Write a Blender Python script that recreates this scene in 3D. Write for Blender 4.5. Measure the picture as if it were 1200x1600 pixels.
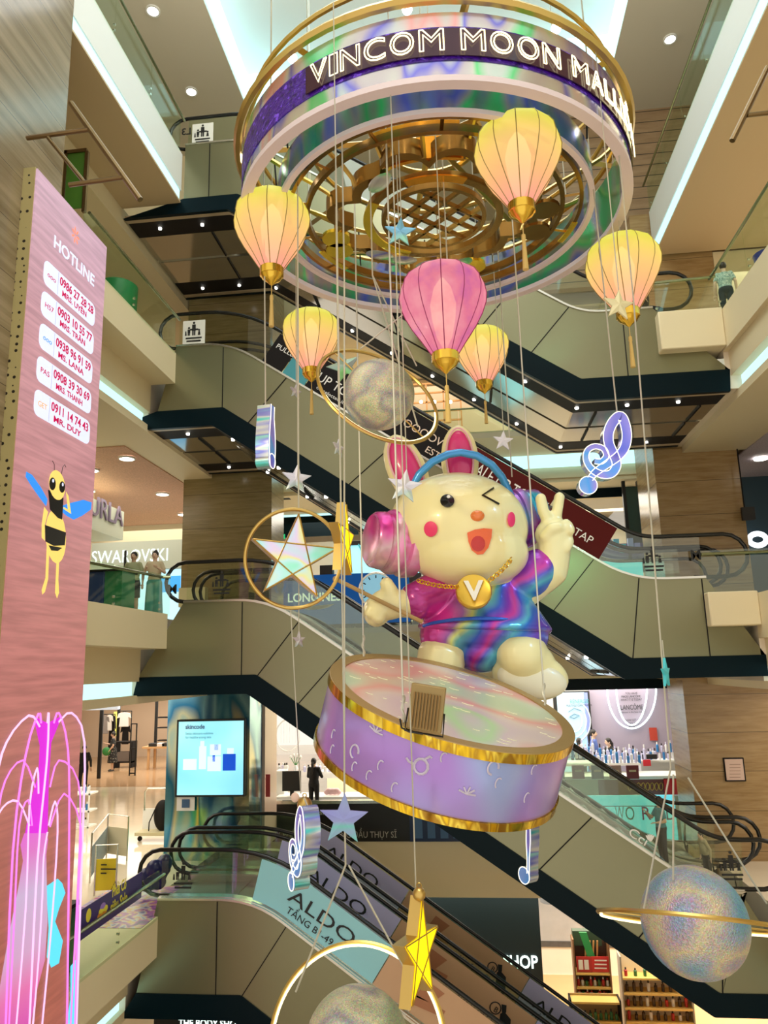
import bpy, bmesh, math, random
from mathutils import Vector, Matrix, Euler
random.seed(7)
for _o in list(bpy.data.objects): bpy.data.objects.remove(_o)
C = bpy.context.scene.collection
PI = math.pi
def V(*a): return Vector(a)

# ---------------------------------------------------------------- camera
F_PX = 1170.96
XD = V(0.9933419615645377, 0.04768442968601873, 0.10487107590101201)   # world X axis in camera space
YD = V(0.11228406082470543, -0.19712090678114955, -0.9739279428142984)
ZD = V(-0.025768916931655037, 0.9792188434028914, -0.20116266961062373)
cam_data = bpy.data.cameras.new('camera')
cam = bpy.data.objects.new('camera', cam_data)
C.objects.link(cam)
cam.matrix_world = Matrix((XD, YD, ZD)).to_4x4()
cam_data.sensor_fit = 'HORIZONTAL'
cam_data.sensor_width = 36.0
cam_data.lens = 36.0 * F_PX / 1200.0
cam_data.clip_end = 300
bpy.context.scene.camera = cam

# ---------------------------------------------------------------- light
vs = bpy.context.scene.view_settings
vs.view_transform = 'Standard'; vs.look = 'None'; vs.gamma = 1; vs.use_curve_mapping = False
vs.exposure = 0.15
world = bpy.data.worlds.new('world'); bpy.context.scene.world = world
world.use_nodes = True
bgn = world.node_tree.nodes['Background']
bgn.inputs[0].default_value = (1.0, 0.93, 0.80, 1)
bgn.inputs[1].default_value = 1.0

def area(name, loc, size, power, color=(1, .95, .85), rot=(0, 0, 0), size_y=None):
    l = bpy.data.lights.new(name, 'AREA'); l.energy = power; l.color = color
    l.shape = 'RECTANGLE'; l.size = size; l.size_y = size_y or size
    o = bpy.data.objects.new(name, l); C.objects.link(o)
    o.location = loc; o.rotation_euler = rot
    return o
# the tray light high in the atrium ceiling and the lit corridors of each level, plus added fills
area('skylight_lamp', (-0.5, 10, 18.7), 7, 900, (.93, .98, 1.0), size_y=14)
area('atrium_lamp', (0, 3, 15.0), 5, 500, (1, .93, .80), rot=(-.45, 0, 0))
for zz, pw in ((11.9, 420), (5.9, 650), (-1.0, 800), (-7.8, 900)):
    area('corridor_lamp', (0, 29.5, zz), 14, pw, (1, .93, .8), size_y=4)
for zz, pw in ((5.9, 420), (-1.0, 520)):
    area('side_lamp_and_shop_fill', (-12.5, 24, zz), 5, pw, (1, .93, .8), size_y=14)
area('side_lamp_and_shop_fill', (10.5, 18, 12.0), 4, 250, (1, .95, .85), size_y=12)
area('side_lamp_and_shop_fill', (9.5, 30.5, -7.8), 3, 420, (1, .9, .7), size_y=4)  # added fill brightening the basement shop
area('side_lamp_and_shop_fill', (-18, 43, -.8), 12, 900, (1, .93, .82), size_y=8)  # added fill brightening the clothes shop
area('bounce_fill', (-3.5, 8, 14.6), 5, 700, (1, .95, .85), rot=(PI, 0, 0), size_y=14)  # added upward fills standing in for light bounced onto the ceiling
area('bounce_fill', (4.5, 8, 14.6), 3, 500, (1, .95, .85), rot=(PI, 0, 0), size_y=14)
area('side_lamp_and_shop_fill', (10.5, 20, -1.0), 4, 300, (1, .95, .85), size_y=12)
# spots on the hung display: warm from the left, cool from the right
def spot(name, loc, target, power, color, ang=.6, rad=.25):
    l = bpy.data.lights.new(name, 'SPOT'); l.energy = power; l.color = color
    l.spot_size = ang; l.spot_blend = .6; l.shadow_soft_size = rad
    o = bpy.data.objects.new(name, l); C.objects.link(o); o.location = loc
    o.rotation_euler = (Vector(target) - Vector(loc)).to_track_quat('-Z', 'Y').to_euler()
    return o
spot('flood_warm', (-5.5, 1.0, 5.0), (0.4, 10.3, 1.2), 950, (1, .84, .45), .5)
spot('flood_cool', (6.6, 5.5, 6.0), (1.3, 10.6, .8), 1000, (.30, .65, 1.0), .42)
# added green spots imitating LED and foil reflections on the escalator cladding
spot('green_reflection_fill', (3.0, 9.0, 4.0), (2.9, 18.0, 1.4), 260, (.25, 1.0, .55), .30)
spot('green_reflection_fill', (-3.0, 9.0, 3.0), (-5.9, 18.0, .7), 260, (.35, 1.0, .25), .28)
spot('green_reflection_fill', (-3.0, 9.0, 9.0), (-5.9, 18.0, 7.7), 200, (.35, 1.0, .55), .26)
spot('green_reflection_fill', (3.0, 10.0, 9.0), (2.4, 18.0, 8.2), 160, (.30, 1.0, .70), .26)

# ---------------------------------------------------------------- pixel -> point on a plane of the place
def P(px, py, Y=None, Z=None, X=None):
    c = V(px - 600.0, -(py - 800.0), -F_PX)
    w = V(XD.dot(c), YD.dot(c), ZD.dot(c))
    k = Y / w[1] if Y is not None else (Z / w[2] if Z is not None else X / w[0])
    return w * k

# ---------------------------------------------------------------- mesh builder
class MB:
    def __init__(s): s.v = []; s.f = []; s.m = []; s.cm = 0
    def add(s, vs_, fs):
        o = len(s.v); s.v += [Vector(a) for a in vs_]
        for f in fs: s.f.append([i + o for i in f]); s.m.append(s.cm)
        return s
    def box(s, x0, x1, y0, y1, z0, z1):
        return s.add([(x0,y0,z0),(x1,y0,z0),(x1,y1,z0),(x0,y1,z0),(x0,y0,z1),(x1,y0,z1),(x1,y1,z1),(x0,y1,z1)],
              [(0,3,2,1),(4,5,6,7),(0,1,5,4),(1,2,6,5),(2,3,7,6),(3,0,4,7)])
    def obox(s, c, ax, ay, az):
        c = Vector(c); ax = Vector(ax); ay = Vector(ay); az = Vector(az)
        vs_ = [c + a*ax + b*ay + d*az for d in (-.5,.5) for (a,b) in ((-.5,-.5),(.5,-.5),(.5,.5),(-.5,.5))]
        return s.add(vs_, [(0,3,2,1),(4,5,6,7),(0,1,5,4),(1,2,6,5),(2,3,7,6),(3,0,4,7)])
    def prism(s, pts, vec):
        n = len(pts); vec = Vector(vec); pts = [Vector(p) for p in pts]
        return s.add(pts + [p + vec for p in pts], [list(range(n))[::-1], list(range(n, 2*n))] + [(i,(i+1)%n,(i+1)%n+n,i+n) for i in range(n)])
    def strip(s, A, B, vec):
        # solid between polyline A and polyline B (same count), thickness vec
        n = len(A); vec = Vector(vec); A = [Vector(a) for a in A]; B = [Vector(a) for a in B]
        vv = A + B + [a+vec for a in A] + [b+vec for b in B]; f = []
        for i in range(n-1):
            f += [(i,i+1,n+i+1,n+i), (2*n+i,3*n+i,3*n+i+1,2*n+i+1), (i,2*n+i,2*n+i+1,i+1), (n+i,n+i+1,3*n+i+1,3*n+i)]
        f += [(0,n,3*n,2*n), (n-1,3*n-1,4*n-1,2*n-1)]
        return s.add(vv, f)
    def tube(s, path, r, n=8, closed=False, rz=None):
        path = [Vector(p) for p in path]; N = len(path); rings = []
        prev = None
        for i, p in enumerate(path):
            if closed: t = path[(i+1)%N] - path[i-1]
            else: t = path[min(i+1,N-1)] - path[max(i-1,0)]
            t.normalize()
            if prev is None:
                a = V(0,0,1) if abs(t.z) < .9 else V(1,0,0)
                u = t.cross(a).normalized()
            else:
                u = prev - t * prev.dot(t)
                if u.length < 1e-6: u = t.cross(V(0,0,1))
                u.normalize()
            prev = u; w = t.cross(u); rr = r[i] if isinstance(r, (list, tuple)) else r
            rings.append([p + (u*math.cos(2*PI*k/n) + w*math.sin(2*PI*k/n)) * rr for k in range(n)])
        o = [q for g in rings for q in g]; f = []
        for i in range(N if closed else N-1):
            a = i*n; b = ((i+1)%N)*n
            for k in range(n): f.append((a+k, a+(k+1)%n, b+(k+1)%n, b+k))
        if not closed: f += [list(range(n))[::-1], [(N-1)*n+k for k in range(n)]]
        return s.add(o, f)
    def lathe(s, prof, M=None, n=24, seg=None, caps=True):
        M = M or Matrix(); o = []; f = []
        for (r, z) in prof:
            for k in range(n):
                a = 2*PI*k/n; o.append(M @ V(r*math.cos(a), r*math.sin(a), z))
        for i in range(len(prof)-1):
            for k in range(n): f.append((i*n+k, i*n+(k+1)%n, (i+1)*n+(k+1)%n, (i+1)*n+k))
        if caps and prof[0][0] > 1e-6: f.append(list(range(n))[::-1])
        if caps and prof[-1][0] > 1e-6: f.append([(len(prof)-1)*n+k for k in range(n)])
        return s.add(o, f)
    def ell(s, c, r, M=None, nu=20, nv=12):
        c = Vector(c); M = M or Matrix.Identity(3)
        if not hasattr(r, '__len__'): r = (r, r, r)
        o = []; f = []
        for j in range(nv+1):
            t = PI*j/nv - PI/2
            for i in range(nu):
                a = 2*PI*i/nu
                o.append(c + M @ V(r[0]*math.cos(t)*math.cos(a), r[1]*math.cos(t)*math.sin(a), r[2]*math.sin(t)))
        for j in range(nv):
            for i in range(nu): f.append((j*nu+i, j*nu+(i+1)%nu, (j+1)*nu+(i+1)%nu, (j+1)*nu+i))
        return s.add(o, f)
    def mat(s, i): s.cm = i; return s

def obj(name, mb, mat, parent=None, label=None, cat=None, group=None, kind=None, smooth=35, local=False, bevel=0, merge=True):
    me = bpy.data.meshes.new(name)
    off = Vector((0,0,0))
    if parent is not None and not local:
        p = parent
        while p is not None: off += p.location; p = p.parent
    me.from_pydata([tuple(v - off) for v in mb.v], [], mb.f)
    mats = mat if isinstance(mat, (list, tuple)) else [mat]
    for m_ in mats: me.materials.append(m_)
    if len(mats) > 1:
        for p_, i_ in zip(me.polygons, mb.m): p_.material_index = i_
    bm = bmesh.new(); bm.from_mesh(me)
    if merge: bmesh.ops.remove_doubles(bm, verts=bm.verts, dist=1e-5)
    bmesh.ops.recalc_face_normals(bm, faces=bm.faces)
    bm.to_mesh(me); bm.free()
    if smooth:
        me.polygons.foreach_set('use_smooth', [True]*len(me.polygons))
        me.set_sharp_from_angle(angle=math.radians(smooth))
    o = bpy.data.objects.new(name, me); C.objects.link(o)
    if parent is not None: o.parent = parent
    if bevel:
        b = o.modifiers.new('bevel', 'BEVEL'); b.width = bevel; b.segments = 2; b.limit_method = 'ANGLE'
    tag(o, label, cat, group, kind)
    return o
def tag(o, label=None, cat=None, group=None, kind=None):
    if label: o['label'] = label
    if cat: o['category'] = cat
    if group: o['group'] = group
    if kind: o['kind'] = kind
    return o
def thing(name, label, cat, loc=(0,0,0), group=None, rot=None):
    o = bpy.data.objects.new(name, None); C.objects.link(o); o.location = loc; o.empty_display_size = .1
    if rot: o.rotation_euler = rot
    return tag(o, label, cat, group)
def struct(name, mb, mat, label=None, **k):
    return obj(name, mb, mat, kind='structure', label=label, **k)
def copy_tree(o, parent=None):
    c = o.copy(); C.objects.link(c); c.parent = parent
    for ch in [q for q in bpy.data.objects if q.parent == o]: copy_tree(ch, c)
    return c
def text(name, s, org, xd, yd, size, mat, parent=None, extrude=.01, width=None, align='LEFT', bold=0, **k):
    """lettering as a mesh: baseline origin org, unit directions xd, yd, letter height size"""
    cu = bpy.data.curves.new('t', 'FONT'); cu.body = s; cu.size = 1; cu.extrude = 0; cu.offset = bold; cu.resolution_u = 3
    t = bpy.data.objects.new('t', cu); C.objects.link(t)
    me = bpy.data.meshes.new_from_object(t)
    bpy.data.objects.remove(t); bpy.data.curves.remove(cu)
    xs = [v.co.x for v in me.vertices]; x0, x1 = min(xs), max(xs)
    sy = size / .73; sx = sy if width is None else width / (x1 - x0)
    xd = Vector(xd).normalized(); yd = Vector(yd).normalized(); nd = xd.cross(yd)
    org = Vector(org); sh = {'LEFT': x0, 'CENTER': (x0+x1)/2, 'RIGHT': x1}[align]
    mb = MB()
    vv = [org + xd*((v.co.x - sh)*sx) + yd*(v.co.y*sy) for v in me.vertices]
    mb.add(vv, [list(p.vertices) for p in me.polygons])
    if extrude:
        n = len(vv); mb.v = mb.v + [v + nd*extrude for v in vv]
        F = list(mb.f); mb.f = mb.f + [[i+n for i in f] for f in F]
        cnt = {}
        for f in F:
            for i in range(len(f)):
                a, b = f[i], f[(i+1) % len(f)]
                if (b, a) in cnt: del cnt[(b, a)]
                else: cnt[(a, b)] = 1
        mb.f += [[a, b, b+n, a+n] for (a, b) in cnt]
        mb.m = [0]*len(mb.f)
    bpy.data.meshes.remove(me)
    return obj(name, mb, mat, parent, smooth=0, **k)

# ---------------------------------------------------------------- materials
def nmat(name):
    m = bpy.data.materials.new(name); m.use_nodes = True
    nt = m.node_tree; return m, nt, nt.nodes['Principled BSDF']
def mat(name, col, rough=.5, metal=0, emit=None, es=1.0, coat=0, film=0, noise=0, nscale=4, spec=None, bump=0, trans=0):
    m, nt, b = nmat(name)
    b.inputs['Base Color'].default_value = (*col, 1); b.inputs['Roughness'].default_value = rough
    b.inputs['Metallic'].default_value = metal
    if spec is not None: b.inputs['Specular IOR Level'].default_value = spec
    if coat: b.inputs['Coat Weight'].default_value = coat; b.inputs['Coat Roughness'].default_value = .08
    if film: b.inputs['Thin Film Thickness'].default_value = film; b.inputs['Thin Film IOR'].default_value = 1.6
    if emit: b.inputs['Emission Color'].default_value = (*emit, 1); b.inputs['Emission Strength'].default_value = es
    if trans: b.inputs['Transmission Weight'].default_value = trans
    if noise or bump:
        tc = nt.nodes.new('ShaderNodeTexCoord'); n = nt.nodes.new('ShaderNodeTexNoise'); n.inputs['Scale'].default_value = nscale
        n.inputs['Detail'].default_value = 5
        nt.links.new(tc.outputs['Object'], n.inputs['Vector'])
        if noise:
            mx = nt.nodes.new('ShaderNodeMix'); mx.data_type = 'RGBA'
            mx.inputs[6].default_value = (*[c*(1-noise) for c in col], 1); mx.inputs[7].default_value = (*[min(1, c*(1+noise)) for c in col], 1)
            nt.links.new(n.outputs['Fac'], mx.inputs[0]); nt.links.new(mx.outputs[2], b.inputs['Base Color'])
        if bump:
            bp = nt.nodes.new('ShaderNodeBump'); bp.inputs['Strength'].default_value = bump
            nt.links.new(n.outputs['Fac'], bp.inputs['Height']); nt.links.new(bp.outputs[0], b.inputs['Normal'])
    return m
def ramp(nt, stops, interp='LINEAR'):
    r = nt.nodes.new('ShaderNodeValToRGB'); cr = r.color_ramp; cr.interpolation = interp
    while len(cr.elements) < len(stops): cr.elements.new(.5)
    for e, (p, c) in zip(cr.elements, stops): e.position = p; e.color = (*c, 1)
    return r
def holo(name, stops, scale=(1,1,1), nscale=1.2, rough=.18, metal=.75, dist=1.0, emit=0, film=450, detail=1.5, sparkle=0):
    """soft rainbow clouds in the base colour, painting the sheen of foils"""
    m, nt, b = nmat(name)
    tc = nt.nodes.new('ShaderNodeTexCoord'); mp = nt.nodes.new('ShaderNodeMapping'); mp.inputs['Scale'].default_value = scale
    n = nt.nodes.new('ShaderNodeTexNoise'); n.inputs['Scale'].default_value = nscale; n.inputs['Detail'].default_value = detail; n.inputs['Distortion'].default_value = dist
    nt.links.new(tc.outputs['Object'], mp.inputs[0]); nt.links.new(mp.outputs[0], n.inputs['Vector'])
    r = ramp(nt, stops); nt.links.new(n.outputs['Fac'], r.inputs[0]); nt.links.new(r.outputs[0], b.inputs['Base Color'])
    b.inputs['Roughness'].default_value = rough; b.inputs['Metallic'].default_value = metal
    if film: b.inputs['Thin Film Thickness'].default_value = film; b.inputs['Thin Film IOR'].default_value = 1.5
    if sparkle:
        n2 = nt.nodes.new('ShaderNodeTexNoise'); n2.inputs['Scale'].default_value = sparkle; n2.inputs['Detail'].default_value = 2
        nt.links.new(tc.outputs['Object'], n2.inputs['Vector'])
        bp = nt.nodes.new('ShaderNodeBump'); bp.inputs['Strength'].default_value = .6; bp.inputs['Distance'].default_value = .02
        nt.links.new(n2.outputs['Fac'], bp.inputs['Height']); nt.links.new(bp.outputs[0], b.inputs['Normal'])
    if emit: nt.links.new(r.outputs[0], b.inputs['Emission Color']); b.inputs['Emission Strength'].default_value = emit
    return m
def glow(name, col, s): return mat(name, tuple(min(1, c*.6) for c in col), .6, 0, col, s)
def glass(name, tint, fac=.08, rough=.02, refl=(1,1,1)):
    m = bpy.data.materials.new(name); m.use_nodes = True; nt = m.node_tree; nt.nodes.clear()
    out = nt.nodes.new('ShaderNodeOutputMaterial'); tr = nt.nodes.new('ShaderNodeBsdfTransparent'); tr.inputs[0].default_value = (*tint, 1)
    gl = nt.nodes.new('ShaderNodeBsdfGlossy'); gl.inputs['Roughness'].default_value = rough; gl.inputs['Color'].default_value = (*refl, 1)
    mx = nt.nodes.new('ShaderNodeMixShader'); mx.inputs[0].default_value = fac
    nt.links.new(tr.outputs[0], mx.inputs[1]); nt.links.new(gl.outputs[0], mx.inputs[2]); nt.links.new(mx.outputs[0], out.inputs[0])
    return m
def stone(name, c1, c2, seam_z=1.05, seam_y=0, rough=.22, ax='X', grain=(1.5,1.5,14), seamc=(.05,.035,.02), off=0, seamw=.012, vert=0):
    """polished stone cladding with a horizontal grain and dark joints"""
    m, nt, b = nmat(name)
    tc = nt.nodes.new('ShaderNodeTexCoord'); mp = nt.nodes.new('ShaderNodeMapping'); mp.inputs['Scale'].default_value = grain
    n = nt.nodes.new('ShaderNodeTexNoise'); n.inputs['Scale'].default_value = .8; n.inputs['Detail'].default_value = 6; n.inputs['Roughness'].default_value = .6
    nt.links.new(tc.outputs['Object'], mp.inputs[0]); nt.links.new(mp.outputs[0], n.inputs['Vector'])
    r = ramp(nt, [(.3, c1), (.7, c2)]); nt.links.new(n.outputs['Fac'], r.inputs[0])
    sp = nt.nodes.new('ShaderNodeSeparateXYZ'); nt.links.new(tc.outputs['Object'], sp.inputs[0])
    def seam(axis, period, offset=0):
        d = nt.nodes.new('ShaderNodeMath'); d.operation = 'ADD'; d.inputs[1].default_value = 200*period + offset; nt.links.new(sp.outputs[axis], d.inputs[0])
        q = nt.nodes.new('ShaderNodeMath'); q.operation = 'MODULO'; q.inputs[1].default_value = period; nt.links.new(d.outputs[0], q.inputs[0])
        l = nt.nodes.new('ShaderNodeMath'); l.operation = 'LESS_THAN'; l.inputs[1].default_value = seamw; nt.links.new(q.outputs[0], l.inputs[0])
        return l.outputs[0]
    cur = r.outputs[0]
    lst = [(2, seam_z, off)] + ([(1 if ax == 'X' else 0, seam_y, vert)] if seam_y else [])
    for a, p_, o_ in lst:
        mx = nt.nodes.new('ShaderNodeMix'); mx.data_type = 'RGBA'; mx.inputs[7].default_value = (*seamc, 1)
        nt.links.new(seam(a, p_, o_), mx.inputs[0]); nt.links.new(cur, mx.inputs[6]); cur = mx.outputs[2]
    nt.links.new(cur, b.inputs['Base Color']); b.inputs['Roughness'].default_value = rough
    return m

CREAM = mat('cream_plaster', (.82, .70, .46), .6)
WHITE = mat('white_plaster', (.80, .80, .76), .55)
TAN = mat('tan_soffit', (.62, .47, .28), .55)
CEILM = mat('beige_ceiling', (.62, .56, .44), .7)
TILEC = mat('speckled_ceiling', (.62, .36, .24), .7, noise=.5, nscale=30)
CHAMP = mat('champagne_metal', (.26, .25, .15), .28, .7, noise=.05, nscale=.6)  # base colour leans green, standing in for LED reflections
BLACKM = mat('black_gloss', (.0015, .009, .013), .35, 0, spec=.10)
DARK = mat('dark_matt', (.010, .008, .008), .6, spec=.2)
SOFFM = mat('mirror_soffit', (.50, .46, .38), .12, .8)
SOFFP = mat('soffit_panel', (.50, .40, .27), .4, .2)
STEEL = mat('brushed_steel', (.70, .68, .62), .22, .95)
STEPM = mat('step_metal', (.22, .22, .21), .4, .8)
RUBBER = mat('black_rubber', (.006, .006, .006), .25)
COVE = glow('cove_light', (.50, .86, .90), 1.15)
WARML = glow('warm_lamp', (1, .96, .85), 9)
COOLL = glow('cool_lamp', (.85, .97, 1), 9)
GLASS = glass('green_glass', (.88, .96, .88), .05)
GLASSD = glass('tinted_glass', (.95, .98, .93), .04)
RAILM = mat('green_rail', (.30, .33, .20), .25, .9)
BRONZE = mat('bronze_rod', (.20, .13, .06), .3, .8)
COLST = stone('olive_stone', (.22, .165, .07), (.32, .25, .12), 1.12)
COLST2 = stone('brown_stone', (.29, .175, .07), (.43, .29, .135), 1.05)
NEARST = stone('near_stone', (.17, .12, .06), (.34, .26, .16), .95, 0, .16, grain=(2, .35, 7), off=.1)
WOODP = stone('wood_panel', (.26, .16, .08), (.38, .25, .14), .42, 0, .5, grain=(1, 1, 6), seamw=.03)
FLOORM = mat('polished_floor', (.80, .70, .55), .10, 0, noise=.12, nscale=1.2)
BLK = mat('black_paint', (.01, .01, .01), .5)
WHT = mat('white_paint', (.85, .85, .83), .5)
GREYW = mat('grey_white', (.72, .72, .74), .5)
GOLD = mat('polished_gold', (.85, .55, .08), .18, 1.0)
GOLDB = mat('brass', (.62, .42, .13), .28, .95)
# ================================================================ the building
ZF = dict(L3=14.3, L2=8.3, M=1.4, G=-5.5, B1=-12.2)
ZC = dict(L3=19.0, L2=12.4, M=6.2, G=-.62, B1=-7.5)
XL, XR, YB = -7.4, 6.5, 26.5
# floors of each level: left wing, back wing, right wing
def slab(name, x0, x1, y0, y1, z0, z1, m, label): return struct(name, MB().box(x0, x1, y0, y1, z0, z1), m, label)
names = ['L3', 'L2', 'M', 'G']
word = dict(L3='top', L2='third', M='middle', G='lower')
for nme in names:
    zf = ZF[nme]; top = nme == 'L3'
    # left wing
    if top:
        slab('trim_1', -22, XL, -1, 18, zf-1.15, zf, WHITE, 'white edge of the top left gallery')
        struct('trim_2', MB().box(XL-.22, XL-.03, -1, 17.95, zf-1.48, zf-1.15), COVE, 'glowing blue strip under the top left gallery edge')
        slab('ceiling', -22, XL-.0, -1, 18, zf-1.54, zf-1.48, TAN, 'tan soffit under the top left gallery')
        slab('trim_3', -22, -9.1, -1, 30, 12.2, 12.8, CREAM, 'cream bulkhead under the top left gallery')
        slab('trim_1', XR, 22, -1, 22.9, zf-1.15, zf, WHITE, 'white edge of the top right gallery')
        struct('trim_2', MB().box(XR+.03, XR+.22, -1, 22.85, zf-1.5, zf-1.15), COVE, 'glowing blue strip under the top right gallery edge')
        slab('ceiling', XR+.04, 22, -1, 22.9, zf-1.55, zf-1.45, TAN, 'tan soffit under the top right gallery')
    else:
        m_ = CREAM
        slab('trim_1', -30, XL, -1, 18.0, zf-.85, zf, m_, 'cream edge of the %s left gallery' % word[nme])
        slab('trim_4', -30, XL-.66, -1, 18.0, zf-1.62, zf-.85, m_, 'recessed cream band of the %s left gallery' % word[nme])
        struct('trim_2', MB().box(-30, XL-.85, -1, 18.0, zf-1.95, zf-1.62), COVE, 'glowing strip under the %s left gallery' % word[nme])
        slab('ceiling', -30, XL-.7, -1, 40, zf-2.15, zf-1.95, CREAM, 'cream ceiling edge under the %s left gallery' % word[nme])
        slab('floor', -40, XL-.7, 18.0, 56, zf-1.95, zf, FLOORM, 'floor of the %s left wing' % word[nme])
        # right wing
        slab('trim_1', XR, 30, -1, 18.0, zf-1.0, zf, m_, 'cream edge of the %s right gallery' % word[nme])
        slab('trim_4', XR+.12, 30, -1, 18.0, zf-1.62, zf-1.0, m_, 'recessed cream band of the %s right gallery' % word[nme])
        struct('trim_2', MB().box(XR+.35, 30, -1, 18.0, zf-1.95, zf-1.62), COVE, 'glowing strip under the %s right gallery' % word[nme])
        slab('ceiling', XR+.25, 30, -1, 23, zf-2.15, zf-1.95, CREAM, 'cream ceiling edge under the %s right gallery' % word[nme])
        slab('floor', XR, 30, 18.0, 56, zf-1.95, zf, FLOORM, 'floor of the %s right wing' % word[nme])
        if nme != 'G': struct('trim_5', MB().box(4.98 if nme == 'L2' else 5.41, XR, 17.7, 18.6, zf-.95 if nme == 'L2' else zf-.72, zf+.05), CREAM, 'cream box end of the %s right landing' % word[nme], bevel=.03)
    # back wing
    if not top:
        slab('floor', XL-.7, XR, YB, 56, zf-.25, zf, FLOORM, 'floor of the %s back wing' % word[nme])
        slab('wall_back', XL-.7, XR, YB, YB+.4, zf-1.25, zf-.25, CREAM, 'cream edge band of the %s back wing' % word[nme])
        slab('trim_4', XL-.7, XR, YB+.15, YB+.55, zf-1.85, zf-1.25, CREAM, 'recessed band of the %s back wing' % word[nme])
        if nme == 'L2':
            struct('trim_2', MB().box(XL+.7, XR, YB-.12, YB-.02, zf-1.5, zf-1.05), COVE, 'glowing strip on the third level back edge')
        slab('ceiling', XL-.7, XR, YB+.2, 56, zf-2.0, zf-1.85, CREAM, 'cream ceiling behind the %s back edge' % word[nme])
    else:
        slab('floor', -22, 22, 25.5, 40, zf-2, zf, CREAM, 'floor of the top back wing')
        slab('wall_back', -22, 22, 25.3, 25.5, zf-1.9, zf+.0, CREAM, 'cream edge of the top back wing')
slab('floor', -22, 30, -1, 56, ZF['B1']-.3, ZF['B1'], FLOORM, 'basement floor')
# ceiling of the atrium with its lit tray
tl = P(385, 168, Z=19); tr = P(955, 112, Z=19); tl2 = P(313, 0, Z=19); tr2 = P(985, 0, Z=19)
TX0, TX1, TY = tl.x, tr.x, (tl.y + tr.y)/2
slab('ceiling', -22, TX0, -1, 40, 19.0, 19.2, CEILM, 'beige ceiling left of the lit tray')
slab('ceiling', TX1, 22, -1, 40, 19.0, 19.2, CEILM, 'beige ceiling right of the lit tray')
slab('ceiling', TX0, TX1, TY, 40, 19.0, 19.2, CEILM, 'beige ceiling behind the lit tray')
TRAYM = mat('tray_plaster', (.80, .86, .84), .6)
struct('ceiling', MB().box(TX0-1, TX1+1, -1, TY+1, 20.4, 20.6), TRAYM, 'pale raised tray of the atrium ceiling')
for (a, b, c_, d, l) in ((TX0-.05, TX0, -1, TY, 'left'), (TX1, TX1+.05, -1, TY, 'right'), (TX0, TX1, TY, TY+.05, 'far')):
    struct('trim_6', MB().box(a, b, c_, d, 19.05, 20.4), glow('tray_glow', (.55, .90, .95), 1.5), 'blue lit %s side of the ceiling tray' % l)
# walls
slab('wall_back', 2.5, 22, 24.0, 24.3, ZF['L3']-1.9, 19, WOODP, 'wood panelled wall behind the top right gallery')
slab('wall_back', -22, -9.2, 24.0, 24.3, ZF['L3'], 19, CREAM, 'cream wall behind the top left gallery')
slab('wall_back', -9.2, 2.5, 30, 30.3, ZF['L3'], 19, CREAM, 'cream wall far behind the top level')
slab('wall_left', -36.2, -36, -1, 56, -13, 19, CREAM, 'cream wall far on the left')
slab('wall_right', 21, 21.2, -1, 56, -13, 19, CREAM, 'cream wall far on the right')
# stone columns either side of the escalators
struct('column', MB().box(-9.05, -6.1, 23.0, 24.6, 6.2, 14.3), COLST, 'olive stone column rising through the upper left levels')
struct('column', MB().box(-9.05, -6.1, 23.0, 24.6, -.62, 6.2), COLST, 'olive stone column behind the middle left landing')
struct('column', MB().box(5.88, 8.35, 23.0, 25.4, 6.2, 14.3), COLST2, 'brown stone column of the upper right level')
struct('column', MB().box(5.88, 8.35, 23.0, 25.4, -.62, 6.2), COLST2, 'brown stone column behind the middle right landing')
struct('column', MB().box(6.05, 9.6, 23.0, 24.8, -7.5, -.62), COLST2, 'brown stone column beside the beauty counter')
MIRR = holo('painted_mirror', [(.3, (.03, .14, .35)), (.42, (.25, .55, .70)), (.5, (.03, .20, .38)), (.56, (.55, .55, .35)), (.62, (.08, .40, .50)), (.72, (.04, .55, .15))], (1, 1, .35), .8, .12, .85, .5, film=0)  # mirrored surroundings painted in as coloured clouds
struct('column', MB().box(-9.35, -6.75, 23.0, 24.4, -7.5, -.62), MIRR, 'mirror clad column carrying the bright blue screen')
struct('column', MB().box(-7.35, -6.68, 24.5, 26.0, -5.5, -.62), mat('pink_stone', (.66, .50, .40), .3), 'pink stone pillar beside the mirror clad column')

# near left column, perforated brass panel and big screen
X0 = -7.1
a = P(58, 262, X=X0); b = P(167, 372, X=X0); SY0, SY1 = a.y, b.y; SZT = a.z
struct('column', MB().box(-12, X0-.25, 9.0, P(112, 60, X=X0-.25).y, -13, 19), NEARST, 'tall striped stone column at the left edge')
# ================================================================ escalators
STEEP = .685
def prof(zl, zr, xl, xr, xa, xb, rnd=.55, n=6):
    """side outline of an escalator: level on the left, down a slope, level on the right"""
    pts = [(xl, zl)]
    def corner(px, pz, d0, d1):
        p0 = (px - d0[0]*rnd, pz - d0[1]*rnd); p2 = (px + d1[0]*rnd, pz + d1[1]*rnd); o = []
        for i in range(n+1):
            t = i/n; o.append(((1-t)**2*p0[0]+2*t*(1-t)*px+t*t*p2[0], (1-t)**2*p0[1]+2*t*(1-t)*pz+t*t*p2[1]))
        return o
    L = math.hypot(xb-xa, zr-zl); sl = ((xb-xa)/L, (zr-zl)/L)
    pts += corner(xa, zl, (1, 0), sl)
    c2 = corner(xb, zr, sl, (1, 0))
    # equal spacing on the slope
    a, b = pts[-1], c2[0]
    for i in range(1, 12): t = i/12; pts.append((a[0]+(b[0]-a[0])*t, a[1]+(b[1]-a[1])*t))
    pts += c2 + [(xr, zr)]
    return pts
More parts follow.
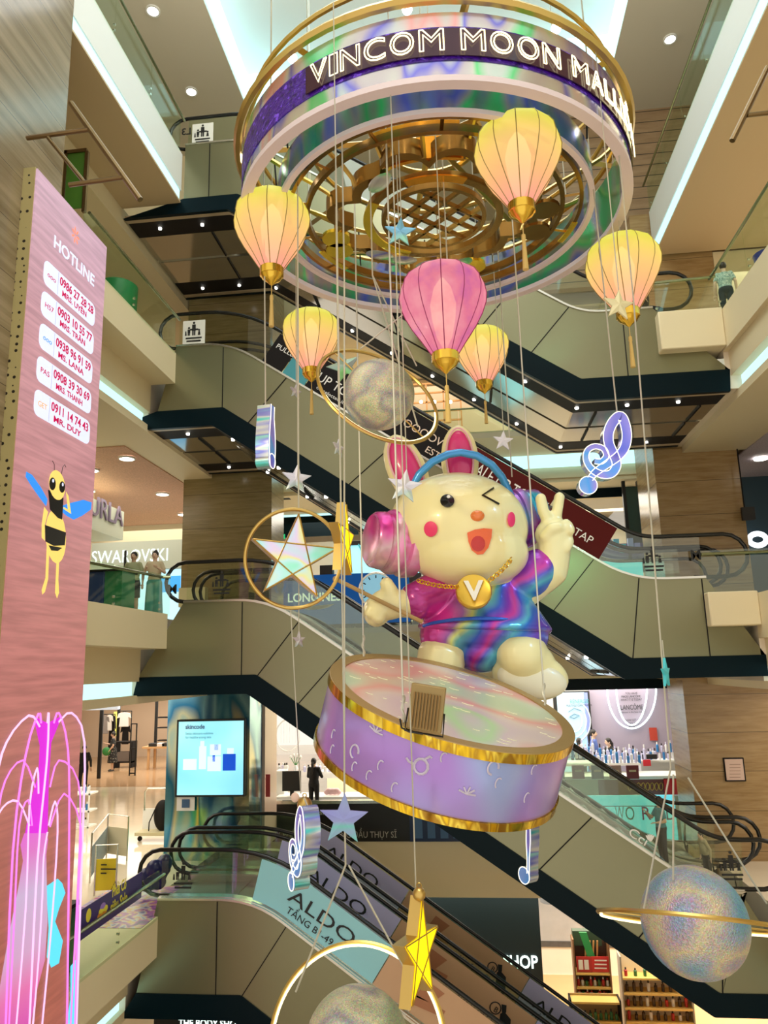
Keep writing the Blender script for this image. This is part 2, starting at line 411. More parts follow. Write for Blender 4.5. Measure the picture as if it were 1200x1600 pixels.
def zat(pr, x):
    for (x0, z0), (x1, z1) in zip(pr, pr[1:]):
        if x0 <= x <= x1: return z0 + (z1-z0)*(x-x0)/max(1e-6, x1-x0)
    return pr[0][1] if x < pr[0][0] else pr[-1][1]
def sub(pr, x0, x1):
    return [(x0, zat(pr, x0))] + [p for p in pr if x0+1e-4 < p[0] < x1-1e-4] + [(x1, zat(pr, x1))]
def off(pr, d):  # shift perpendicular to the path
    o = []
    for i, p in enumerate(pr):
        a = pr[max(0, i-1)]; b = pr[min(len(pr)-1, i+1)]
        t = V(b[0]-a[0], b[1]-a[1]).normalized(); o.append((p[0]-t.y*d, p[1]+t.x*d))
    return o
def p3(pr, y): return [V(x, y, z) for (x, z) in pr]

def pictogram(name, org, xd, yd, w, h, parent, plate=True, lines=2):
    """adult with two children on a notice, with text bars"""
    xd = Vector(xd).normalized(); yd = Vector(yd).normalized(); nd = xd.cross(yd)
    org = Vector(org)
    if plate: o = obj(name, MB().obox(org + xd*w/2 + yd*h/2, xd*w, yd*h, nd*.006), WHTN, parent)
    else: o = parent
    mb = MB(); c0 = org + nd*.008
    def disc(u, v, r): mb.prism([c0 + xd*(u*w + r*w*math.cos(a*PI/5)) + yd*(v*h + r*w*math.sin(a*PI/5)) for a in range(10)], nd*.004)
    def quad(u0, v0, u1, v1, tw=1): mb.prism([c0+xd*u0*w+yd*v0*h, c0+xd*u1*w+yd*v0*h, c0+xd*((u0+u1)/2+(u1-u0)/2*tw)*w+yd*v1*h, c0+xd*((u0+u1)/2-(u1-u0)/2*tw)*w+yd*v1*h], nd*.004)
    disc(.5, .90, .055); quad(.42, .58, .58, .83); quad(.43, .40, .49, .58); quad(.51, .40, .57, .58)
    disc(.28, .70, .05); quad(.22, .50, .34, .64); quad(.23, .40, .28, .50); quad(.29, .40, .33, .50)
    disc(.74, .60, .045); quad(.68, .40, .80, .55, .6); quad(.10, .40, .18, .58, .5)
    quad(.33, .60, .44, .66); quad(.57, .60, .70, .66)
    for k in range(lines): quad(.14+.04*k, .26-.12*k, .86-.04*k, .32-.12*k)
    obj('figures', mb, BLK, o)
    return o
WHTN = mat('notice_white', (.75, .73, .66), .5)

def strip_text(name, s, pr, x, dz, h, y, m, parent, w=None):
    i = zat(pr, x); j = zat(pr, x+.3); d = V(.3, 0, j-i).normalized(); n = V(-d.z, 0, d.x)
    # letters upright to the slope, facing the atrium (-Y)
    return text(name, s, V(x, y-.012, i) + n*dz, d, n, h, m, parent, extrude=.004, width=w)
def ad_panel(name, pr, xa, xb, lo, hi, y, m, parent, label=None, thick=.012):
    A = off(sub(pr, xa, xb), lo); B = off(sub(pr, xa, xb), hi)
    return obj(name, MB().strip(p3(A, y), p3(B, y), (0, thick, 0)), m, parent, label=label)

def escalator(label, top, bt, bb, y0, y1, front, xl_end, xr_end, soff=True, lights=True, shade=GLASS, seams=()):
    e = thing('escalator', label, 'escalator', (top[0][0], y0, top[0][1]), 'escalators crossing the atrium')
    yf = y0 if front else y1
    sp = obj('side_panel', MB().strip(p3(top, y0), p3(sub(bt, bt[0][0], bt[-1][0]) if len(bt) == len(top) else bt, y0), (0, .06, 0)), CHAMP, e)
    obj('side_panel', MB().strip(p3(top, y1-.06), p3(bt, y1-.06), (0, .06, 0)), CHAMP, e)
    if front:
        obj('lower_band', MB().strip(p3(bt, y0-.03), p3(bb, y0-.03), (0, .12, 0)), BLACKM, e, label='glossy black lower band')
        for (u, v) in seams:
            a = V(u, y0-.012, zat(top, u)-.02); b = V(v, y0-.012, zat(bt, v)); d = (b-a).normalized()
            obj('joint', MB().obox((a+b)/2, (b-a), d.cross(V(0,1,0))*.022, V(0,.012,0)), DARK, sp)
        obj('top_trim', MB().strip(p3(off(top, .0), y0-.03), p3(off(top, .05), y0-.03), (0, .16, 0)), STEEL, e, label='bright steel trim')
    else:
        obj('lower_band', MB().strip(p3(bt, y1-.09), p3(bb, y1-.09), (0, .12, 0)), BLACKM, e, label='glossy black lower band')
    # soffit in lengthwise bands
    def band(a, b, m, nme, dz=0):
        return obj(nme, MB().strip(p3(off(bb, dz), a), p3(off(bb, dz+.12), a), (0, b-a, 0)), m, e)
    s = 1 if front else -1
    ya = y0 if front else y1
    def rng(a, b): return (ya+a*s, ya+b*s) if front else (ya+b*s, ya+a*s)
    W = y1-y0
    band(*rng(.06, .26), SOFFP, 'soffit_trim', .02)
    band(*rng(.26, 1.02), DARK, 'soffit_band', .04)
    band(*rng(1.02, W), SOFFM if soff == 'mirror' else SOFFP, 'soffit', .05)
    if lights:
        lm = []
        x = bb[0][0]+.8
        while x < bb[-1][0]-.2:
            z = zat(bb, x)
            dd = V(.1, 0, zat(bb, x+.1)-z).normalized(); nn = V(-dd.z, 0, dd.x)
            Mx = Matrix((V(1,0,0), V(0,1,0), V(0,0,1)))
            q = MB().lathe([(.045, -.03), (.05, .03)], Matrix.Translation(V(x, ya+.62*s, z+.03)), 10)
            o = obj('downlight', q, WARML, e); x += 1.25
        x = bb[0][0]+2.2
        while x < bb[-1][0]-.2:
            z = zat(bb, x); r0, r1 = rng(1.02, W)
            obj('soffit_joint', MB().box(x-.02, x+.02, r0, r1, z-.0, z+.06), DARK, e); x += 2.6
    # deck and steps
    yi0, yi1 = y0+.34, y1-.34
    obj('deck', MB().strip(p3(off(top, .0), y0+.06), p3(off(top, .06), y0+.06), (0, .26, 0)), STEEL, e)
    obj('deck', MB().strip(p3(off(top, .0), y1-.32), p3(off(top, .06), y1-.32), (0, .26, 0)), STEEL, e)
    obj('inner_skirt', MB().strip(p3(off(top, .04), yi0), p3(off(top, -.3), yi0), (0, .03, 0)), STEEL, e)
    obj('inner_skirt', MB().strip(p3(off(top, .04), yi1), p3(off(top, -.3), yi1), (0, -.03, 0)), STEEL, e)
    st = MB(); x = top[0][0]; sw = .40
    while x < top[-1][0]-.01:
        z = zat(top, x+sw*.5) - .12; zb = z-.35
        st.box(x, min(x+sw, top[-1][0]), yi0+.03, yi1-.03, zb, z); x += sw
    obj('steps', st, STEPM, e, smooth=0)
    # balustrades
    for y, in ((y0+.2,), (y1-.2,)):
        obj('glass_balustrade', MB().strip(p3(off(top, .05), y-.008), p3(off(top, 1.0), y-.008), (0, .016, 0)), shade, e)
        path = []
        L0 = V(xl_end, y, top[0][1]+.90); cz = top[0][1]+.54
        for k in range(9): a = -PI/2 + -PI*k/8; path.append(V(xl_end + .50*math.cos(a), y, cz + .50*math.sin(a)))
        path = [V(top[0][0]+.2, y, cz-.50)] + path
        path += [V(a, y, b) for (a, b) in off(top, 1.04)[1:-1]]
        cz = top[-1][1]+.54
        for k in range(9): a = PI/2 - PI*k/8; path.append(V(xr_end + .50*math.cos(a), y, cz + .50*math.sin(a)))
        path.append(V(top[-1][0]-.2, y, cz-.50))
        obj('handrail', MB().tube(path, .05, 8), RUBBER, e, smooth=60)
    return e
BANKS = dict(
 A=dict(top=prof(14.57, 8.58, -7.32, 4.95, -5.55, 3.20), bt=prof(12.88, 6.84, -7.32, 6.6, -5.77, 3.06, .05), bb=prof(12.43, 6.28, -9.05, 6.55, -6.05, 2.92, .05)),
 B=dict(top=prof(8.48, 1.80, -7.4, 5.5, -5.96, 3.80, .8), bt=prof(6.70, .03, -7.85, 6.6, -6.07, 3.67, .05), bb=prof(6.22, -.44, -9.3, 6.6, -6.35, 3.47, .05)),
 C=dict(top=prof(1.66, -4.95, -7.0, 5.5, -4.90, 4.80, .8), bt=prof(-.12, -6.87, -8.1, 6.6, -5.14, 4.85, .05), bb=prof(-.57, -7.32, -8.2, 6.6, -5.35, 4.68, .05)),
 D=dict(top=prof(-5.15, -11.9, -7.42, 6.0, -5.16, 4.7, .8), bt=prof(-7.09, -13.8, -7.85, 6.6, -5.42, 4.6, .05), bb=prof(-7.6, -14.3, -8.2, 6.6, -5.6, 4.4, .05)),
)
YF0, YF1, YR0, YR1 = 18.0, 20.3, 20.45, 22.75
E = {}
for k, w in (('A', 'topmost crossing, behind the hanging ring'), ('B', 'second crossing from the top, with sale posters'), ('C', 'crossing that passes behind the drum'), ('D', 'lowest crossing, with shoe posters on the glass')):
    d = BANKS[k]
    seams = dict(A=[(-6.6,-6.6), (-.2,-1.3), (1.7,.7), (2.9,1.9), (4.2,4.2)], B=[(-6.1,-6.1), (-4.4,-5.4), (-1.6,-2.8), (1.0,-.2), (3.0,2.0), (4.0,3.7), (5.4,5.4)], C=[(-5.5,-5.5), (-4.1,-5.1), (-3.0,-4.1), (0,-1.2), (2.5,1.3), (4.4,3.3), (5.1,4.9)], D=[(-6.0,-6.0), (-4.4,-5.4), (-2,-3)])[k]
    sof = 'mirror' if k in 'AB' else True
    shade = GLASSD if k in 'BC' else GLASS
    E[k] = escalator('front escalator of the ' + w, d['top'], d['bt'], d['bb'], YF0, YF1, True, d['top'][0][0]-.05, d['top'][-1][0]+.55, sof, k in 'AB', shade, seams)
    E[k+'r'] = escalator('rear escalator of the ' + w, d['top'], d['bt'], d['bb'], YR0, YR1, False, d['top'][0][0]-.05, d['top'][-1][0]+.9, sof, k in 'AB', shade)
for k in ('L2', 'M'): pass
# notices on the escalator glass
for k, x, zz in (('A', -7.2, .06), ('B', -7.3, .08), ('C', -6.4, .12), ('D', -7.2, .08)):
    zt = BANKS[k]['top'][0][1]
    pictogram('notice', V(x, YF0+.18, zt+.10), (1,0,0), (0,0,1), .62, .72, E[k], plate=k in 'AB')
for k, x in (('B', 4.1), ('C', 5.1)):
    zt = BANKS[k]['top'][-1][1]
    pictogram('notice', V(x, YF0+.18, zt+.12), (1,0,0), (0,0,1), .62, .74, E[k], plate=False)
# level letter stickers
text('level_sticker', 'M', V(-7.45, 18.1, 1.66+.25), (1,0,0), (0,0,1), .24, BLK, E['C'], bold=.02)
text('level_sticker', 'M', V(5.25, 18.1, 1.8+.45), (1,0,0), (0,0,1), .24, BLK, E['B'], bold=.02)
text('level_sticker', 'L3', V(-7.35, 18.1, 14.57+.45), (-1,0,0), (0,0,1), .22, BLK, E['A'], bold=.02, align='CENTER')
# posters on bank B
top = BANKS['B']['top']; e = E['B']; yg = YF0+.17
PB = mat('poster_black', (.010, .007, .007), .5, spec=.15); PRED = mat('poster_red', (.085, .004, .003), .5, spec=.15); PTEAL = mat('poster_teal', (.05, .28, .33), .4)
PTAN = mat('poster_tan', (.62, .38, .22), .45); PLIL = mat('poster_lilac', (.55, .53, .85), .4); PCYAN = mat('poster_cyan', (.32, .68, .74), .4)
INK = mat('ink_white', (.85, .82, .78), .5); INKB = mat('ink_black', (.01, .01, .012), .5); INKG = mat('ink_pale_gold', (.80, .62, .50), .5)
pn = ad_panel('poster', top, -5.15, -4.62, .08, .97, yg, PB, e, 'black poster')
strip_text('lettering', 'PULL&BEAR', top, -5.05, .58, .14, yg, INK, pn, 1.05)
pn = ad_panel('poster', top, -4.60, -4.02, .08, .97, yg, PTEAL, e, 'teal photo poster'); pn.data.materials[0] = PTEAL
pn = ad_panel('poster', top, -4.0, -2.3, .08, .97, yg, PB, e, 'black sale poster')
strip_text('lettering', 'UP TO 50%', top, -3.85, .38, .26, yg, INK, pn, 1.55)
strip_text('lettering', 'on selected items', top, -3.75, .18, .10, yg, INK, pn, 1.1)
pn = ad_panel('poster', top, -2.25, -.2, .08, .97, yg, PB, e, 'black poster with outline lettering')
strip_text('lettering', 'MOOOOW', top, -1.9, .5, .22, yg, INKG, pn, 1.5)
strip_text('lettering', 'ESTILO', top, -1.0, .2, .18, yg, INKG, pn, .8)
pn = ad_panel('poster', top, -.15, 1.75, .08, .97, yg, PRED, e, 'dark red sale poster')
strip_text('lettering', 'SALE UP TO 50%', top, 0.0, .34, .34, yg, INK, pn, 2.1)
pn = ad_panel('poster', top, 1.8, 3.1, .08, .97, yg, PRED, e, 'dark red poster')
strip_text('lettering', 'M.TAP', top, 2.2, .3, .2, yg, INK, pn, .75)
# the leaf logo on bank C
strip_text('logo', 'Cci', BANKS['C']['top'], 3.22, .10, .20, YF0+.17, INK, E['C'], .42)
q = MB()
for k in range(5):
    c0 = V(3.75, YF0+.15, zat(BANKS['C']['top'], 3.75)+.30); a = -.6 + k*.3
    q.ell(c0 + V(math.sin(a)*.08, 0, math.cos(a)*.08), (.022, .008, .08), Matrix.Rotation(a, 3, 'Y'), 8, 6)
obj('leaf_logo', q, INK, E['C'])
# shoe posters on bank D: three rows of glass
def aldo(e, y, c0):
    tp = BANKS['D']['top']
    m0 = c0
    pn = ad_panel('poster', tp, -5.25, -2.55, .08, .97, y, m0, e, 'pale blue shoe shop poster')
    strip_text('lettering', 'ALDO', tp, -4.65, .42, .30, y, INKB, pn, 1.75)
    strip_text('lettering', 'TẦNG B1-49', tp, -4.55, .18, .15, y, INKB, pn, 1.25)
    pn = ad_panel('poster', tp, -2.53, .62, .08, .97, y, PTAN, e, 'tan photo poster')
    leg = MB(); z = zat(tp, -1.9)
    d = V(1,0,-STEEP).normalized(); n = V(STEEP,0,1).normalized()
    b = V(-2.0, y-.008, zat(tp, -2.0))
    leg.prism([b+d*.3+n*.84, b+d*.75+n*.84, b+d*.62+n*.52, b+d*.25+n*.42], (0,-.006,0))
    leg.prism([b+d*.2+n*.46, b+d*.95+n*.56, b+d*.95+n*.42, b+d*.25+n*.25], (0,-.006,0))
    obj('printed_leg', leg, SKIND, pn)
    sh = MB(); sh.prism([b+d*.0+n*.45, b+d*.22+n*.47, b+d*.28+n*.27, b+d*.3+n*.10, b+d*.2+n*.1, b+d*.12+n*.28, b+d*.0+n*.25], (0,-.009,0))
    obj('printed_shoe', sh, INK, pn)
    strip_text('lettering', 'Aldo Sport Club', tp, -.9, .26, .14, y, INKB, pn, 1.15)
    c = V(-.15, y-.008, zat(tp, -.15)) + n*.62
    obj('printed_crest', MB().tube([c + V(math.cos(a*PI/8)*.13, 0, math.sin(a*PI/8)*.13) for a in range(16)], .014, 4, True), INKB, pn)
    text('lettering', 'B', c + V(-.05, -.01, -.06), d, n, .13, INKB, pn, .004)
    b = V(.35, y-.010, zat(tp, .35))
    w = MB(); w.prism([b+V(-.12,0,.30), b+V(.16,0,.26), b+V(.20,0,.62), b+V(.06,0,.78), b+V(-.04,0,.74)], (0,-.005,0)); w.prism([b+V(.0,0,.76), b+V(.1,0,.76), b+V(.12,0,.92), b+V(.0,0,.94)], (0,-.005,0))
    w.prism([b+V(-.08,0,.0+.08), b+V(-.02,0,.08), b+V(.02,0,.3), b+V(-.06,0,.3)], (0,-.005,0)); w.prism([b+V(.06,0,.05), b+V(.11,0,.05), b+V(.12,0,.3), b+V(.04,0,.3)], (0,-.005,0))
    obj('printed_woman', w, INKB, pn)
    pn = ad_panel('poster', tp, .64, 3.1, .08, .97, y, PLIL, e, 'lilac shoe shop poster')
    strip_text('lettering', 'ALDO', tp, .95, .42, .30, y, INKB, pn, 1.6)
    strip_text('lettering', 'TẦNG B1-49', tp, 1.0, .18, .15, y, INKB, pn, 1.2)
    pn = ad_panel('poster', tp, 3.12, 5.0, .08, .97, y, PTAN, e, 'tan photo poster')
SKIND = mat('printed_skin', (.42, .17, .08), .5)
aldo(E['D'], YF0+.17, PCYAN); aldo(E['D'], YF1-.23, PLIL); aldo(E['Dr'], YR1-.23, PLIL)

# ================================================================ glass parapets of the galleries
def parapet(label, pts, zf, h=1.05, rail=True, posts=True, cat='balustrade', gl=None):
    t = thing('glass_parapet', label, 'glass balustrade', pts[0] if len(pts[0]) == 3 else (*pts[0], zf))
    for a, b in zip(pts, pts[1:]):
        a = V(a[0], a[1], zf); b = V(b[0], b[1], zf); L = (b-a).length; n = max(1, round(L/2.0)); d = (b-a)/n
        u = (b-a).normalized(); w = u.cross(V(0,0,1))
        for i in range(n):
            c = a + d*(i+.5) + V(0,0,h*.5-.05)
            obj('glass_pane', MB().obox(c, d*.985, w*.02, V(0,0,h)), gl or GLASS, t)
            if posts:
                q = a + d*i - w*.04
                for zz in (.12, .28): obj('clamp', MB().lathe([(.03, 0), (.03, .05)], Matrix.Translation(q + V(0,0,zz)) @ Matrix.Rotation(PI/2, 4, 'Y'), 8), STEEL, t)
        if rail: obj('rail', MB().tube([a + V(0,0,h*.86) + w*.12, b + V(0,0,h*.86) + w*.12], .035, 8), RAILM, t)
    return t
parapet('glass balustrade along the top left gallery', [(XL+.0, 2.0), (XL, 17.8)], 14.3)
parapet('glass balustrade along the top right gallery', [(XR, 22.8), (XR, 3.0)], 14.3)
parapet('glass balustrade of the third level left gallery', [(XL, 13.0), (XL, 17.9)], 8.3)
parapet('glass balustrade of the middle left gallery behind the screen', [(XL-1.0, 12.4), (XL-.2, 17.9), (XL+.05, 18.0)], 1.4)
parapet('glass balustrade of the lower left gallery with the purple sale banner', [(XL, 10.0), (XL, 18.0)], -5.5)
parapet('glass balustrade of the upper right gallery', [(5.05, 18.1), (XR, 18.0), (XR, 10.0)], 8.35)
parapet('glass balustrade of the middle right gallery', [(5.45, 18.1), (12, 18.0)], 1.45)
parapet('glass balustrade of the lower level back edge', [(-6.0, YB), (2.0, YB), (5.9, YB)], -5.5, 1.0)
parapet('glass balustrade of the middle level back edge', [(-6.0, YB), (6.0, YB)], 1.4, 1.0)
parapet('glass balustrade of the third level back edge', [(-6.0, YB), (6.0, YB)], 8.3, 1.0)
parapet('glass balustrade of the top level back edge', [(-6.0, 25.4), (6.0, 25.4)], 14.3, 1.0)
# bronze ladder shaped banner frames
def ladder(label, quad):
    t = thing('banner_frame', label, 'metal frame', quad[0][0])
    for i, (a, b, r) in enumerate(quad): obj('rod', MB().tube([a, b], r, 8), BRONZE, t)
YY = 10.5
lad = lambda x, y, yy=YY: P(x, y, Y=yy)
ladder('bronze ladder shaped banner frame beside the stone column at upper left', [(lad(111,161), lad(219,312), .05), (lad(42,216), lad(143,202), .04), (lad(75,215,), lad(132,285), .035), (lad(108,289), lad(194,277), .04)])
ladder('bronze banner frame at the upper right edge', [(lad(1200,105), lad(1144,220), .045), (lad(1168,180), lad(1215,175), .035)])
# ================================================================ the big screen at the left
BRASSP = None
def perforated():
    m, nt, b = nmat('perforated_brass')
    tc = nt.nodes.new('ShaderNodeTexCoord'); mp = nt.nodes.new('ShaderNodeMapping'); mp.inputs['Scale'].default_value = (7, 7, 7)
    vo = nt.nodes.new('ShaderNodeTexVoronoi'); vo.inputs['Scale'].default_value = 1.0; vo.inputs['Randomness'].default_value = .35
    nt.links.new(tc.outputs['Object'], mp.inputs[0]); nt.links.new(mp.outputs[0], vo.inputs['Vector'])
    l = nt.nodes.new('ShaderNodeMath'); l.operation = 'LESS_THAN'; l.inputs[1].default_value = .2; nt.links.new(vo.outputs['Distance'], l.inputs[0])
    mx = nt.nodes.new('ShaderNodeMix'); mx.data_type = 'RGBA'; mx.inputs[6].default_value = (.50, .42, .19, 1); mx.inputs[7].default_value = (.02, .015, .01, 1)
    nt.links.new(l.outputs[0], mx.inputs[0]); nt.links.new(mx.outputs[2], b.inputs['Base Color']); b.inputs['Roughness'].default_value = .4; b.inputs['Metallic'].default_value = .3
    return m
def screenmat():
    m, nt, b = nmat('screen_picture')
    tc = nt.nodes.new('ShaderNodeTexCoord'); sp = nt.nodes.new('ShaderNodeSeparateXYZ'); nt.links.new(tc.outputs['Generated'], sp.inputs[0])
    r = ramp(nt, [(0, (.40, .10, .06)), (.42, (.46, .13, .09)), (.65, (.58, .22, .20)), (.85, (.66, .33, .36)), (1, (.72, .45, .55))]); nt.links.new(sp.outputs[2], r.inputs[0])
    mp = nt.nodes.new('ShaderNodeMapping'); mp.inputs['Scale'].default_value = (1, .5, 7); mp.inputs['Rotation'].default_value = (.12, 0, 0)
    n = nt.nodes.new('ShaderNodeTexNoise'); n.inputs['Scale'].default_value = 1.6; n.inputs['Detail'].default_value = 7
    nt.links.new(tc.outputs['Object'], mp.inputs[0]); nt.links.new(mp.outputs[0], n.inputs['Vector'])
    r2 = ramp(nt, [(.35, (.82, .82, .82)), (.65, (1.1, 1.1, 1.1))]); nt.links.new(n.outputs['Fac'], r2.inputs[0])
    mx = nt.nodes.new('ShaderNodeMix'); mx.data_type = 'RGBA'; mx.blend_type = 'MULTIPLY'; mx.inputs[0].default_value = 1
    nt.links.new(r.outputs[0], mx.inputs[6]); nt.links.new(r2.outputs[0], mx.inputs[7])
    nt.links.new(mx.outputs[2], b.inputs['Emission Color']); b.inputs['Emission Strength'].default_value = .85
    b.inputs['Base Color'].default_value = (.02, .02, .02, 1); b.inputs['Roughness'].default_value = .4
    return m
scr = thing('video_screen', 'tall pink video screen with a hotline list, a bee and a pink fountain', 'screen', (X0, (SY0+SY1)/2, -12.2))
obj('housing', MB().box(X0-.62, X0-.03, SY0, SY1+.05, -12.2, SZT+.02), perforated(), scr, label='brass housing drilled with round holes')
obj('picture', MB().box(X0-.03, X0, SY0+.02, SY1+.02, -12.2, SZT), screenmat(), scr)
struct('column', MB().box(-12, X0-.5, 10.3, 13.4, -13, 9.1), NEARST, 'lower striped stone block carrying the tall screen')
def flat(name, m, parent, x=.004):
    return lambda pts: obj(name, MB().prism([P(a, b, X=X0+x) for a, b in pts], (.003, 0, 0)), m, parent)
LILW = glow('screen_white', (.70, .74, .92), .82); SRED = glow('screen_red', (.55, .0, .08), .7); SBLK = mat('screen_black', (.01, .008, .008), .4)
SYEL = glow('screen_yellow', (.85, .62, .15), .85); SBLU = glow('screen_blue', (.03, .25, .85), .9); SCYA = glow('screen_cyan', (.10, .65, .85), .95)
SMAG = glow('screen_magenta', (.62, .02, .62), .9); SPNK = glow('screen_pink', (.85, .20, .75), .95); SLIL = glow('screen_lilac', (.85, .50, .85), .95); SORA = glow('screen_orange', (.8, .35, .05), .9)
yd = (0, 1, 0); zd = (0, 0, 1)
o_ = P(84, 385, X=X0+.004)
text('headline', 'HOTLINE', o_, yd, zd, .24, LILW, scr, .003, width=(P(147, 440, X=X0).y-o_.y), bold=.02)
q = MB()
cc = P(118, 368, X=X0+.004)
for k in range(7): a = k*2*PI/7; q.prism([cc+V(0, math.cos(a+d)*r, math.sin(a+d)*r*1.2) for d, r in ((-.2, .03), (-.2, .11), (0, .15), (.2, .11), (.2, .03))], (.003, 0, 0))
obj('orange_emblem', q, glow('screen_coral', (.9, .25, .15), .9), scr)
rows = [('0986 27 28 28', 'MRS. UYÊN', 411, 506), ('0903 10 55 77', 'MRS. TRÂN', 460, 549), ('0938 96 91 59', 'MS. LANA', 511, 594), ('0908 39 30 69', 'MRS. THANH', 562, 641), ('0911 14 74 43', 'MR. DUY', 614, 689)]
LX = [68, 64, 61, 57, 53]; RX = [148, 146, 144, 142, 140]
for i, (num, who, ya, yb) in enumerate(rows):
    a = P(LX[i], ya+10, X=X0); b = P(RX[i], yb-14, X=X0)
    y0, y1 = a.y, b.y
    zt = P((LX[i]+RX[i])/2, (ya+yb)/2, X=X0).z + .23; zb = zt - .47
    r = .14; pts = []
    for (cy, cz, a0) in ((y1-r, zt-r, 0), (y0+r, zt-r, PI/2), (y0+r, zb+r, PI), (y1-r, zb+r, 1.5*PI)):
        for k in range(5): t = a0 + k*PI/8; pts.append(V(X0+.003, cy+r*math.cos(t), cz+r*math.sin(t)))
    pl = obj('number_plate', MB().prism(pts, (.003, 0, 0)), LILW, scr)
    obj('divider', MB().box(X0+.006, X0+.009, y0+.46, y0+.475, zb+.02, zt-.02), glow('screen_greylilac', (.5, .5, .8), .7), pl)
    w = y1-y0
    text('phone_number', num, (X0+.007, y0+.52, zt-.22), yd, zd, .165, SRED, pl, .003, width=w-.6, bold=.022)
    text('name', who, (X0+.007, y0+.62, zt-.40), yd, zd, .115, SRED, pl, .003, width=w-.95, bold=.018)
    text('shop_mark', ['○', 'H57', '✈', 'PAS', 'GET'][i] if i in (1, 3, 4) else 'ooo', (X0+.007, y0+.12, zt-.28), yd, zd, .10, [SRED, SRED, SBLU, SRED, SORA][i], pl, .003, width=.27)
def ellp(cx, cy, rx, ry, n=20, sk=0.0): return [(cx+rx*math.cos(2*PI*k/n), cy+ry*math.sin(2*PI*k/n)+sk*rx*math.cos(2*PI*k/n)) for k in range(n)]
bee = flat('bee_body', SYEL, scr)(ellp(87, 838, 16, 42, sk=.3))
flat('bee_wing', SBLU, bee, .006)([(41, 737), (50, 742), (64, 762), (74, 780), (72, 791), (62, 778), (48, 758), (40, 745)])
flat('bee_wing', SBLU, bee, .006)([(97, 790), (110, 786), (130, 781), (143, 785), (142, 796), (128, 806), (115, 812), (104, 806), (97, 800)])
flat('bee_neck', SBLK, bee, .012)([(75, 765), (99, 778), (97, 812), (90, 809), (78, 796)])
flat('bee_stripe', SBLK, bee, .010)([(70, 820), (103, 832), (101, 852), (84, 853), (71, 846)])
flat('bee_tail', SBLK, bee, .010)([(76, 852), (97, 856), (90, 861), (80, 860)])
hd = flat('bee_head', SYEL, bee, .014)(ellp(89, 758, 12.5, 23, sk=.35))
flat('bee_eye', SBLK, hd, .018)(ellp(82, 756, 5, 10, 14)); flat('bee_eye', SBLK, hd, .018)(ellp(97, 761, 4.5, 9, 14))
flat('bee_eye_glint', LILW, hd, .022)(ellp(83, 751, 1.5, 3, 8)); flat('bee_eye_glint', LILW, hd, .022)(ellp(98, 757, 1.3, 3, 8))
flat('bee_leg', SYEL, bee, .006)([(73, 852), (77, 853), (75, 905), (70, 925), (66, 929), (65, 922), (71, 903)])
flat('bee_leg', SYEL, bee, .006)([(89, 857), (93, 857), (91, 905), (92, 926), (89, 935), (86, 926), (87, 903)])
flat('bee_arm', SYEL, bee, .006)([(69, 792), (75, 800), (70, 820), (70, 845), (65, 840), (65, 820)])
flat('bee_arm', SYEL, bee, .012)([(103, 768), (107, 775), (111, 803), (99, 795), (99, 792), (106, 796)])
def curve2(name, m, parent, pts, w, x=.01):
    return obj(name, MB().tube([P(a, b, X=X0+x) for a, b in pts], w, 4), m, parent)
curve2('bee_feeler', SBLK, hd, [(85, 738), (85, 726), (82, 720)], .006); curve2('bee_feeler', SBLK, hd, [(96, 741), (98, 730), (101, 726), (103, 730)], .006)
ft = flat('fountain_trunk', SMAG, scr)([(52, 1118), (70, 1128), (78, 1128), (97, 1118), (80, 1160), (76, 1220), (74, 1310), (38, 1310), (48, 1250), (60, 1210), (62, 1165)])
def vasemat():
    m, nt, b = nmat('fountain_vase_picture')
    tc = nt.nodes.new('ShaderNodeTexCoord'); sp = nt.nodes.new('ShaderNodeSeparateXYZ'); nt.links.new(tc.outputs['Generated'], sp.inputs[0])
    r = ramp(nt, [(0, (.70, .05, .45)), (.25, (.85, .18, .45)), (.42, (.72, .40, .62)), (.7, (.66, .48, .70)), (.9, (.80, .20, .60)), (1, (.85, .15, .70))]); nt.links.new(sp.outputs[2], r.inputs[0])
    nt.links.new(r.outputs[0], b.inputs['Emission Color']); b.inputs['Emission Strength'].default_value = .85; b.inputs['Base Color'].default_value = (.02, .02, .02, 1)
    return m
flat('fountain_vase', vasemat(), ft, .006)([(38, 1302), (72, 1302), (75, 1312), (72, 1335), (74, 1440), (70, 1500), (58, 1545), (42, 1625), (-20, 1640), (0, 1540), (14, 1460), (28, 1390), (36, 1345), (32, 1320)])
jets = [((62, 1135), (45, 1118), (10, 1160), (-6, 1230), (-10, 1400)), ((64, 1130), (60, 1115), (40, 1180), (20, 1330), (8, 1620)), ((74, 1130), (76, 1114), (73, 1190), (58, 1350), (44, 1640)),
        ((84, 1130), (92, 1114), (106, 1170), (108, 1300), (104, 1640)), ((92, 1128), (112, 1114), (132, 1160), (128, 1330), (118, 1640)), ((55, 1230), (36, 1188), (8, 1220), (-5, 1290), (-5, 1400)),
        ((60, 1240), (58, 1200), (46, 1260), (40, 1420), (22, 1640)), ((78, 1230), (92, 1188), (122, 1220), (124, 1330), (108, 1640)), ((46, 1290), (28, 1252), (4, 1262), (-8, 1300), (-8, 1400)),
        ((50, 1290), (44, 1250), (30, 1290), (22, 1440), (12, 1640)), ((76, 1290), (86, 1252), (90, 1300), (80, 1450), (62, 1640)), ((78, 1292), (100, 1240), (126, 1290), (122, 1400), (116, 1640)),
        ((74, 1300), (68, 1340), (66, 1400), (60, 1500), (48, 1640))]
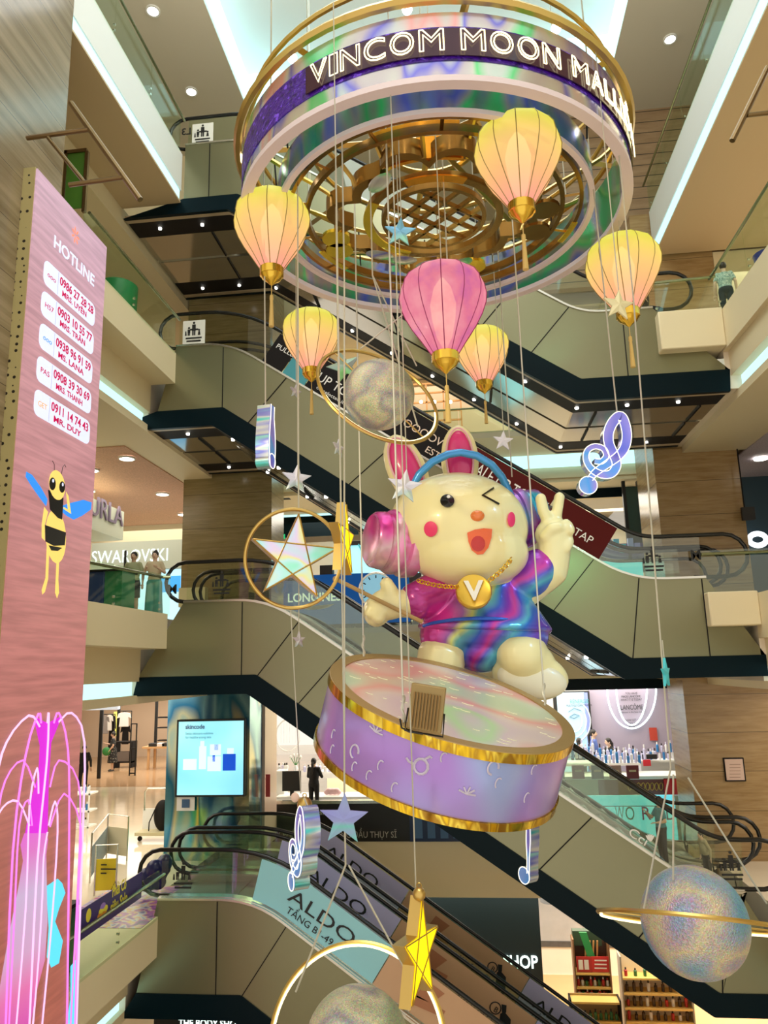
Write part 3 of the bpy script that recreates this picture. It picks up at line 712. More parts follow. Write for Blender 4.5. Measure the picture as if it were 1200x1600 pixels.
for i, j in enumerate(jets):
    pts = []
    for k in range(13):
        t = k/12*4; a = min(3, int(t)); u = t-a
        p0 = j[max(0, a-1)]; p1 = j[a]; p2 = j[a+1]; p3_ = j[min(4, a+2)]
        pts.append(tuple(.5*((2*p1[c]) + (-p0[c]+p2[c])*u + (2*p0[c]-5*p1[c]+4*p2[c]-p3_[c])*u*u + (-p0[c]+3*p1[c]-3*p2[c]+p3_[c])*u**3) for c in (0, 1)))
    curve2('fountain_jet', SPNK if i % 2 else SLIL, ft, pts, .021 if i < 5 else .017, .014)
flat('cyan_feather', SCYA, scr)([(72, 1385), (90, 1373), (97, 1380), (102, 1395), (92, 1420), (86, 1440), (98, 1470), (92, 1505), (80, 1512), (73, 1495), (76, 1450)])
flat('cyan_feather', SCYA, scr)([(28, 1590), (48, 1562), (53, 1562), (48, 1590), (40, 1620), (20, 1620)])
flat('cyan_feather', SCYA, scr)([(110, 1510), (118, 1500), (116, 1600), (108, 1620), (104, 1600), (110, 1560)])

# ================================================================ foils and neon
HOLO_ST = [(.25, (.35, .80, .70)), (.36, (.72, .80, .78)), (.42, (.20, .85, .35)), (.47, (.74, .78, .74)), (.53, (.66, .62, .70)), (.57, (.25, .25, .90)), (.61, (.70, .78, .80)), (.68, (.95, .5, .5)), (.75, (.7, .75, .75))]
HOLOB = holo('holographic_band', HOLO_ST, (1.4, 1.4, .5), 1.0, .2, .7, .25)
HOLOI = holo('holographic_band_inner', [(.25, (.10, .45, .35)), (.38, (.30, .34, .30)), (.46, (.08, .60, .25)), (.52, (.42, .38, .45)), (.58, (.15, .20, .70)), (.66, (.32, .42, .40)), (.75, (.6, .3, .35))], (1.4, 1.4, .6), 1.1, .2, .7, .4)
SEQ = holo('purple_sequins', [(.35, (.02, .002, .12)), (.5, (.07, .006, .36)), (.57, (.03, .004, .20)), (.64, (.22, .08, .95))], (1, 1, 1.6), 9, .35, .0, .3, film=0, detail=4, sparkle=25)  # brightest ramp stop paints the sequin sparkle into the colour
PINKP = mat('pale_pink_edge', (.78, .66, .70), .5)
NEON = glow('warm_neon', (1.0, .88, .50), 1.9)
NEONW = glow('white_neon', (1, .95, .78), 1.05)
CC = V(-.21, 9.32, 0)
def ringwall(mb, R, z0, z1, th, n=96, a0=0, a1=2*PI, c=CC):
    full = abs(a1-a0-2*PI) < 1e-6; N = n if full else n+1
    vv = []
    for k in range(N):
        a = a0+(a1-a0)*k/n; s, co = math.sin(a), -math.cos(a)
        for r, z in ((R, z0), (R, z1), (R-th, z1), (R-th, z0)): vv.append(V(c.x + r*s, c.y + r*co, z))
    f = []
    for k in range(n):
        a = 4*k; b = 4*((k+1) % N)
        for q in range(4): f.append((a+q, b+q, b+(q+1) % 4, a+(q+1) % 4))
    if not full: f += [(0,1,2,3), (4*n,4*n+1,4*n+2,4*n+3)]
    return mb.add(vv, f)
ch = thing('ring_chandelier', 'huge hanging double ring with rainbow foil, purple sequins and neon lettering', 'hanging display', (CC.x, CC.y, 5.91))
ow = obj('outer_ring', ringwall(MB(), 2.59, 5.97, 6.15, .05), HOLOB, ch, label='lower rainbow foil strip of the outer ring')
obj('outer_ring', ringwall(MB(), 2.59, 6.56, 6.75, .05), HOLOB, ch, label='upper rainbow foil strip of the outer ring')
sq = obj('sequin_band', ringwall(MB(), 2.60, 6.15, 6.56, .05), SEQ, ch, label='band of purple sequins')
obj('ring_lining', ringwall(MB(), 2.54, 5.97, 6.75, .02), HOLOI, ch, label='rainbow foil lining')
obj('ring_rim', ringwall(MB(), 2.61, 5.90, 5.97, .13), PINKP, ch, label='pale pink lower rim')
obj('sign_backing', ringwall(MB(), 2.625, 6.19, 6.52, .012, 40, math.radians(-29.5), math.radians(84)), mat('dark_acrylic', (.05, .02, .04), .12), ch)
obj('inner_ring', ringwall(MB(), 2.13, 5.97, 6.36, .04), HOLOI, ch, label='inner ring of dull rainbow foil')
obj('inner_ring_rim', ringwall(MB(), 2.14, 5.91, 5.97, .07), PINKP, ch, label='pale pink rim of the inner ring')
# neon lettering, one outlined letter each
letters = 'VINCOM MOON MALLIDAY'
W = dict(I=.42, M=1.08, O=1.05, N=.95, C=.98, V=.92, A=.92, L=.74, D=.95, Y=.9); W[' '] = .42
tot = sum(W[c] for c in letters); ang = math.radians(-28.0); span = math.radians(107)
for c in letters:
    da = span*W[c]/tot
    if c != ' ':
        cu = bpy.data.curves.new('t', 'FONT'); cu.body = c; cu.size = 1; cu.fill_mode = 'NONE'; cu.bevel_depth = 0; cu.resolution_u = 4
        t = bpy.data.objects.new('t', cu); C.objects.link(t); me = bpy.data.meshes.new_from_object(t); bpy.data.objects.remove(t)
        xs = [v.co.x for v in me.vertices]; x0, x1 = min(xs), max(xs); wid = da*2.66*.80
        adj = {}
        for ed in me.edges:
            a, b = ed.vertices; adj.setdefault(a, []).append(b); adj.setdefault(b, []).append(a)
        q = MB(); seen = set()
        def pos(i, k=1.0, dr=0):
            co = me.vertices[i].co; a = ang + ((co.x-x0)/(x1-x0)*.80+.10)*da; z = 6.225 + co.y/.73*.275
            return V(CC.x+(2.655+dr)*math.sin(a), CC.y-(2.655+dr)*math.cos(a), z)
        for s0 in adj:
            if s0 in seen: continue
            loop = [s0]; seen.add(s0); cur = s0
            while True:
                nx = [b for b in adj[cur] if b not in seen]
                if not nx: break
                cur = nx[0]; seen.add(cur); loop.append(cur)
            pts = [pos(i) for i in loop]
            keep = [pts[0]]
            for p in pts[1:]:
                if (p-keep[-1]).length > .012: keep.append(p)
            if len(keep) > 2: q.tube(keep, .0085, 5, True)
        bpy.data.meshes.remove(me)
        obj('neon_letter', q, NEON, ch)
    ang += da
# gold lattice work hanging inside the rings
GOLDD = mat('dark_gold', (.34, .19, .05), .22, .95); GOLDO_REFL = mat('gold_orange_reflection', (.95, .42, .04), .22, .9); GOLDY_REFL = mat('gold_yellow_reflection', (.95, .68, .06), .22, .9)  # orange and yellow tones paint reflections onto the gold
def flatring(R, w, z, h, m, nme='gold_ring', **k): return obj(nme, ringwall(MB(), R, z, z+h, w, **k), m, ch)
flatring(2.0, .05, 5.98, .10, GOLDD); flatring(1.76, .06, 5.98, .10, GOLDD)
for k in range(14):
    a = k*2*PI/14+.1; d = V(math.sin(a), -math.cos(a), 0)
    obj('gold_spacer', MB().tube([CC+d*1.74+V(0,0,6.03), CC+d*1.97+V(0,0,6.03)], .022, 4), GOLDD, ch)
flatring(.95, .10, 5.98, .09, GOLDY_REFL if False else GOLDD, n=64); flatring(.72, .06, 5.98, .08, GOLDD, n=48)
flatring(.97, .13, 5.975, .02, GOLDY_REFL, n=24, a0=3.6, a1=5.3); flatring(.97, .13, 5.975, .02, GOLDO_REFL, n=24, a0=-.35, a1=.5)
flatring(2.02, .08, 5.975, .02, GOLDY_REFL, n=10, a0=1.75, a1=2.0); flatring(1.8, .09, 5.975, .02, GOLDY_REFL, n=10, a0=4.05, a1=4.4)
# scalloped cloud ring
cp = []
for k in range(12):
    a0 = k*2*PI/12
    for j in range(7):
        t = j/7; a = a0 + t*2*PI/12; r = 1.24 + .24*math.sin(PI*t)**.7 if k % 3 != 1 else 1.20 + .10*math.sin(PI*t)
        cp.append((a, r))
q = MB(); vv = []
for a, r in cp:
    s, co = math.sin(a), -math.cos(a)
    for rr, z in ((r, 5.98), (r, 6.20), (r-.13, 6.20), (r-.13, 5.98)): vv.append(V(CC.x+rr*s, CC.y+rr*co, z))
n = len(cp); q.add(vv, [(4*k+i, 4*((k+1) % n)+i, 4*((k+1) % n)+(i+1) % 4, 4*k+(i+1) % 4) for k in range(n) for i in range(4)])
obj('cloud_ring', q, GOLDD, ch, label='scalloped cloud shaped gold ring')
for (az, r, m_) in ((4.55, 1.42, GOLDY_REFL), (4.35, 1.5, GOLDY_REFL), (2.75, 1.4, GOLDY_REFL), (1.55, 1.5, GOLDD), (1.9, 1.5, GOLDD)):
    c0 = CC + V(math.sin(az)*r, -math.cos(az)*r, 5.96)
    obj('cloud_lobe', MB().lathe([(.20, 0), (.20, .05)], Matrix.Translation(c0), 20), m_, ch)
for (az, r) in ((5.35, 1.15), (3.65, 1.1), (3.3, 1.05), (2.9, 1.1), (2.5, 1.2)):
    c0 = CC + V(math.sin(az+.35)*r, -math.cos(az+.35)*r, 5.95)
    obj('foil_plate', MB().ell(c0, (.22, .12, .012), Matrix.Rotation(az, 3, 'Z'), 16, 6), HOLOB, ch)
# orange reflections on the gold, built as coloured strips
flatring(1.28, .05, 6.0, .30, GOLDO_REFL, 'orange_reflection_band', n=24, a0=-.45, a1=.35)
flatring(1.76, .05, 6.08, .05, GOLDO_REFL, 'orange_reflection_strip', n=16, a0=-.38, a1=.22); flatring(2.0, .05, 6.08, .04, GOLDO_REFL, 'orange_reflection_strip', n=16, a0=-.34, a1=.2)
# central lattice
for i in (-1.5, -.5, .5, 1.5):
    for (u, v) in (((.72, .69), (-.69, .72)), ((-.69, .72), (.72, .69))):
        d = V(*u, 0).normalized(); w_ = V(*v, 0).normalized(); o_ = i*.24; L = math.sqrt(max(.01, .68**2-o_**2))*(1 if abs(i) < 2 else .55)
        obj('lattice_bar', MB().obox(CC+w_*o_+V(0,0,6.02), d*2*L, w_*.038, V(0,0,.06)), GOLDD if i < 1 else GOLDB, ch)
# gold truss above
TZ = 6.93
for R_, z_, r_ in ((2.66, TZ-.08, .055), (2.56, TZ+.04, .04), (2.5, TZ+.35, .035), (1.7, TZ+.3, .04), (.7, TZ+.3, .045)):
    obj('truss_ring', MB().tube([CC+V(R_*math.sin(a*PI/32), -R_*math.cos(a*PI/32), z_) for a in range(64)], r_, 6, True), GOLDB, ch)
for k in range(8):
    a = k*PI/4+.2; d = V(math.sin(a), -math.cos(a), 0)
    obj('truss_beam', MB().tube([CC+d*.2+V(0,0,TZ+.3), CC+d*2.6+V(0,0,TZ+.0)], .045, 4), GOLDB, ch)
for k in range(16):
    a = k*PI/8+.35; d = V(math.sin(a), -math.cos(a), 0)
    obj('curved_rib', MB().tube([CC+d*(2.45-1.15*math.sin(t*PI/16)**2)+V(0,0,TZ-.1-.85*t/8) for t in range(9)], .03, 5), GOLDB, ch)
for k in range(12):
    a = k*PI/6+.1; d = V(math.sin(a), -math.cos(a), 0)
    obj('hook_chain', MB().tube([CC+d*2.15+V(0,0,6.35), CC+d*2.2+V(0,0,TZ+.1)], .012, 4), DARK, ch)
for az in (-.62, -.05, .62, 1.3, -1.4):
    d = V(math.sin(az), -math.cos(az), 0)
    obj('spot_head', MB().ell(CC+d*2.56+V(0,0,6.86), .055), WARML, ch)
q = MB()
for k in range(6):
    a = k*PI/3; d = V(math.sin(a), -math.cos(a), 0)
    obj('hanging_cable', MB().tube([CC+d*2.3+V(0,0,TZ), CC+d*2.3+V(0,0,20.4)], .010, 4), STEEL, ch)

# ================================================================ silk lanterns
def lanternmat(name, stops, es, spark=False):
    m, nt, b = nmat(name)
    tc = nt.nodes.new('ShaderNodeTexCoord'); sp = nt.nodes.new('ShaderNodeSeparateXYZ'); nt.links.new(tc.outputs['Object'], sp.inputs[0])
    mr = nt.nodes.new('ShaderNodeMapRange'); mr.inputs[1].default_value = -1.0; mr.inputs[2].default_value = 0; nt.links.new(sp.outputs[2], mr.inputs[0])
    if spark:
        n = nt.nodes.new('ShaderNodeTexNoise'); n.inputs['Scale'].default_value = 2.2; n.inputs['Detail'].default_value = 4; nt.links.new(tc.outputs['Object'], n.inputs['Vector'])
        r = ramp(nt, stops); ad = nt.nodes.new('ShaderNodeMath'); ad.operation = 'MULTIPLY_ADD'; ad.inputs[1].default_value = 1.0; ad.inputs[2].default_value = 0
        nt.links.new(n.outputs['Fac'], ad.inputs[0]); nt.links.new(ad.outputs[0], r.inputs[0])
    else:
        r = ramp(nt, stops); nt.links.new(mr.outputs[0], r.inputs[0])
    nt.links.new(r.outputs[0], b.inputs['Base Color']); nt.links.new(r.outputs[0], b.inputs['Emission Color'])
    b.inputs['Roughness'].default_value = .6; b.inputs['Base Color'].default_value = (.1, .06, .02, 1)
    for l_ in list(nt.links):
        if l_.to_socket == b.inputs['Base Color']: nt.links.remove(l_)
    b.inputs['Base Color'].default_value = (.12, .08, .03, 1); b.inputs['Emission Strength'].default_value = es
    tr = nt.nodes.new('ShaderNodeBsdfTransparent'); ms = nt.nodes.new('ShaderNodeMixShader'); ms.inputs[0].default_value = .10
    out = nt.nodes['Material Output']; nt.links.new(b.outputs[0], ms.inputs[1]); nt.links.new(tr.outputs[0], ms.inputs[2]); nt.links.new(ms.outputs[0], out.inputs[0])
    return m
LY = lanternmat('yellow_silk', [(0, (.95, .34, .28)), (.25, (1.0, .46, .22)), (.5, (1.0, .60, .20)), (.72, (.92, .72, .12)), (.85, (.80, .74, .06)), (1, (.70, .68, .04))], .84)
LPI = lanternmat('pink_silk', [(.3, (.55, .05, .40)), (.45, (.85, .16, .34)), (.58, (.95, .30, .42)), (.72, (.62, .08, .50))], .74, True)
LCORE = glow('lantern_core', (1, .78, .38), 1.7)
RIB = mat('lantern_rib', (.30, .22, .06), .5); RIBP = mat('pink_lantern_rib', (.30, .03, .12), .5)
TASSEL = mat('gold_tassel', (.66, .45, .14), .6)
def make_lantern(label, silk, rib, rot):
    t = thing('silk_lantern', label, 'lantern', (0, 0, 0))
    prof_ = [(.24, 0), (.33, -.02), (.42, -.09), (.475, -.18), (.497, -.30), (.485, -.41), (.435, -.55), (.355, -.70), (.26, -.84), (.145, -1.02)]
    n = 12; q = MB()
    vv = []; nn = n*4
    for (r, z) in prof_:
        for k in range(nn):
            a = 2*PI*k/nn; ph = (k % 4)/4; bulge = 1 - .030*math.sin(PI*ph)
            vv.append(V(r*bulge*math.cos(a), r*bulge*math.sin(a), z))
    f = [(i*nn+k, i*nn+(k+1) % nn, (i+1)*nn+(k+1) % nn, (i+1)*nn+k) for i in range(len(prof_)-1) for k in range(nn)]
    q.add(vv, f); q.add([v*1 for v in vv[:nn]], [list(range(nn))])
    obj('silk_shade', q, silk, t, local=True, smooth=50)
    q = MB()
    for k in range(n):
        a = 2*PI*k/n; q.tube([V((r+.004)*math.cos(a), (r+.004)*math.sin(a), z) for r, z in prof_], .0055, 4)
    q.tube([V(.457*math.cos(a*PI/18), .457*math.sin(a*PI/18), -.20) for a in range(36)], .004, 4, True)
    obj('ribs', q, rib, t, local=True)
    obj('lamp_column', MB().lathe([(.02, -.08), (.10, -.2), (.15, -.4), (.13, -.6), (.09, -.8), (.02, -.95)], None, 20), LCORE, t, local=True)
    obj('top_collar', MB().lathe([(.17, -.02), (.19, .05), (.12, .06)], None, 20), GOLDB, t, local=True)
    obj('gold_cap', MB().lathe([(.145, -1.0), (.155, -1.01), (.155, -1.11), (.14, -1.12), (.12, -1.16), (.06, -1.20), (.008, -1.25)], None, 24), GOLD, t, local=True)
    obj('tassel', MB().lathe([(.006, -1.25), (.006, -1.38), (.022, -1.39), (.026, -1.44), (.020, -1.46), (.03, -1.72), (.034, -1.82)], None, 10), TASSEL, t, local=True)
    c = obj('hanging_cord', MB().tube([V(0,0,.05), V(0,0,1.0)], .006, 4), CABLE, t, local=True)
    return t
def topz(p):
    return 6.93 if math.hypot(p[0]-CC.x, p[1]-CC.y) < 2.68 else 20.4
CABLE = mat('steel_cable', (.62, .60, .52), .4, .4)
lan0 = make_lantern('yellow silk lantern', LY, RIB, 0)
LL = [  # centre top px, width px, label
 (425, 311, 128, 'lit yellow silk lantern hanging at the left edge of the ring'),
 (806, 198, 143, 'largest yellow silk lantern, hanging high before the ring'),
 (970, 378, 116, 'yellow silk lantern right of the ring, before the stone column'),
 (486, 491, 94, 'small yellow silk lantern beside the upper glitter planet'),
 (752, 517, 84, 'smallest yellow silk lantern, half behind the pink one')]
for i, (px, py, w, lab) in enumerate(LL):
    Y = 1171*.98/w * .97
    l = lan0 if i == 0 else copy_tree(lan0)
    l['label'] = lab; l['group'] = 'yellow silk lanterns'; l.rotation_euler.z = .13+.3*i
    l.location = P(px, py, Y=Y)
    s = (7.0 - l.location.z)
    s = topz(l.location) - l.location.z
    for c_ in [q for q in bpy.data.objects if q.parent == l and q.name.startswith('hanging_cord')]: c_.scale = (1, 1, max(.3, s))
lp = make_lantern('pink silk lantern with purple panels hanging above the rabbit', LPI, RIBP, 0)
lp.location = P(690, 425, Y=1171*.98/140*.97)
for c_ in [q for q in bpy.data.objects if q.parent == lp and q.name.startswith('hanging_cord')]: c_.scale = (1, 1, 7-lp.location.z)

# ================================================================ planets with lit rings
def glitter(name, stops, axis=2, lo=-1, hi=1, rough=.35):
    m, nt, b = nmat(name)
    tc = nt.nodes.new('ShaderNodeTexCoord'); n = nt.nodes.new('ShaderNodeTexNoise'); n.inputs['Scale'].default_value = 1.5; n.inputs['Detail'].default_value = 1
    nt.links.new(tc.outputs['Generated'], n.inputs['Vector']); r = ramp(nt, stops); nt.links.new(n.outputs['Fac'], r.inputs[0])
    vo = nt.nodes.new('ShaderNodeTexVoronoi'); vo.inputs['Scale'].default_value = 75; nt.links.new(tc.outputs['Generated'], vo.inputs['Vector'])
    mx = nt.nodes.new('ShaderNodeMix'); mx.data_type = 'RGBA'; mx.blend_type = 'OVERLAY'; mx.inputs[0].default_value = .32
    nt.links.new(r.outputs[0], mx.inputs[6]); nt.links.new(vo.outputs['Color'], mx.inputs[7])
    hs = nt.nodes.new('ShaderNodeHueSaturation'); hs.inputs['Saturation'].default_value = .8; nt.links.new(mx.outputs[2], hs.inputs['Color'])
    nt.links.new(hs.outputs[0], b.inputs['Base Color'])
    bp = nt.nodes.new('ShaderNodeBump'); bp.inputs['Strength'].default_value = .8; bp.inputs['Distance'].default_value = .01
    nt.links.new(vo.outputs['Distance'], bp.inputs['Height']); nt.links.new(bp.outputs[0], b.inputs['Normal'])
    b.inputs['Roughness'].default_value = rough; b.inputs['Metallic'].default_value = .35
    return m
GL1 = glitter('glitter_silver', [(.3, (.34, .40, .22)), (.42, (.62, .58, .36)), (.5, (.34, .32, .34)), (.58, (.70, .66, .46)), (.7, (.22, .45, .60))])
GL2 = glitter('glitter_blue', [(.3, (.05, .36, .60)), (.42, (.42, .42, .50)), (.5, (.66, .56, .32)), (.56, (.44, .34, .48)), (.62, (.08, .34, .62))])
def planet(label, c, r, R, nrm, gm, led_out, rot=0, wires=(), arc=None):
    t = thing('ringed_planet', label, 'hanging planet', c)
    obj('glitter_ball', MB().ell(c, r, None, 40, 24), gm, t)
    nrm = Vector(nrm).normalized(); u = nrm.cross(V(0,1,.01)).normalized(); v = nrm.cross(u)
    N = 72
    obj('planet_ring', MB().tube([c+u*R*math.cos(a*2*PI/N)+v*R*math.sin(a*2*PI/N) for a in range(N)], .022, 6, True), GOLDB, t)
    lp_ = [c+u*(R-.024)*math.cos(a*2*PI/N)+v*(R-.024)*math.sin(a*2*PI/N)+nrm*led_out for a in range(N)]
    if arc:
        ok = [arc(p-c) for p in lp_]; st_ = next(i for i in range(N) if ok[i] and not ok[i-1]); run = []
        while ok[(st_+len(run)) % N] and len(run) < N: run.append(lp_[(st_+len(run)) % N])
        obj('light_strip', MB().tube(run, .012, 5), NEON, t)
    else: obj('light_strip', MB().tube(lp_, .012, 5, True), NEON, t)
    for k in (0, N//2): d = u*math.cos(k*2*PI/N)+v*math.sin(k*2*PI/N); obj('ring_bracket', MB().tube([c+d*(r*.97), c+d*R], .010, 5), GOLDB, t)
    for w_ in wires: obj('hanging_cable', MB().tube(w_, .009, 4), CABLE, t)
    return t
c1 = P(592, 617, Y=8.5)
planet('glitter planet in a tilted gold ring above the rabbit', c1, .43, .79, (.73, -1, .66), GL1, -.0, arc=lambda d: d.z < -.12, wires=[[P(700, 435, Y=8.5), P(563, 545, Y=8.3)], [P(582, 430, Y=8.5), P(651, 572, Y=8.7)], [P(582, 430, Y=8.5), P(653, 667, Y=8.4)], [P(582, 430, Y=8.5), V(P(582, 430, Y=8.5).x, 8.5, 7)], [P(700, 435, Y=8.5), V(P(700, 435, Y=8.5).x, 8.5, 7)]])
c2 = P(1085, 1440, Y=8.2)
planet('blue and silver glitter planet with an edge-on ring, lower right', c2, .50, .90, V(.02,.0,1)-c2.normalized()*(c2.normalized().z-.045), GL2, -.03, arc=lambda d: d.y > -.05, wires=[[P(1006, 1420, Y=8.0), P(1048, 1200, Y=8.2), P(990, 470, Y=8.2), V(P(990, 470, Y=8.2).x, 8.2, 7)], [P(1198, 1412, Y=8.2), P(1075, 1215, Y=8.2)], [P(1052, 1375, Y=8.0), P(1052, 1210, Y=8.1)]])
c3 = P(558, 1632, Y=7.5) 
planet('pale glitter planet at the bottom inside a ring of small lights', c3, .47, .80, (0, -1, .3), GL1, .02, wires=[[P(462, 1550, Y=7.5), P(540, 1352, Y=7.5)], [P(650, 1546, Y=7.5), P(545, 1352, Y=7.5)], [P(540, 1352, Y=7.5), P(538, 1255, Y=7.5), P(538, 440, Y=7.5), V(P(538, 440, Y=7.5).x, 7.5, 7)]])

# ================================================================ hanging stars
def star_pts(r, ri=.42, n=5, rot=PI/2): return [((r if k % 2 == 0 else r*ri)*math.cos(rot+k*PI/n), (r if k % 2 == 0 else r*ri)*math.sin(rot+k*PI/n)) for k in range(2*n)]
def star(label, px, py, Y, r_px, m, yaw=0, roll=0, fold=.12, deep=.0, cable_to=None, ri=.42, pitch=0):
    c = P(px, py, Y=Y); r = r_px*Y*1.0/1171*1.02
    t = thing('hanging_star', label, 'star', c)
    Mx = Matrix.Translation(c) @ Matrix.Rotation(yaw, 4, 'Z') @ Matrix.Rotation(pitch, 4, 'X') @ Matrix.Rotation(roll, 4, 'Y')
    pts = star_pts(r, ri)
    q = MB(); d = max(.012, deep/2)
    o = [Mx @ V(x, -d, z) for x, z in pts] + [Mx @ V(x, d, z) for x, z in pts] + [Mx @ V(0, -d-fold*r, 0), Mx @ V(0, d+fold*r, 0)]
    n = 10; f = [(k, (k+1) % n, 20) for k in range(n)] + [(n+(k+1) % n, n+k, 21) for k in range(n)] + [(k, n+k, n+(k+1) % n, (k+1) % n) for k in range(n)]
    q.add(o, f); obj('star_body', q, m, t, smooth=0)
    top = Mx @ V(*[pts[0][0]], 0, pts[0][1]) if False else Mx @ V(pts[0][0], 0, pts[0][1])
    zt = cable_to if cable_to is not None else topz(top)
    if zt > top.z: obj('hanging_cable', MB().tube([top, V(top.x, top.y, zt)], .006, 4), CABLE, t)
    return t, c, r, Mx
SV = holo('silver_foil', [(.3, (.50, .50, .66)), (.5, (.72, .70, .80)), (.6, (.50, .62, .66)), (.75, (.60, .74, .50))], (1,1,1), 2.2, .3, .55, 1)
SB_ = holo('blue_foil', [(.3, (.12, .40, .70)), (.5, (.25, .55, .75)), (.65, (.35, .75, .60))], (1,1,1), 2.2, .3, .55, 1)
SI = holo('violet_green_foil', [(.35, (.22, .20, .60)), (.5, (.30, .34, .62)), (.6, (.18, .52, .50)), (.75, (.35, .28, .65))], (.6,.6,1.4), 1.6, .3, .6, .6)
SG = holo('grey_green_foil', [(.35, (.28, .40, .36)), (.5, (.35, .50, .46)), (.65, (.25, .65, .25))], (1,1,1), 2, .3, .6, .6)
star('silver foil star half folded, above the star in a ring', 463, 748, 9.0, 25, SV, .3, .1)
star('tiny pale star on the cable left of the upper planet', 462, 612, 9.2, 13, SV, 1.0, .1)
star('tiny silver star on the cable above the gold star', 529, 700, 8.8, 16, SV, 1.15, .1)
star('tiny folded silver star below the star in a ring', 467, 1000, 8.9, 13, SV, 1.0, 0)
star('silver foil star hanging in front of the rabbit left ear', 632, 760, 7.9, 29, SV, .2, .15)
star('small white star right of the pink rabbit ear', 786, 689, 11.0, 17, mat('white_foil', (.75, .74, .85), .4), .2, .1)
star('pale translucent looking star in front of the right lantern', 966, 477, 7.6, 27, mat('pale_gold_foil', (.78, .70, .42), .35, .3), .25, .12)
star('bright blue folded star on the long right cable', 1040, 1052, 8.2, 22, mat('cyan_foil', (.08, .62, .72), .4, .2), 1.1, 0, cable_to=P(1040, 1000, Y=8.2).z)
star('large violet and green foil star below the drum at left', 537, 1280, 6.6, 37, SI, .1, .06, cable_to=6.9)
star('blue glitter star hanging inside the ring lattice', 625, 363, 7.7, 28, SB_, .1, .1, cable_to=7)
star('grey green foil star behind the upper planet', 538, 573, 9.9, 30, SG, .1, -.3)
star('small silver star partly hidden at the right below the ring', 470, 737, 9.4, 10, SV, .6, .1) if False else None
YELF = glow('yellow_lightbox', (1.0, .78, .0), .95)
for (lab, px, py, Y, rp, yaw, roll) in (('gold edged yellow star seen nearly edge-on beside the star in a ring', 534, 845, 8.0, 62, 1.52, .0), ('gold edged glowing yellow star in front of the shoe posters', 650, 1488, 6.8, 72, 1.28, .1)):
    t, c, r, Mx = star(lab, px, py, Y, rp, GOLDB, yaw, roll, fold=0, deep=.10, cable_to=7.0)
    q = MB(); pts = star_pts(r*.93)
    q.prism([Mx @ V(x, -.057, z) for x, z in pts], Mx.to_3x3() @ V(0, .005, 0)); obj('yellow_face', q, YELF, t, smooth=0)
    for k in range(5):
        a, b = pts[2*k], pts[(2*k+4) % 10]
        obj('gold_line', MB().tube([Mx @ V(a[0], -.060, a[1]), Mx @ V(b[0], -.060, b[1])], .006, 4), GOLDB, t)
# star in a ring
c = P(459, 872, Y=8.3); t = thing('star_in_ring', 'pearly lit star framed in gold inside a gold hoop', 'star', c)
Mx = Matrix.Translation(c) @ Matrix.Rotation(.34, 4, 'Z') @ Matrix.Rotation(.0, 4, 'X') @ Matrix.Rotation(.10, 4, 'Y')
R_ = .545
obj('hoop', MB().tube([Mx @ V(R_*math.cos(a*PI/36), 0, R_*1.04*math.sin(a*PI/36)) for a in range(72)], .022, 8, True), GOLDB, t)
pts = star_pts(.52, .40)
obj('star_frame', MB().prism([Mx @ V(x, -.06, z) for x, z in pts], Mx.to_3x3() @ V(0, .14, 0)), mat('rose_gold', (.62, .42, .28), .3, .8), t)
PEARL = holo('pearl_face', [(.3, (.15, .70, .55)), (.42, (.40, .66, .72)), (.5, (.60, .52, .75)), (.55, (.66, .66, .30)), (.6, (.45, .70, .75)), (.75, (.10, .70, .35))], (1, 1, 1.2), 1.6, .3, .55, .4, emit=.28, film=0)
obj('star_face', MB().prism([Mx @ V(x*.93, -.064, z*.93) for x, z in pts], Mx.to_3x3() @ V(0, .004, 0)), PEARL, t)
for k in range(5):
    a, b = pts[2*k], pts[(2*k+4) % 10]
    obj('gold_line', MB().tube([Mx @ V(a[0]*.97, -.068, a[1]*.97), Mx @ V(b[0]*.97, -.068, b[1]*.97)], .009, 4), GOLDB, t)
tp = Mx @ V(0, 0, R_*1.04); obj('hanging_cable', MB().tube([tp, V(tp.x, tp.y, 7)], .009, 4), CABLE, t)
obj('hanging_cable', MB().tube([Mx @ V(.02, 0, -R_*1.04), P(470, 1240, Y=8.3)], .006, 4), CABLE, t)

# ================================================================ music signs
CLEF = [(.10,-.62),(.16,-.50),(.26,-.38),(.44,-.20),(.62,.0),(.72,.22),(.72,.50),(.62,.78),(.52,.86),(.40,.70),(.34,.46),(.38,.22),(.52,-.02),(.60,-.22),(.52,-.42),(.32,-.48),(.10,-.40),(-.04,-.22),(-.04,-.02),(.10,.10),(.28,.08),(.36,-.06),(.28,-.2),(.14,-.22)]
def smooth_path(pts, n=4):
    o = []
    for i in range(len(pts)-1):
        p0 = pts[max(0, i-1)]; p1 = pts[i]; p2 = pts[i+1]; p3_ = pts[min(len(pts)-1, i+2)]
        for k in range(n):
            u = k/n; o.append(tuple(.5*((2*p1[c]) + (-p0[c]+p2[c])*u + (2*p0[c]-5*p1[c]+4*p2[c]-p3_[c])*u*u + (-p0[c]+3*p1[c]-3*p2[c]+p3_[c])*u**3) for c in (0, 1)))
    return o + [pts[-1]]
MUSF = holo('music_face', [(.35, (.10, .12, .55)), (.5, (.26, .22, .62)), (.6, (.06, .28, .70)), (.7, (.25, .35, .7))], (1,1,1), 1.5, .35, .2, .4, emit=.22, film=0)
MUSS = holo('music_side', [(.3, (.10, .60, .62)), (.45, (.62, .66, .72)), (.55, (.20, .22, .75)), (.7, (.30, .78, .72))], (.6, .6, 5), 1.4, .2, .75, .3)
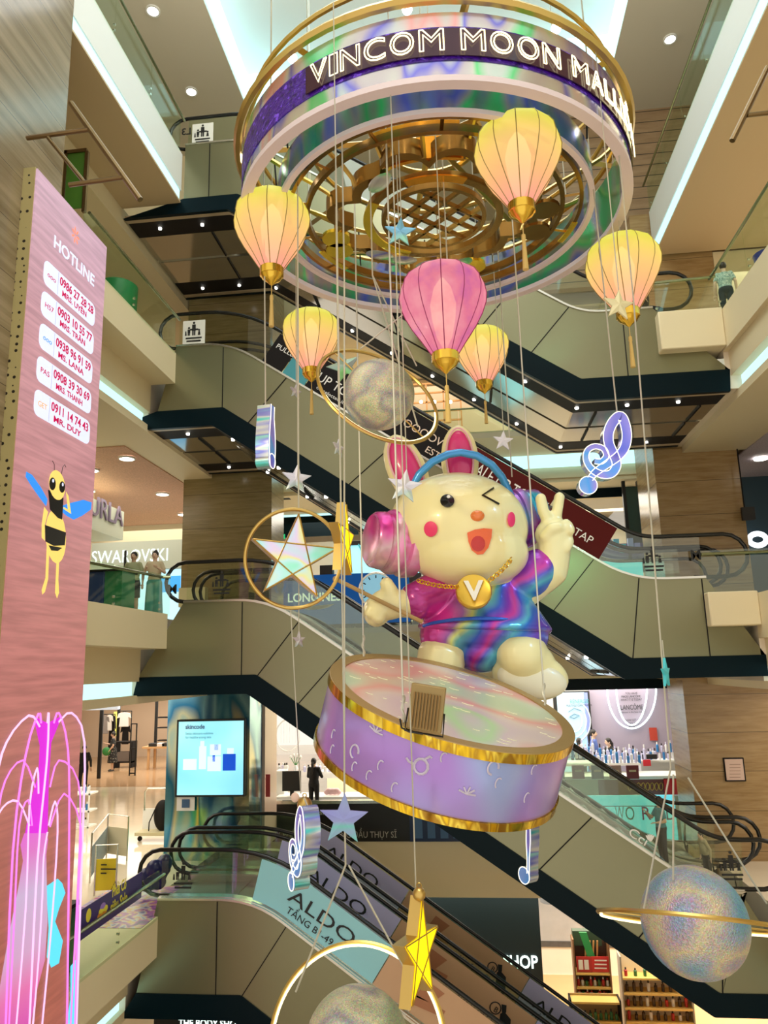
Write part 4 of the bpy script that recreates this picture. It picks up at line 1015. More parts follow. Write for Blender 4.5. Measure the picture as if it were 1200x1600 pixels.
def music(label, c, yaw, size, deep=.13, path=CLEF, w=.105, ball=(.08,-.76,.19), roll=0, wire=7.0, cat='music sign', pitch=0):
    t = thing('music_sign', label, cat, c)
    Mx = Matrix.Translation(c) @ Matrix.Rotation(yaw, 4, 'Z') @ Matrix.Rotation(pitch, 4, 'X') @ Matrix.Rotation(roll, 4, 'Y') @ Matrix.Scale(size, 4)
    pp = smooth_path(path); n = len(pp); L = []; R = []
    for i, p in enumerate(pp):
        a = pp[max(0, i-1)]; b = pp[min(n-1, i+1)]; d = V(b[0]-a[0], b[1]-a[1]).normalized(); ww = w*(.55+.45*math.sin(PI*min(1, (i+1)/n*1.3)))
        L.append((p[0]-d.y*ww, p[1]+d.x*ww)); R.append((p[0]+d.y*ww, p[1]-d.x*ww))
    D = deep/size/2
    q = MB().strip([Mx @ V(a, -D, b) for a, b in L], [Mx @ V(a, -D, b) for a, b in R], Mx.to_3x3() @ V(0, 2*D, 0))
    bl = [(ball[0]+ball[2]*math.cos(k*PI/10), ball[1]+ball[2]*math.sin(k*PI/10)) for k in range(20)]
    q.prism([Mx @ V(a, -D, b) for a, b in bl], Mx.to_3x3() @ V(0, 2*D, 0))
    obj('box_side', q, MUSS, t)
    q = MB().strip([Mx @ V(a, -D-.012/size, b) for a, b in L], [Mx @ V(a, -D-.012/size, b) for a, b in R], Mx.to_3x3() @ V(0, .01/size, 0))
    q.prism([Mx @ V(a, -D-.012/size, b) for a, b in bl], Mx.to_3x3() @ V(0, .01/size, 0)); obj('lit_face', q, MUSF, t)
    for side in (L, R, bl):
        obj('neon_outline', MB().tube([Mx @ V(a, -D-.014/size, b) for a, b in side], .0055, 5, side is bl), NEONW, t)
    top = max((Mx @ V(a, 0, b) for a, b in pp), key=lambda v: v.z)
    if wire: obj('hanging_cable', MB().tube([top, V(top.x-.05, top.y, wire)], .009, 4), CABLE, t)
    return t
c = P(936, 705, Y=8.8)
music('violet treble clef outlined in white neon, right of the rabbit hand', c-V(.13, 0, 0), .1, .56, roll=.22)
NOTE = [(.18,-.75),(.18,-.3),(.18,.2),(.18,.62),(.40,.50),(.62,.40),(.62,0),(.62,-.40)]
music('music sign hanging edge-on left of the upper planet, white neon edges', P(414, 682, Y=8.6), 1.42, .46, .17, path=[(0,-.85),(0,-.4),(0,0),(0,.5),(.02,.85)], w=.2, ball=(0,-.7,.2))
music('treble clef turned nearly edge-on, hanging left below the drum', P(468, 1318, Y=8.1), -1.0, .46, .16, w=.10, roll=.1, wire=P(468, 1240, Y=8.1).z)
music('music note hanging under the right side of the drum', P(826, 1328, Y=8.9), -.9, .36, .12, w=.09, path=[(.2,.9),(.2,.4),(.2,0),(.2,-.6)], ball=(.02,-.7,.24), wire=0, roll=.1)
def bell(label, px, py, Y, r):
    c = P(px, py, Y=Y); t = thing('jingle_bell', label, 'bell', c)
    obj('bell_ball', MB().ell(c, r, None, 20, 14), GOLDB, t); obj('bell_loop', MB().tube([c+V(.02*math.cos(a*PI/5), 0, r+.012+.02*math.sin(a*PI/5)) for a in range(10)], .005, 4, True), GOLDB, t)
    return t
bell('gold ball bell on the cable above the turned treble clef', 476, 1257, 8.1, .078)
bell('gold bell at the cable knot above the glowing yellow star', 655, 1397, 6.8, .055)
q = P(461, 1246, Y=8.1); tag(obj('pink_disc', MB().ell(q, (.045, .02, .05)), mat('pale_pink', (.78, .55, .45), .4)), 'pale pink disc beside the gold ball bell', 'charm')
# ================================================================ the drum
DN = V(.306, -.256, 1).normalized(); DC = V(-.25, 9.0, -.40); DR = 1.43; DT = .80
du = DN.cross(V(0, 1, 0)).normalized(); dv = DN.cross(du)
MD = Matrix.Translation(DC) @ Matrix((du, dv, DN)).transposed().to_4x4()
LIL = holo('lilac_drum_side', [(.3, (.42, .30, .72)), (.45, (.50, .40, .74)), (.55, (.44, .24, .72)), (.65, (.38, .45, .85)), (.8, (.18, .40, .90))], (.5, .5, .3), .8, .22, .25, .4, film=0)
MARB = holo('marbled_drum_skin', [(.30, (.48, .72, .52)), (.40, (.62, .72, .58)), (.46, (.84, .44, .42)), (.52, (.78, .66, .66)), (.58, (.72, .60, .68)), (.64, (.55, .80, .45)), (.72, (.72, .66, .72))], (1, 1, 1), .55, .25, .1, .25, film=0)
drum = thing('drum', 'tilted round drum with lilac side, gold rims and marbled pearly top', 'drum', DC)
q = MB().lathe([(DR-.02, -DT), (DR-.005, -DT+.05), (DR-.005, -.05), (DR-.02, 0)], MD, 96)
obj('drum_side', q, LIL, drum)
obj('drum_skin', MB().lathe([(0, .012), (DR-.12, .012), (DR-.12, .004)], MD, 96), MARB, drum)
GRIM = holo('gold_foil_rim', [(.3, (.40, .20, .02)), (.42, (.90, .58, .03)), (.5, (.50, .28, .03)), (.58, (.95, .72, .10)), (.66, (.45, .25, .04))], (6, 6, .3), 1.2, .15, .95, .5, film=0)
obj('gold_rim', MB().lathe([(DR-.015, -.09), (DR+.015, -.085), (DR+.015, .02)], MD, 96, caps=False), GRIM, drum, label='shiny gold upper rim')
obj('top_rim', MB().lathe([(DR+.015, .018), (DR+.01, .028), (DR-.13, .028), (DR-.13, .010)], MD, 96, caps=False), mat('matt_gold', (.48, .33, .14), .4, .5), drum, label='dull gold flat rim round the top')
obj('gold_rim', MB().lathe([(DR-.015, -DT), (DR+.015, -DT), (DR+.015, -DT+.085), (DR-.015, -DT+.09)], MD, 96, caps=False), GRIM, drum, label='shiny gold lower rim')
# printed squiggles: pale crescents, rings and strokes
SQ = mat('pale_print', (.66, .60, .76), .35); SQ2 = mat('cream_print', (.86, .86, .66), .35)
rnd = random.Random(5)
def side_pt(a, z, r=DR+.002): return MD @ V(r*math.cos(a), r*math.sin(a), z)
def az_of(px, py):  # nearest side point to a direction on the drum
    best = None
    for k in range(180):
        a = k*2*PI/180
        for z in (-.15, -.3, -.45, -.6):
            p = side_pt(a, z); w = V(XD.x*p.x, 0, 0)
            cx = XD.x*p.x + YD.x*p.y + ZD.x*p.z; cy = XD.y*p.x + YD.y*p.y + ZD.y*p.z; cz = XD.z*p.x + YD.z*p.y + ZD.z*p.z
            sx = 600 + F_PX*cx/-cz; sy = 800 - F_PX*cy/-cz; d = math.hypot(sx-px, sy-py) + (0 if p.y < 9.1 else 500)
            if best is None or d < best[0]: best = (d, a, z)
    return best[1], best[2]
for (px, py, kind) in ((583, 1150, 2), (555, 1172, 1), (522, 1150, 0), (518, 1175, 0), (658, 1206, 3), (700, 1165, 0), (770, 1200, 1), (775, 1232, 0), (727, 1250, 2), (600, 1190, 0), (560, 1195, 0), (836, 1190, 0), (620, 1230, 0), (825, 1255, 0), (572, 1215, 0)):
    a, z = az_of(px, py); q = MB(); s = .07
    def cp_(u, v): return side_pt(a+u*s/DR, z+v*s)
    if kind == 0: q.tube([cp_(.5*math.cos(t/6*PI+1), .8*math.sin(t/6*PI+1)) for t in range(7)], .008, 4)
    elif kind == 1: q.tube([cp_(.8*math.cos(t/8*PI), 1.0*math.sin(t/8*PI)) for t in range(13)], .011, 4)
    elif kind == 2:
        for t in range(5): q.tube([cp_(0, 0), cp_(1.3*math.cos(t*.7), 1.1*math.sin(t*.7))], .010, 4)
    else:
        q.tube([cp_(1.0*math.cos(t/6*PI), 1.1*math.sin(t/6*PI)) for t in range(12)], .014, 4, True); q.tube([cp_(-.9, 0), cp_(-1.8, .1), cp_(-2.3, .5)], .012, 4); q.tube([cp_(.2, 1.1), cp_(.9, 1.8), cp_(1.2, 1.6)], .012, 4)
    obj('printed_squiggle', q, SQ, drum)
for k in range(60):
    r = (DR-.2)*math.sqrt(rnd.random()); a = rnd.random()*2*PI; L = .02+rnd.random()*.05
    c = V(r*math.cos(a), r*math.sin(a), .014)
    obj('printed_stroke', MB().tube([MD @ (c+V(-L, 0, 0)), MD @ (c+V(0, L*.25, 0)), MD @ (c+V(L, 0, 0))], .005, 4), SQ2, drum)
for (px, py) in ((570, 1028), (627, 1135), (852, 1098)):
    # the nearest point of the rim carries the cable
    best = min(((P_.x, P_) for P_ in [MD @ V((DR-.07)*math.cos(k*PI/90), (DR-.07)*math.sin(k*PI/90), .03) for k in range(180)]), key=lambda t: math.hypot(600+F_PX*(XD.x*t[1].x+YD.x*t[1].y+ZD.x*t[1].z)/-(XD.z*t[1].x+YD.z*t[1].y+ZD.z*t[1].z)-px, 800-F_PX*(XD.y*t[1].x+YD.y*t[1].y+ZD.y*t[1].z)/-(XD.z*t[1].x+YD.z*t[1].y+ZD.z*t[1].z)-py))[1]
    obj('hanging_cable', MB().tube([best, best+V(0, 0, 7-best.z)], .011, 5), CABLE, drum)
    obj('cable_knot', MB().tube([best+V(.015*math.sin(k), .015*math.cos(k), k*.03) for k in range(10)], .014, 5), CABLE, drum)
# flood light standing on the drum
c = MD @ (MD.inverted() @ P(662, 1138, Y=7.9)); 
# point of the drum top under pixel (660,1140)
def on_plane(px, py, p0, n):
    w = V(XD.dot(V(px-600, -(py-800), -F_PX)), YD.dot(V(px-600, -(py-800), -F_PX)), ZD.dot(V(px-600, -(py-800), -F_PX)))
    return w*(p0.dot(n)/w.dot(n))
c = on_plane(662, 1146, DC+DN*.03, DN)
t = thing('flood_light', 'small brown finned floodlight standing on the drum near its front rim', 'floodlight', c)
ux = V(.97, -.1, -.18).normalized(); uz = (DN*.75+V(-.02, .0, .5)).normalized(); uy = uz.cross(ux).normalized(); ux = uy.cross(uz)
w, h = .34, .44
obj('casing', MB().obox(c+uz*(h/2+.03), ux*w, uy*.06, uz*h), mat('bronze_box', (.36, .25, .10), .45, .3), t, bevel=.01)
for k in range(9): obj('fin', MB().obox(c+uz*(h/2)+ux*((k-4)*.031)-uy*.045, ux*.012, uy*.03, uz*h*.78), mat('fin_brown', (.30, .17, .05), .5, .2), t)
obj('bracket', MB().tube([c-ux*(w/2+.01)+uz*.22, c-ux*(w/2+.02), c+ux*(w/2+.02), c+ux*(w/2+.01)+uz*.22], .010, 5), BLK, t)
obj('lead', MB().tube([c-uy*.03, c-ux*.14-uy*.07+uz*.01, c-ux*.22-uy*.04+uz*.03, c-ux*.25+uz*.1], .010, 5), RUBBER, t)

# ================================================================ the rabbit
RY = 10.8; S = .00905*1.0
def rp(px, py, dy=0): return P(px, py, Y=RY+dy)
SKINC = mat('cream_lacquer', (.88, .80, .43), .28, 0, coat=.6)
def clothmat():
    m, nt, b = nmat('rainbow_suit')
    tc = nt.nodes.new('ShaderNodeTexCoord'); sp = nt.nodes.new('ShaderNodeSeparateXYZ'); nt.links.new(tc.outputs['Object'], sp.inputs[0])
    n = nt.nodes.new('ShaderNodeTexNoise'); n.inputs['Scale'].default_value = 1.1; n.inputs['Detail'].default_value = 1.5; nt.links.new(tc.outputs['Object'], n.inputs['Vector'])
    a = nt.nodes.new('ShaderNodeMath'); a.operation = 'MULTIPLY_ADD'; a.inputs[1].default_value = .42; a.inputs[2].default_value = .62; nt.links.new(sp.outputs[0], a.inputs[0])
    c = nt.nodes.new('ShaderNodeMath'); c.operation = 'MULTIPLY_ADD'; c.inputs[1].default_value = -.22; nt.links.new(sp.outputs[2], c.inputs[0]); nt.links.new(a.outputs[0], c.inputs[2])
    d = nt.nodes.new('ShaderNodeMath'); d.operation = 'MULTIPLY_ADD'; d.inputs[1].default_value = .75; nt.links.new(n.outputs['Fac'], d.inputs[0]); nt.links.new(c.outputs[0], d.inputs[2])
    e = nt.nodes.new('ShaderNodeMath'); e.operation = 'SUBTRACT'; e.inputs[1].default_value = .375; nt.links.new(d.outputs[0], e.inputs[0])
    r = ramp(nt, [(.0, (.40, .03, .25)), (.16, (.62, .04, .34)), (.25, (.30, .10, .40)), (.31, (.62, .66, .18)), (.36, (.12, .45, .50)), (.45, (.03, .10, .62)), (.54, (.22, .03, .50)), (.60, (.60, .04, .36)), (.66, (.10, .10, .62)), (.74, (.10, .50, .70)), (.80, (.02, .16, .70)), (.92, (.16, .05, .55)), (1, (.03, .22, .72))])
    nt.links.new(e.outputs[0], r.inputs[0]); nt.links.new(r.outputs[0], b.inputs['Base Color']); b.inputs['Roughness'].default_value = .24; b.inputs['Metallic'].default_value = .35
    b.inputs['Coat Weight'].default_value = .4
    return m
CLOTH = clothmat()
PCUP = holo('pink_cup', [(.3, (.75, .12, .45)), (.45, (.85, .35, .60)), (.55, (.66, .45, .50)), (.7, (.70, .06, .38))], (1, 1, 1), 1.2, .22, .45, .6, film=0)
BCUP = holo('blue_cup', [(.3, (.02, .25, .60)), (.45, (.15, .15, .70)), (.55, (.55, .08, .60)), (.7, (.03, .40, .60))], (1, 1, 1), 1.2, .22, .45, .6, film=0)
def remeshed(o, vox, sm=4, f=.6):
    r = o.modifiers.new('skin', 'REMESH'); r.mode = 'VOXEL'; r.voxel_size = vox; r.use_smooth_shade = True
    s = o.modifiers.new('smooth', 'SMOOTH'); s.iterations = sm; s.factor = f
    return o
def limb(mb, pts, rad, n=14):
    path = []; rr = []
    for i in range(len(pts)-1):
        for k in range(6): t = k/6; path.append(Vector(pts[i]).lerp(Vector(pts[i+1]), t)); rr.append(rad[i]+(rad[i+1]-rad[i])*t)
    path.append(Vector(pts[-1])); rr.append(rad[-1])
    mb.tube(path, rr, n); mb.ell(pts[0], rad[0]); mb.ell(pts[-1], rad[-1]); return mb
rb = thing('rabbit_figure', 'giant cream rabbit in rainbow suit and headphones, one eye winking, behind the drum', 'rabbit figure', rp(760, 1040))
HT = Matrix.Rotation(.10, 3, 'Y') @ Matrix.Rotation(-.1, 3, 'Z')     # slight lean of the head
HC = rp(715, 824, -.15); HR = (1.0, .80, .79)
body = MB()
body.ell(HC, HR, HT, 40, 24)
body.ell(rp(730, 862, -.25), (.86, .66, .52), HT, 30, 18)      # cheeks and jaw
body.ell(rp(765, 950, .15), (.62, .5, .72))                     # trunk inside the shirt
# right side raised arm with V sign
limb(body, [rp(815, 930, .1), rp(862, 892, .0), rp(868, 838, -.05)], [.22, .235, .235])
body.ell(rp(865, 836, -.05), (.27, .2, .25))
limb(body, [rp(856, 815, -.1), rp(848, 797, -.15), rp(845, 779, -.18)], [.085, .085, .082])
limb(body, [rp(868, 812, -.05), rp(871, 795, -.08), rp(874, 777, -.1)], [.085, .082, .080])
limb(body, [rp(872, 826, -.15), rp(885, 819, -.2), rp(890, 828, -.22)], [.085, .085, .08])
limb(body, [rp(852, 838, -.2), rp(862, 826, -.26), rp(873, 823, -.27)], [.085, .085, .075])
limb(body, [rp(884, 838, -.1), rp(889, 846, -.16), rp(884, 856, -.18)], [.08, .08, .075])
# left side arm, forward, mitten hand closed on the drumstick
limb(body, [rp(690, 930, 0), rp(655, 938, -.3), rp(632, 943, -.4)], [.2, .20, .20])
body.ell(rp(607, 944, -.5), (.29, .22, .22))
body.ell(rp(588, 955, -.52), (.19, .17, .22))
limb(body, [rp(610, 925, -.6), rp(604, 912, -.62)], [.115, .095])
for fx, fy in ((578, 957), (583, 942), (592, 966)):
    limb(body, [rp(600, 948, -.62), rp(fx, fy, -.66)], [.09, .085])
# legs and feet
limb(body, [rp(702, 1010, .1), rp(689, 1026, -.10), rp(687, 1060, -.05)], [.33, .345, .33])
limb(body, [rp(800, 1010, .1), rp(815, 1024, -.12)], [.35, .37])
body.ell(rp(822, 1036, -.1), (.40, .3, .30))
body.ell(rp(828, 1056, -.12), (.53, .22, .33), Matrix.Rotation(.18, 3, 'Y'))
body.ell(rp(690, 1085, -.05), (.45, .2, .28))
body.ell(rp(765, 1005, .35), (.5, .3, .25))
bo = remeshed(obj('body', body, SKINC, rb, smooth=60, merge=False), .028, 5)
obj('foot_sole', MB().ell(rp(831, 1062, -.26), (.47, .10, .24), Matrix.Rotation(.2, 3, 'Y')), mat('sole_cream', (.80, .76, .58), .35, coat=.3), rb, label='paler flat sole')
# ears
def ear(pb, pt, w, lab):
    a = Vector(pb); b = Vector(pt); d = (b-a); L = d.length; d.normalize(); s = d.cross(V(0, 1, 0)).normalized()*-1; n_ = s.cross(d)
    Mr = Matrix((s, n_, d)).transposed()
    o = remeshed(obj('ear', MB().ell(a.lerp(b, .5), (w, .13, L/2), Mr, 24, 20), SKINC, rb, label=lab), .03, 2)
    c = a.lerp(b, .5) + V(0, -.085, 0)
    i = obj('inner_ear', MB().ell(c+d*.0, (w*.66, .075, L/2*.80), Mr, 24, 16), mat('magenta_ear', (.68, .03, .20), .3, coat=.4), o, label='magenta inner ear')
    rim = [c + V(0, -.0, 0) + s*(w*.70*math.cos(k*PI/20)) + d*(L/2*.84*math.sin(k*PI/20)) + V(0, -.045, 0) for k in range(40)]
    obj('ear_piping', MB().tube(rim, .014, 5, True), mat('pink_piping', (.85, .45, .55), .4), o)
ear(rp(660, 790, .12), rp(612, 680, .12), .30, 'left ear leaning outward')
ear(rp(722, 775, .12), rp(715, 664, .12), .285, 'upright right ear')
# headphones
hb = [rp(636, 800, -.05), rp(640, 770, -.15), rp(655, 741, -.2), rp(675, 722, -.22), rp(700, 710, -.22), rp(720, 707, -.2), rp(745, 712, -.15), rp(768, 726, -.1), rp(784, 745, 0), rp(795, 768, .1), rp(806, 790, .15)]
hp = obj('headband', MB().tube([Vector((*[0]*3,)) + p for p in [hb[i//3].lerp(hb[min(i//3+1, len(hb)-1)], (i % 3)/3) for i in range(3*(len(hb)-1)+1)]], .058, 12), mat('blue_gloss', (.06, .35, .82), .22, .3, coat=.4), rb)
def cup(c, ax, m, r, lab):
    ax = Vector(ax).normalized(); u = ax.cross(V(0, 0, 1)).normalized(); v = ax.cross(u)
    Mx = Matrix.Translation(c) @ Matrix((u, v, ax)).transposed().to_4x4()
    pr = [(r*.80, -.28), (r*1.0, -.24), (r*1.05, -.12), (r*1.02, -.05), (r*.90, -.03), (r*.90, .03), (r*.98, .05), (r*.99, .13), (r*.94, .17), (r*.84, .18), (r*.84, .23), (r*.88, .25), (r*.84, .38), (r*.76, .42), (r*.66, .39), (0, .36)]
    o = obj('ear_cup', MB().lathe(pr, Mx, 36), m, rb, label=lab); return o
cup(rp(622, 848, -.30), (-1, -.55, .10), PCUP, .47, 'pink metallic ear cup')
cup(rp(806, 812, .35), (1, .25, .22), BCUP, .46, 'blue and violet ear cup')
# face, sitting on the head surface
def on_head(px, py, push=0.01):
    d = V(px-600, -(py-800), -F_PX); w = V(XD.dot(d), YD.dot(d), ZD.dot(d)); best = None
    for c, r in ((HC, HR), (rp(730, 862, -.25), (.86, .66, .52))):
        Mi = HT.inverted(); o = Mi @ (-c); dd = Mi @ w
        o = V(o.x/r[0], o.y/r[1], o.z/r[2]); dd = V(dd.x/r[0], dd.y/r[1], dd.z/r[2])
        A = dd.dot(dd); B = 2*o.dot(dd); Cc = o.dot(o)-1; D = B*B-4*A*Cc
        if D > 0:
            t = (-B-math.sqrt(D))/2/A
            if best is None or t < best: best = t
    if best is None: return P(px, py, Y=RY-.5)
    return w*best + V(0, -push, 0)
def decal(name, pts, m, parent, th=.02, lab=None):
    A = [on_head(x, y, .012+th) for x, y in pts]; cx = sum(p[0] for p in pts)/len(pts); cy = sum(p[1] for p in pts)/len(pts)
    c = on_head(cx, cy, .022+th); q = MB(); n = len(A)
    mid = [a.lerp(c, .45)+V(0, -.008, 0) for a in A]
    mid = [on_head(x*.55+cx*.45, y*.55+cy*.45, .018+th) for x, y in pts]
    back = [a + V(0, th+.05, 0) for a in A]
    q.add(A+mid+[c]+back, [(i, (i+1) % n, n+(i+1) % n, n+i) for i in range(n)] + [(n+i, n+(i+1) % n, 2*n) for i in range(n)] + [((i+1) % n, i, 2*n+1+i, 2*n+1+(i+1) % n) for i in range(n)])
    return obj(name, q, m, parent, label=lab)
FB = mat('face_black', (.006, .006, .006), .15); FR = mat('blush_red', (.82, .04, .16), .4); FO = mat('orange_red', (.80, .12, .02), .25, coat=.5); FD = mat('tongue_red', (.52, .01, .01), .25, coat=.5)
ey = decal('eye', ellp(699, 783, 11, 10), FB, rb, lab='open round black eye'); decal('eye_glint', ellp(701, 777, 3, 2.6, 10), WHT, ey, .035)
wk = MB().tube([on_head(771, 763, .02), on_head(754, 774, .02), on_head(780, 788, .02)], .016, 6); obj('winking_eye', wk, FB, rb, label='winking eye drawn as an arrow')
decal('cheek_spot', ellp(673, 827, 10.5, 12), FR, rb); decal('cheek_spot', ellp(799, 812, 6, 11.5), FR, rb)
obj('nose', MB().ell(on_head(746, 806, 0), (.095, .07, .075)), mat('nose_orange', (.85, .22, .05), .2, coat=.6), rb)
mt = decal('mouth', [(730, 833), (742, 828), (756, 826), (769, 827), (768, 840), (763, 856), (755, 866), (746, 867), (737, 860), (732, 847)], FO, rb, .012)
decal('tongue', ellp(747, 850, 11, 12), FD, mt, .025)
# shirt and shorts
sh = MB()
q0 = rp(758, 905, .05)
sh.lathe([(.0, .34), (.40, .32), (.50, .20), (.58, -.05), (.78, -.34), (.96, -.60), (.93, -.66), (0, -.64)], Matrix.Translation(rp(757, 915, .1)) @ Matrix.Rotation(.06, 4, 'Y') @ Matrix.Scale(.78, 4, V(0, 1, 0)), 36)
limb(sh, [rp(715, 915, .05), rp(672, 930, -.2), rp(652, 938, -.34)], [.30, .30, .265])
limb(sh, [rp(795, 912, .1), rp(828, 902, .0), rp(842, 890, .0)], [.30, .31, .30])
remeshed(obj('shirt', sh, CLOTH, rb, label='rainbow foil coloured shirt', merge=False), .03, 3)
so = MB(); so.ell(rp(756, 982, .10), (.84, .52, .43), Matrix.Rotation(.05, 3, 'Y'))
so.ell(rp(752, 1018, .1), (.40, .42, .30))
limb(so, [rp(712, 982, .12), rp(698, 992, .0)], [.40, .39]); limb(so, [rp(795, 982, .12), rp(813, 990, .0)], [.40, .40])
remeshed(obj('shorts', so, CLOTH, rb, label='rainbow foil coloured shorts', merge=False), .03, 3)
obj('shirt_hem', MB().tube([rp(662, 978, -.22), rp(678, 973, -.42), rp(710, 968, -.60), rp(745, 966, -.66), rp(780, 967, -.60), rp(815, 970, -.42), rp(840, 972, -.16)], .025, 8), mat('hem_blue', (.03, .12, .60), .25, .3), rb)
# medallion and chain
mc = rp(740, 925, -.82); ma = V(.05, -1, .28).normalized(); u = ma.cross(V(0, 0, 1)).normalized(); v = ma.cross(u)
Mm = Matrix.Translation(mc) @ Matrix((u, v, ma)).transposed().to_4x4()
md = obj('medallion', MB().lathe([(.22, -.06), (.235, -.04), (.24, .03), (.225, .06), (.20, .045), (0, .045)], Mm, 32), mat('medal_gold', (.78, .52, .08), .3, .8), rb)
vx = -u if u.x < 0 else u; vz = V(0, .28, 1).normalized()
text('medal_letter', 'V', mc + ma*.06 - vz*.13, vx, vz, .27, WHT, md, .02, align='CENTER', bold=.03)
def chain(A, B, C_, n, nm='chain_link'):
    for k in range(n):
        t0 = k/n; t1 = (k+1)/n
        f = lambda t: A*(1-t)**2 + C_*2*t*(1-t) + B*t*t
        p0, p1 = f(t0), f(t1); d = (p1-p0).normalized(); s = d.cross(V(0, 1, 0) if k % 2 else V(0, .7, .7)).normalized(); c = (p0+p1)/2; L = (p1-p0).length*.62
        obj(nm, MB().tube([c + d*L*math.cos(a*PI/4) + s*.026*math.sin(a*PI/4) for a in range(8)], .009, 4, True), GOLD, md)
chain(rp(652, 907, -.78), rp(716, 917, -.88), rp(685, 918, -.85), 14)
chain(rp(763, 908, -.88), rp(800, 872, -.70), rp(785, 893, -.85), 11)
# drum stick held in the closed hand
ds = thing('drumstick', 'thin brown drumstick held in the rabbit left hand', 'drumstick', rp(600, 940, -.8))
obj('stick', MB().tube([rp(527, 906, -.95), rp(660, 972, -.62)], .028, 10), mat('stick_brown', (.42, .27, .10), .4), ds)
obj('stick_tip', MB().ell(rp(525, 905, -.96), .045), mat('stick_brown2', (.42, .27, .10), .4), ds)
for (px, py) in ((628, 720), (800, 745)):
    p = rp(px, py, .3); obj('hanging_cable', MB().tube([p, V(p.x, p.y, 7.0)], .01, 4), CABLE, rb)
# ================================================================ people
SKINS = [mat('skin_light', (.72, .48, .34), .5), mat('skin_mid', (.60, .38, .26), .5)]
HAIR = mat('black_hair', (.012, .008, .007), .45)
def person(label, pos, h=1.66, yaw=0, skin=0, top=(.4,.4,.4), bottom=(.05,.05,.06), legs='trousers', sleeves='short', arms=None, seated=False, lean=0, hair='short', group=None, topmat=None, head_turn=0, bag=None):
    """facing -Y before the yaw; arms = [(elbow, hand) left, right] in body units of metres"""
    t = thing('person', label, 'person', pos, group, rot=(0, 0, yaw))
    k = h/1.70
    def q(*a): return V(*a)*k
    hipz = .50 if seated else .90
    L = Matrix.Translation(q(0, 0, hipz)) @ Matrix.Rotation(lean, 4, 'X') @ Matrix.Translation(q(0, 0, -hipz))
    dz = hipz-.90
    def u(x, y, z): return (L @ (q(x, y, z+dz)))
    b = MB()
    b.ell(u(0, 0, 1.15), (.15*k, .10*k, .28*k)); b.ell(u(0, .01, .93), (.16*k, .115*k, .14*k))
    b.tube([u(0, .01, 1.36), u(0, 0, 1.50)], [.062*k, .055*k], 10)
    hc = u(0, -.01, 1.585); b.ell(hc, (.078*k, .095*k, .115*k), None, 16, 12)
    HT_ = Matrix.Rotation(head_turn, 3, 'Z')
    b.ell(hc + HT_ @ V(0, -.10*k, -.01*k), (.013*k, .02*k, .024*k), None, 8, 6)
    for s in (-1, 1): b.ell(hc + HT_ @ V(s*.08*k, .005*k, 0), (.012*k, .02*k, .03*k), None, 8, 6)
    arms = arms or [((-.25, .03, 1.12), (-.27, -.06, .86)), ((.25, .03, 1.12), (.27, -.06, .86))]
    hands = []
    for i, (el, ha) in enumerate(arms):
        s = -1 if i == 0 else 1
        sh = u(s*.165, 0, 1.38); e_ = u(*el); w_ = u(*ha)
        b.tube([sh, sh.lerp(e_, .5), e_], [.050*k, .045*k, .038*k], 10); b.ell(e_, .038*k); b.ell(sh, .055*k)
        b.tube([e_, e_.lerp(w_, .4), w_], [.038*k, .038*k, .024*k], 10)
        d = (w_-e_).normalized(); side = d.cross(V(0, 1, 0)).normalized() if abs(d.y) < .9 else V(1, 0, 0); nn = d.cross(side)
        palm = w_ + d*.05*k; Mr = Matrix((side, nn, d)).transposed(); b.ell(palm, (.038*k, .016*k, .052*k), Mr, 10, 8)
        for f_ in range(4):
            o_ = palm + d*.035*k + side*((f_-1.5)*.019*k); ln = (.055, .07, .065, .05)[f_]*k
            b.tube([o_, o_+d*ln*.6, o_+d*ln-nn*ln*.35*s], [.0095*k, .009*k, .008*k], 6)
        o_ = palm - d*.02*k + side*(-.032*k*s); b.tube([o_, o_-side*.03*k*s+d*.03*k, o_-side*.035*k*s+d*.06*k], [.012*k, .011*k, .009*k], 6)
        hands.append(palm)
    ft = []
    for s in (-1, 1):
        hp_ = q(s*.09, 0, hipz)
        if seated: kn = q(s*.11, -.42, .50); an = q(s*.11, -.42, .08)
        else: kn = q(s*.10, -.02 if s < 0 else .0, .48); an = q(s*.10, .02, .08)
        b.tube([hp_, hp_.lerp(kn, .5), kn], [.088*k, .078*k, .055*k], 12); b.ell(kn, .055*k); b.tube([kn, kn.lerp(an, .35), an], [.053*k, .055*k, .034*k], 12)
        b.ell(an + q(0, -.06, -.045), (.042*k, .12*k, .035*k), None, 12, 8); ft.append((hp_, kn, an))
    o = obj('body', b, SKINS[skin], t, local=True, merge=False); remeshed(o, .011*k, 2, .5)
    for s in (-1, 1):
        obj('eye', MB().ell(hc + HT_ @ V(s*.03*k, -.087*k, .018*k), .010*k, None, 8, 6), BLK, o, local=True)
    obj('mouth', MB().ell(hc + HT_ @ V(0, -.088*k, -.052*k), (.022*k, .008*k, .007*k), None, 8, 6), mat('lips', (.45, .12, .10), .5), o, local=True)
    hm = MB(); hm.ell(hc + HT_ @ V(0, .018*k, .025*k), (.090*k, .103*k, .112*k), HT_, 16, 12)
    if hair == 'long': hm.ell(hc + HT_ @ V(0, .07*k, -.10*k), (.075*k, .045*k, .18*k), HT_, 14, 10)
    if hair == 'tail': hm.tube([hc + HT_ @ V(0, .09*k, .03*k), hc + HT_ @ V(0, .14*k, -.05*k), hc + HT_ @ V(0, .13*k, -.25*k), hc + HT_ @ V(0, .12*k, -.38*k)], [.035*k, .042*k, .038*k, .012*k], 8)
    if hair == 'bun': hm.ell(hc + HT_ @ V(0, .06*k, .12*k), .045*k)
    obj('hair', hm, HAIR, t, local=True)
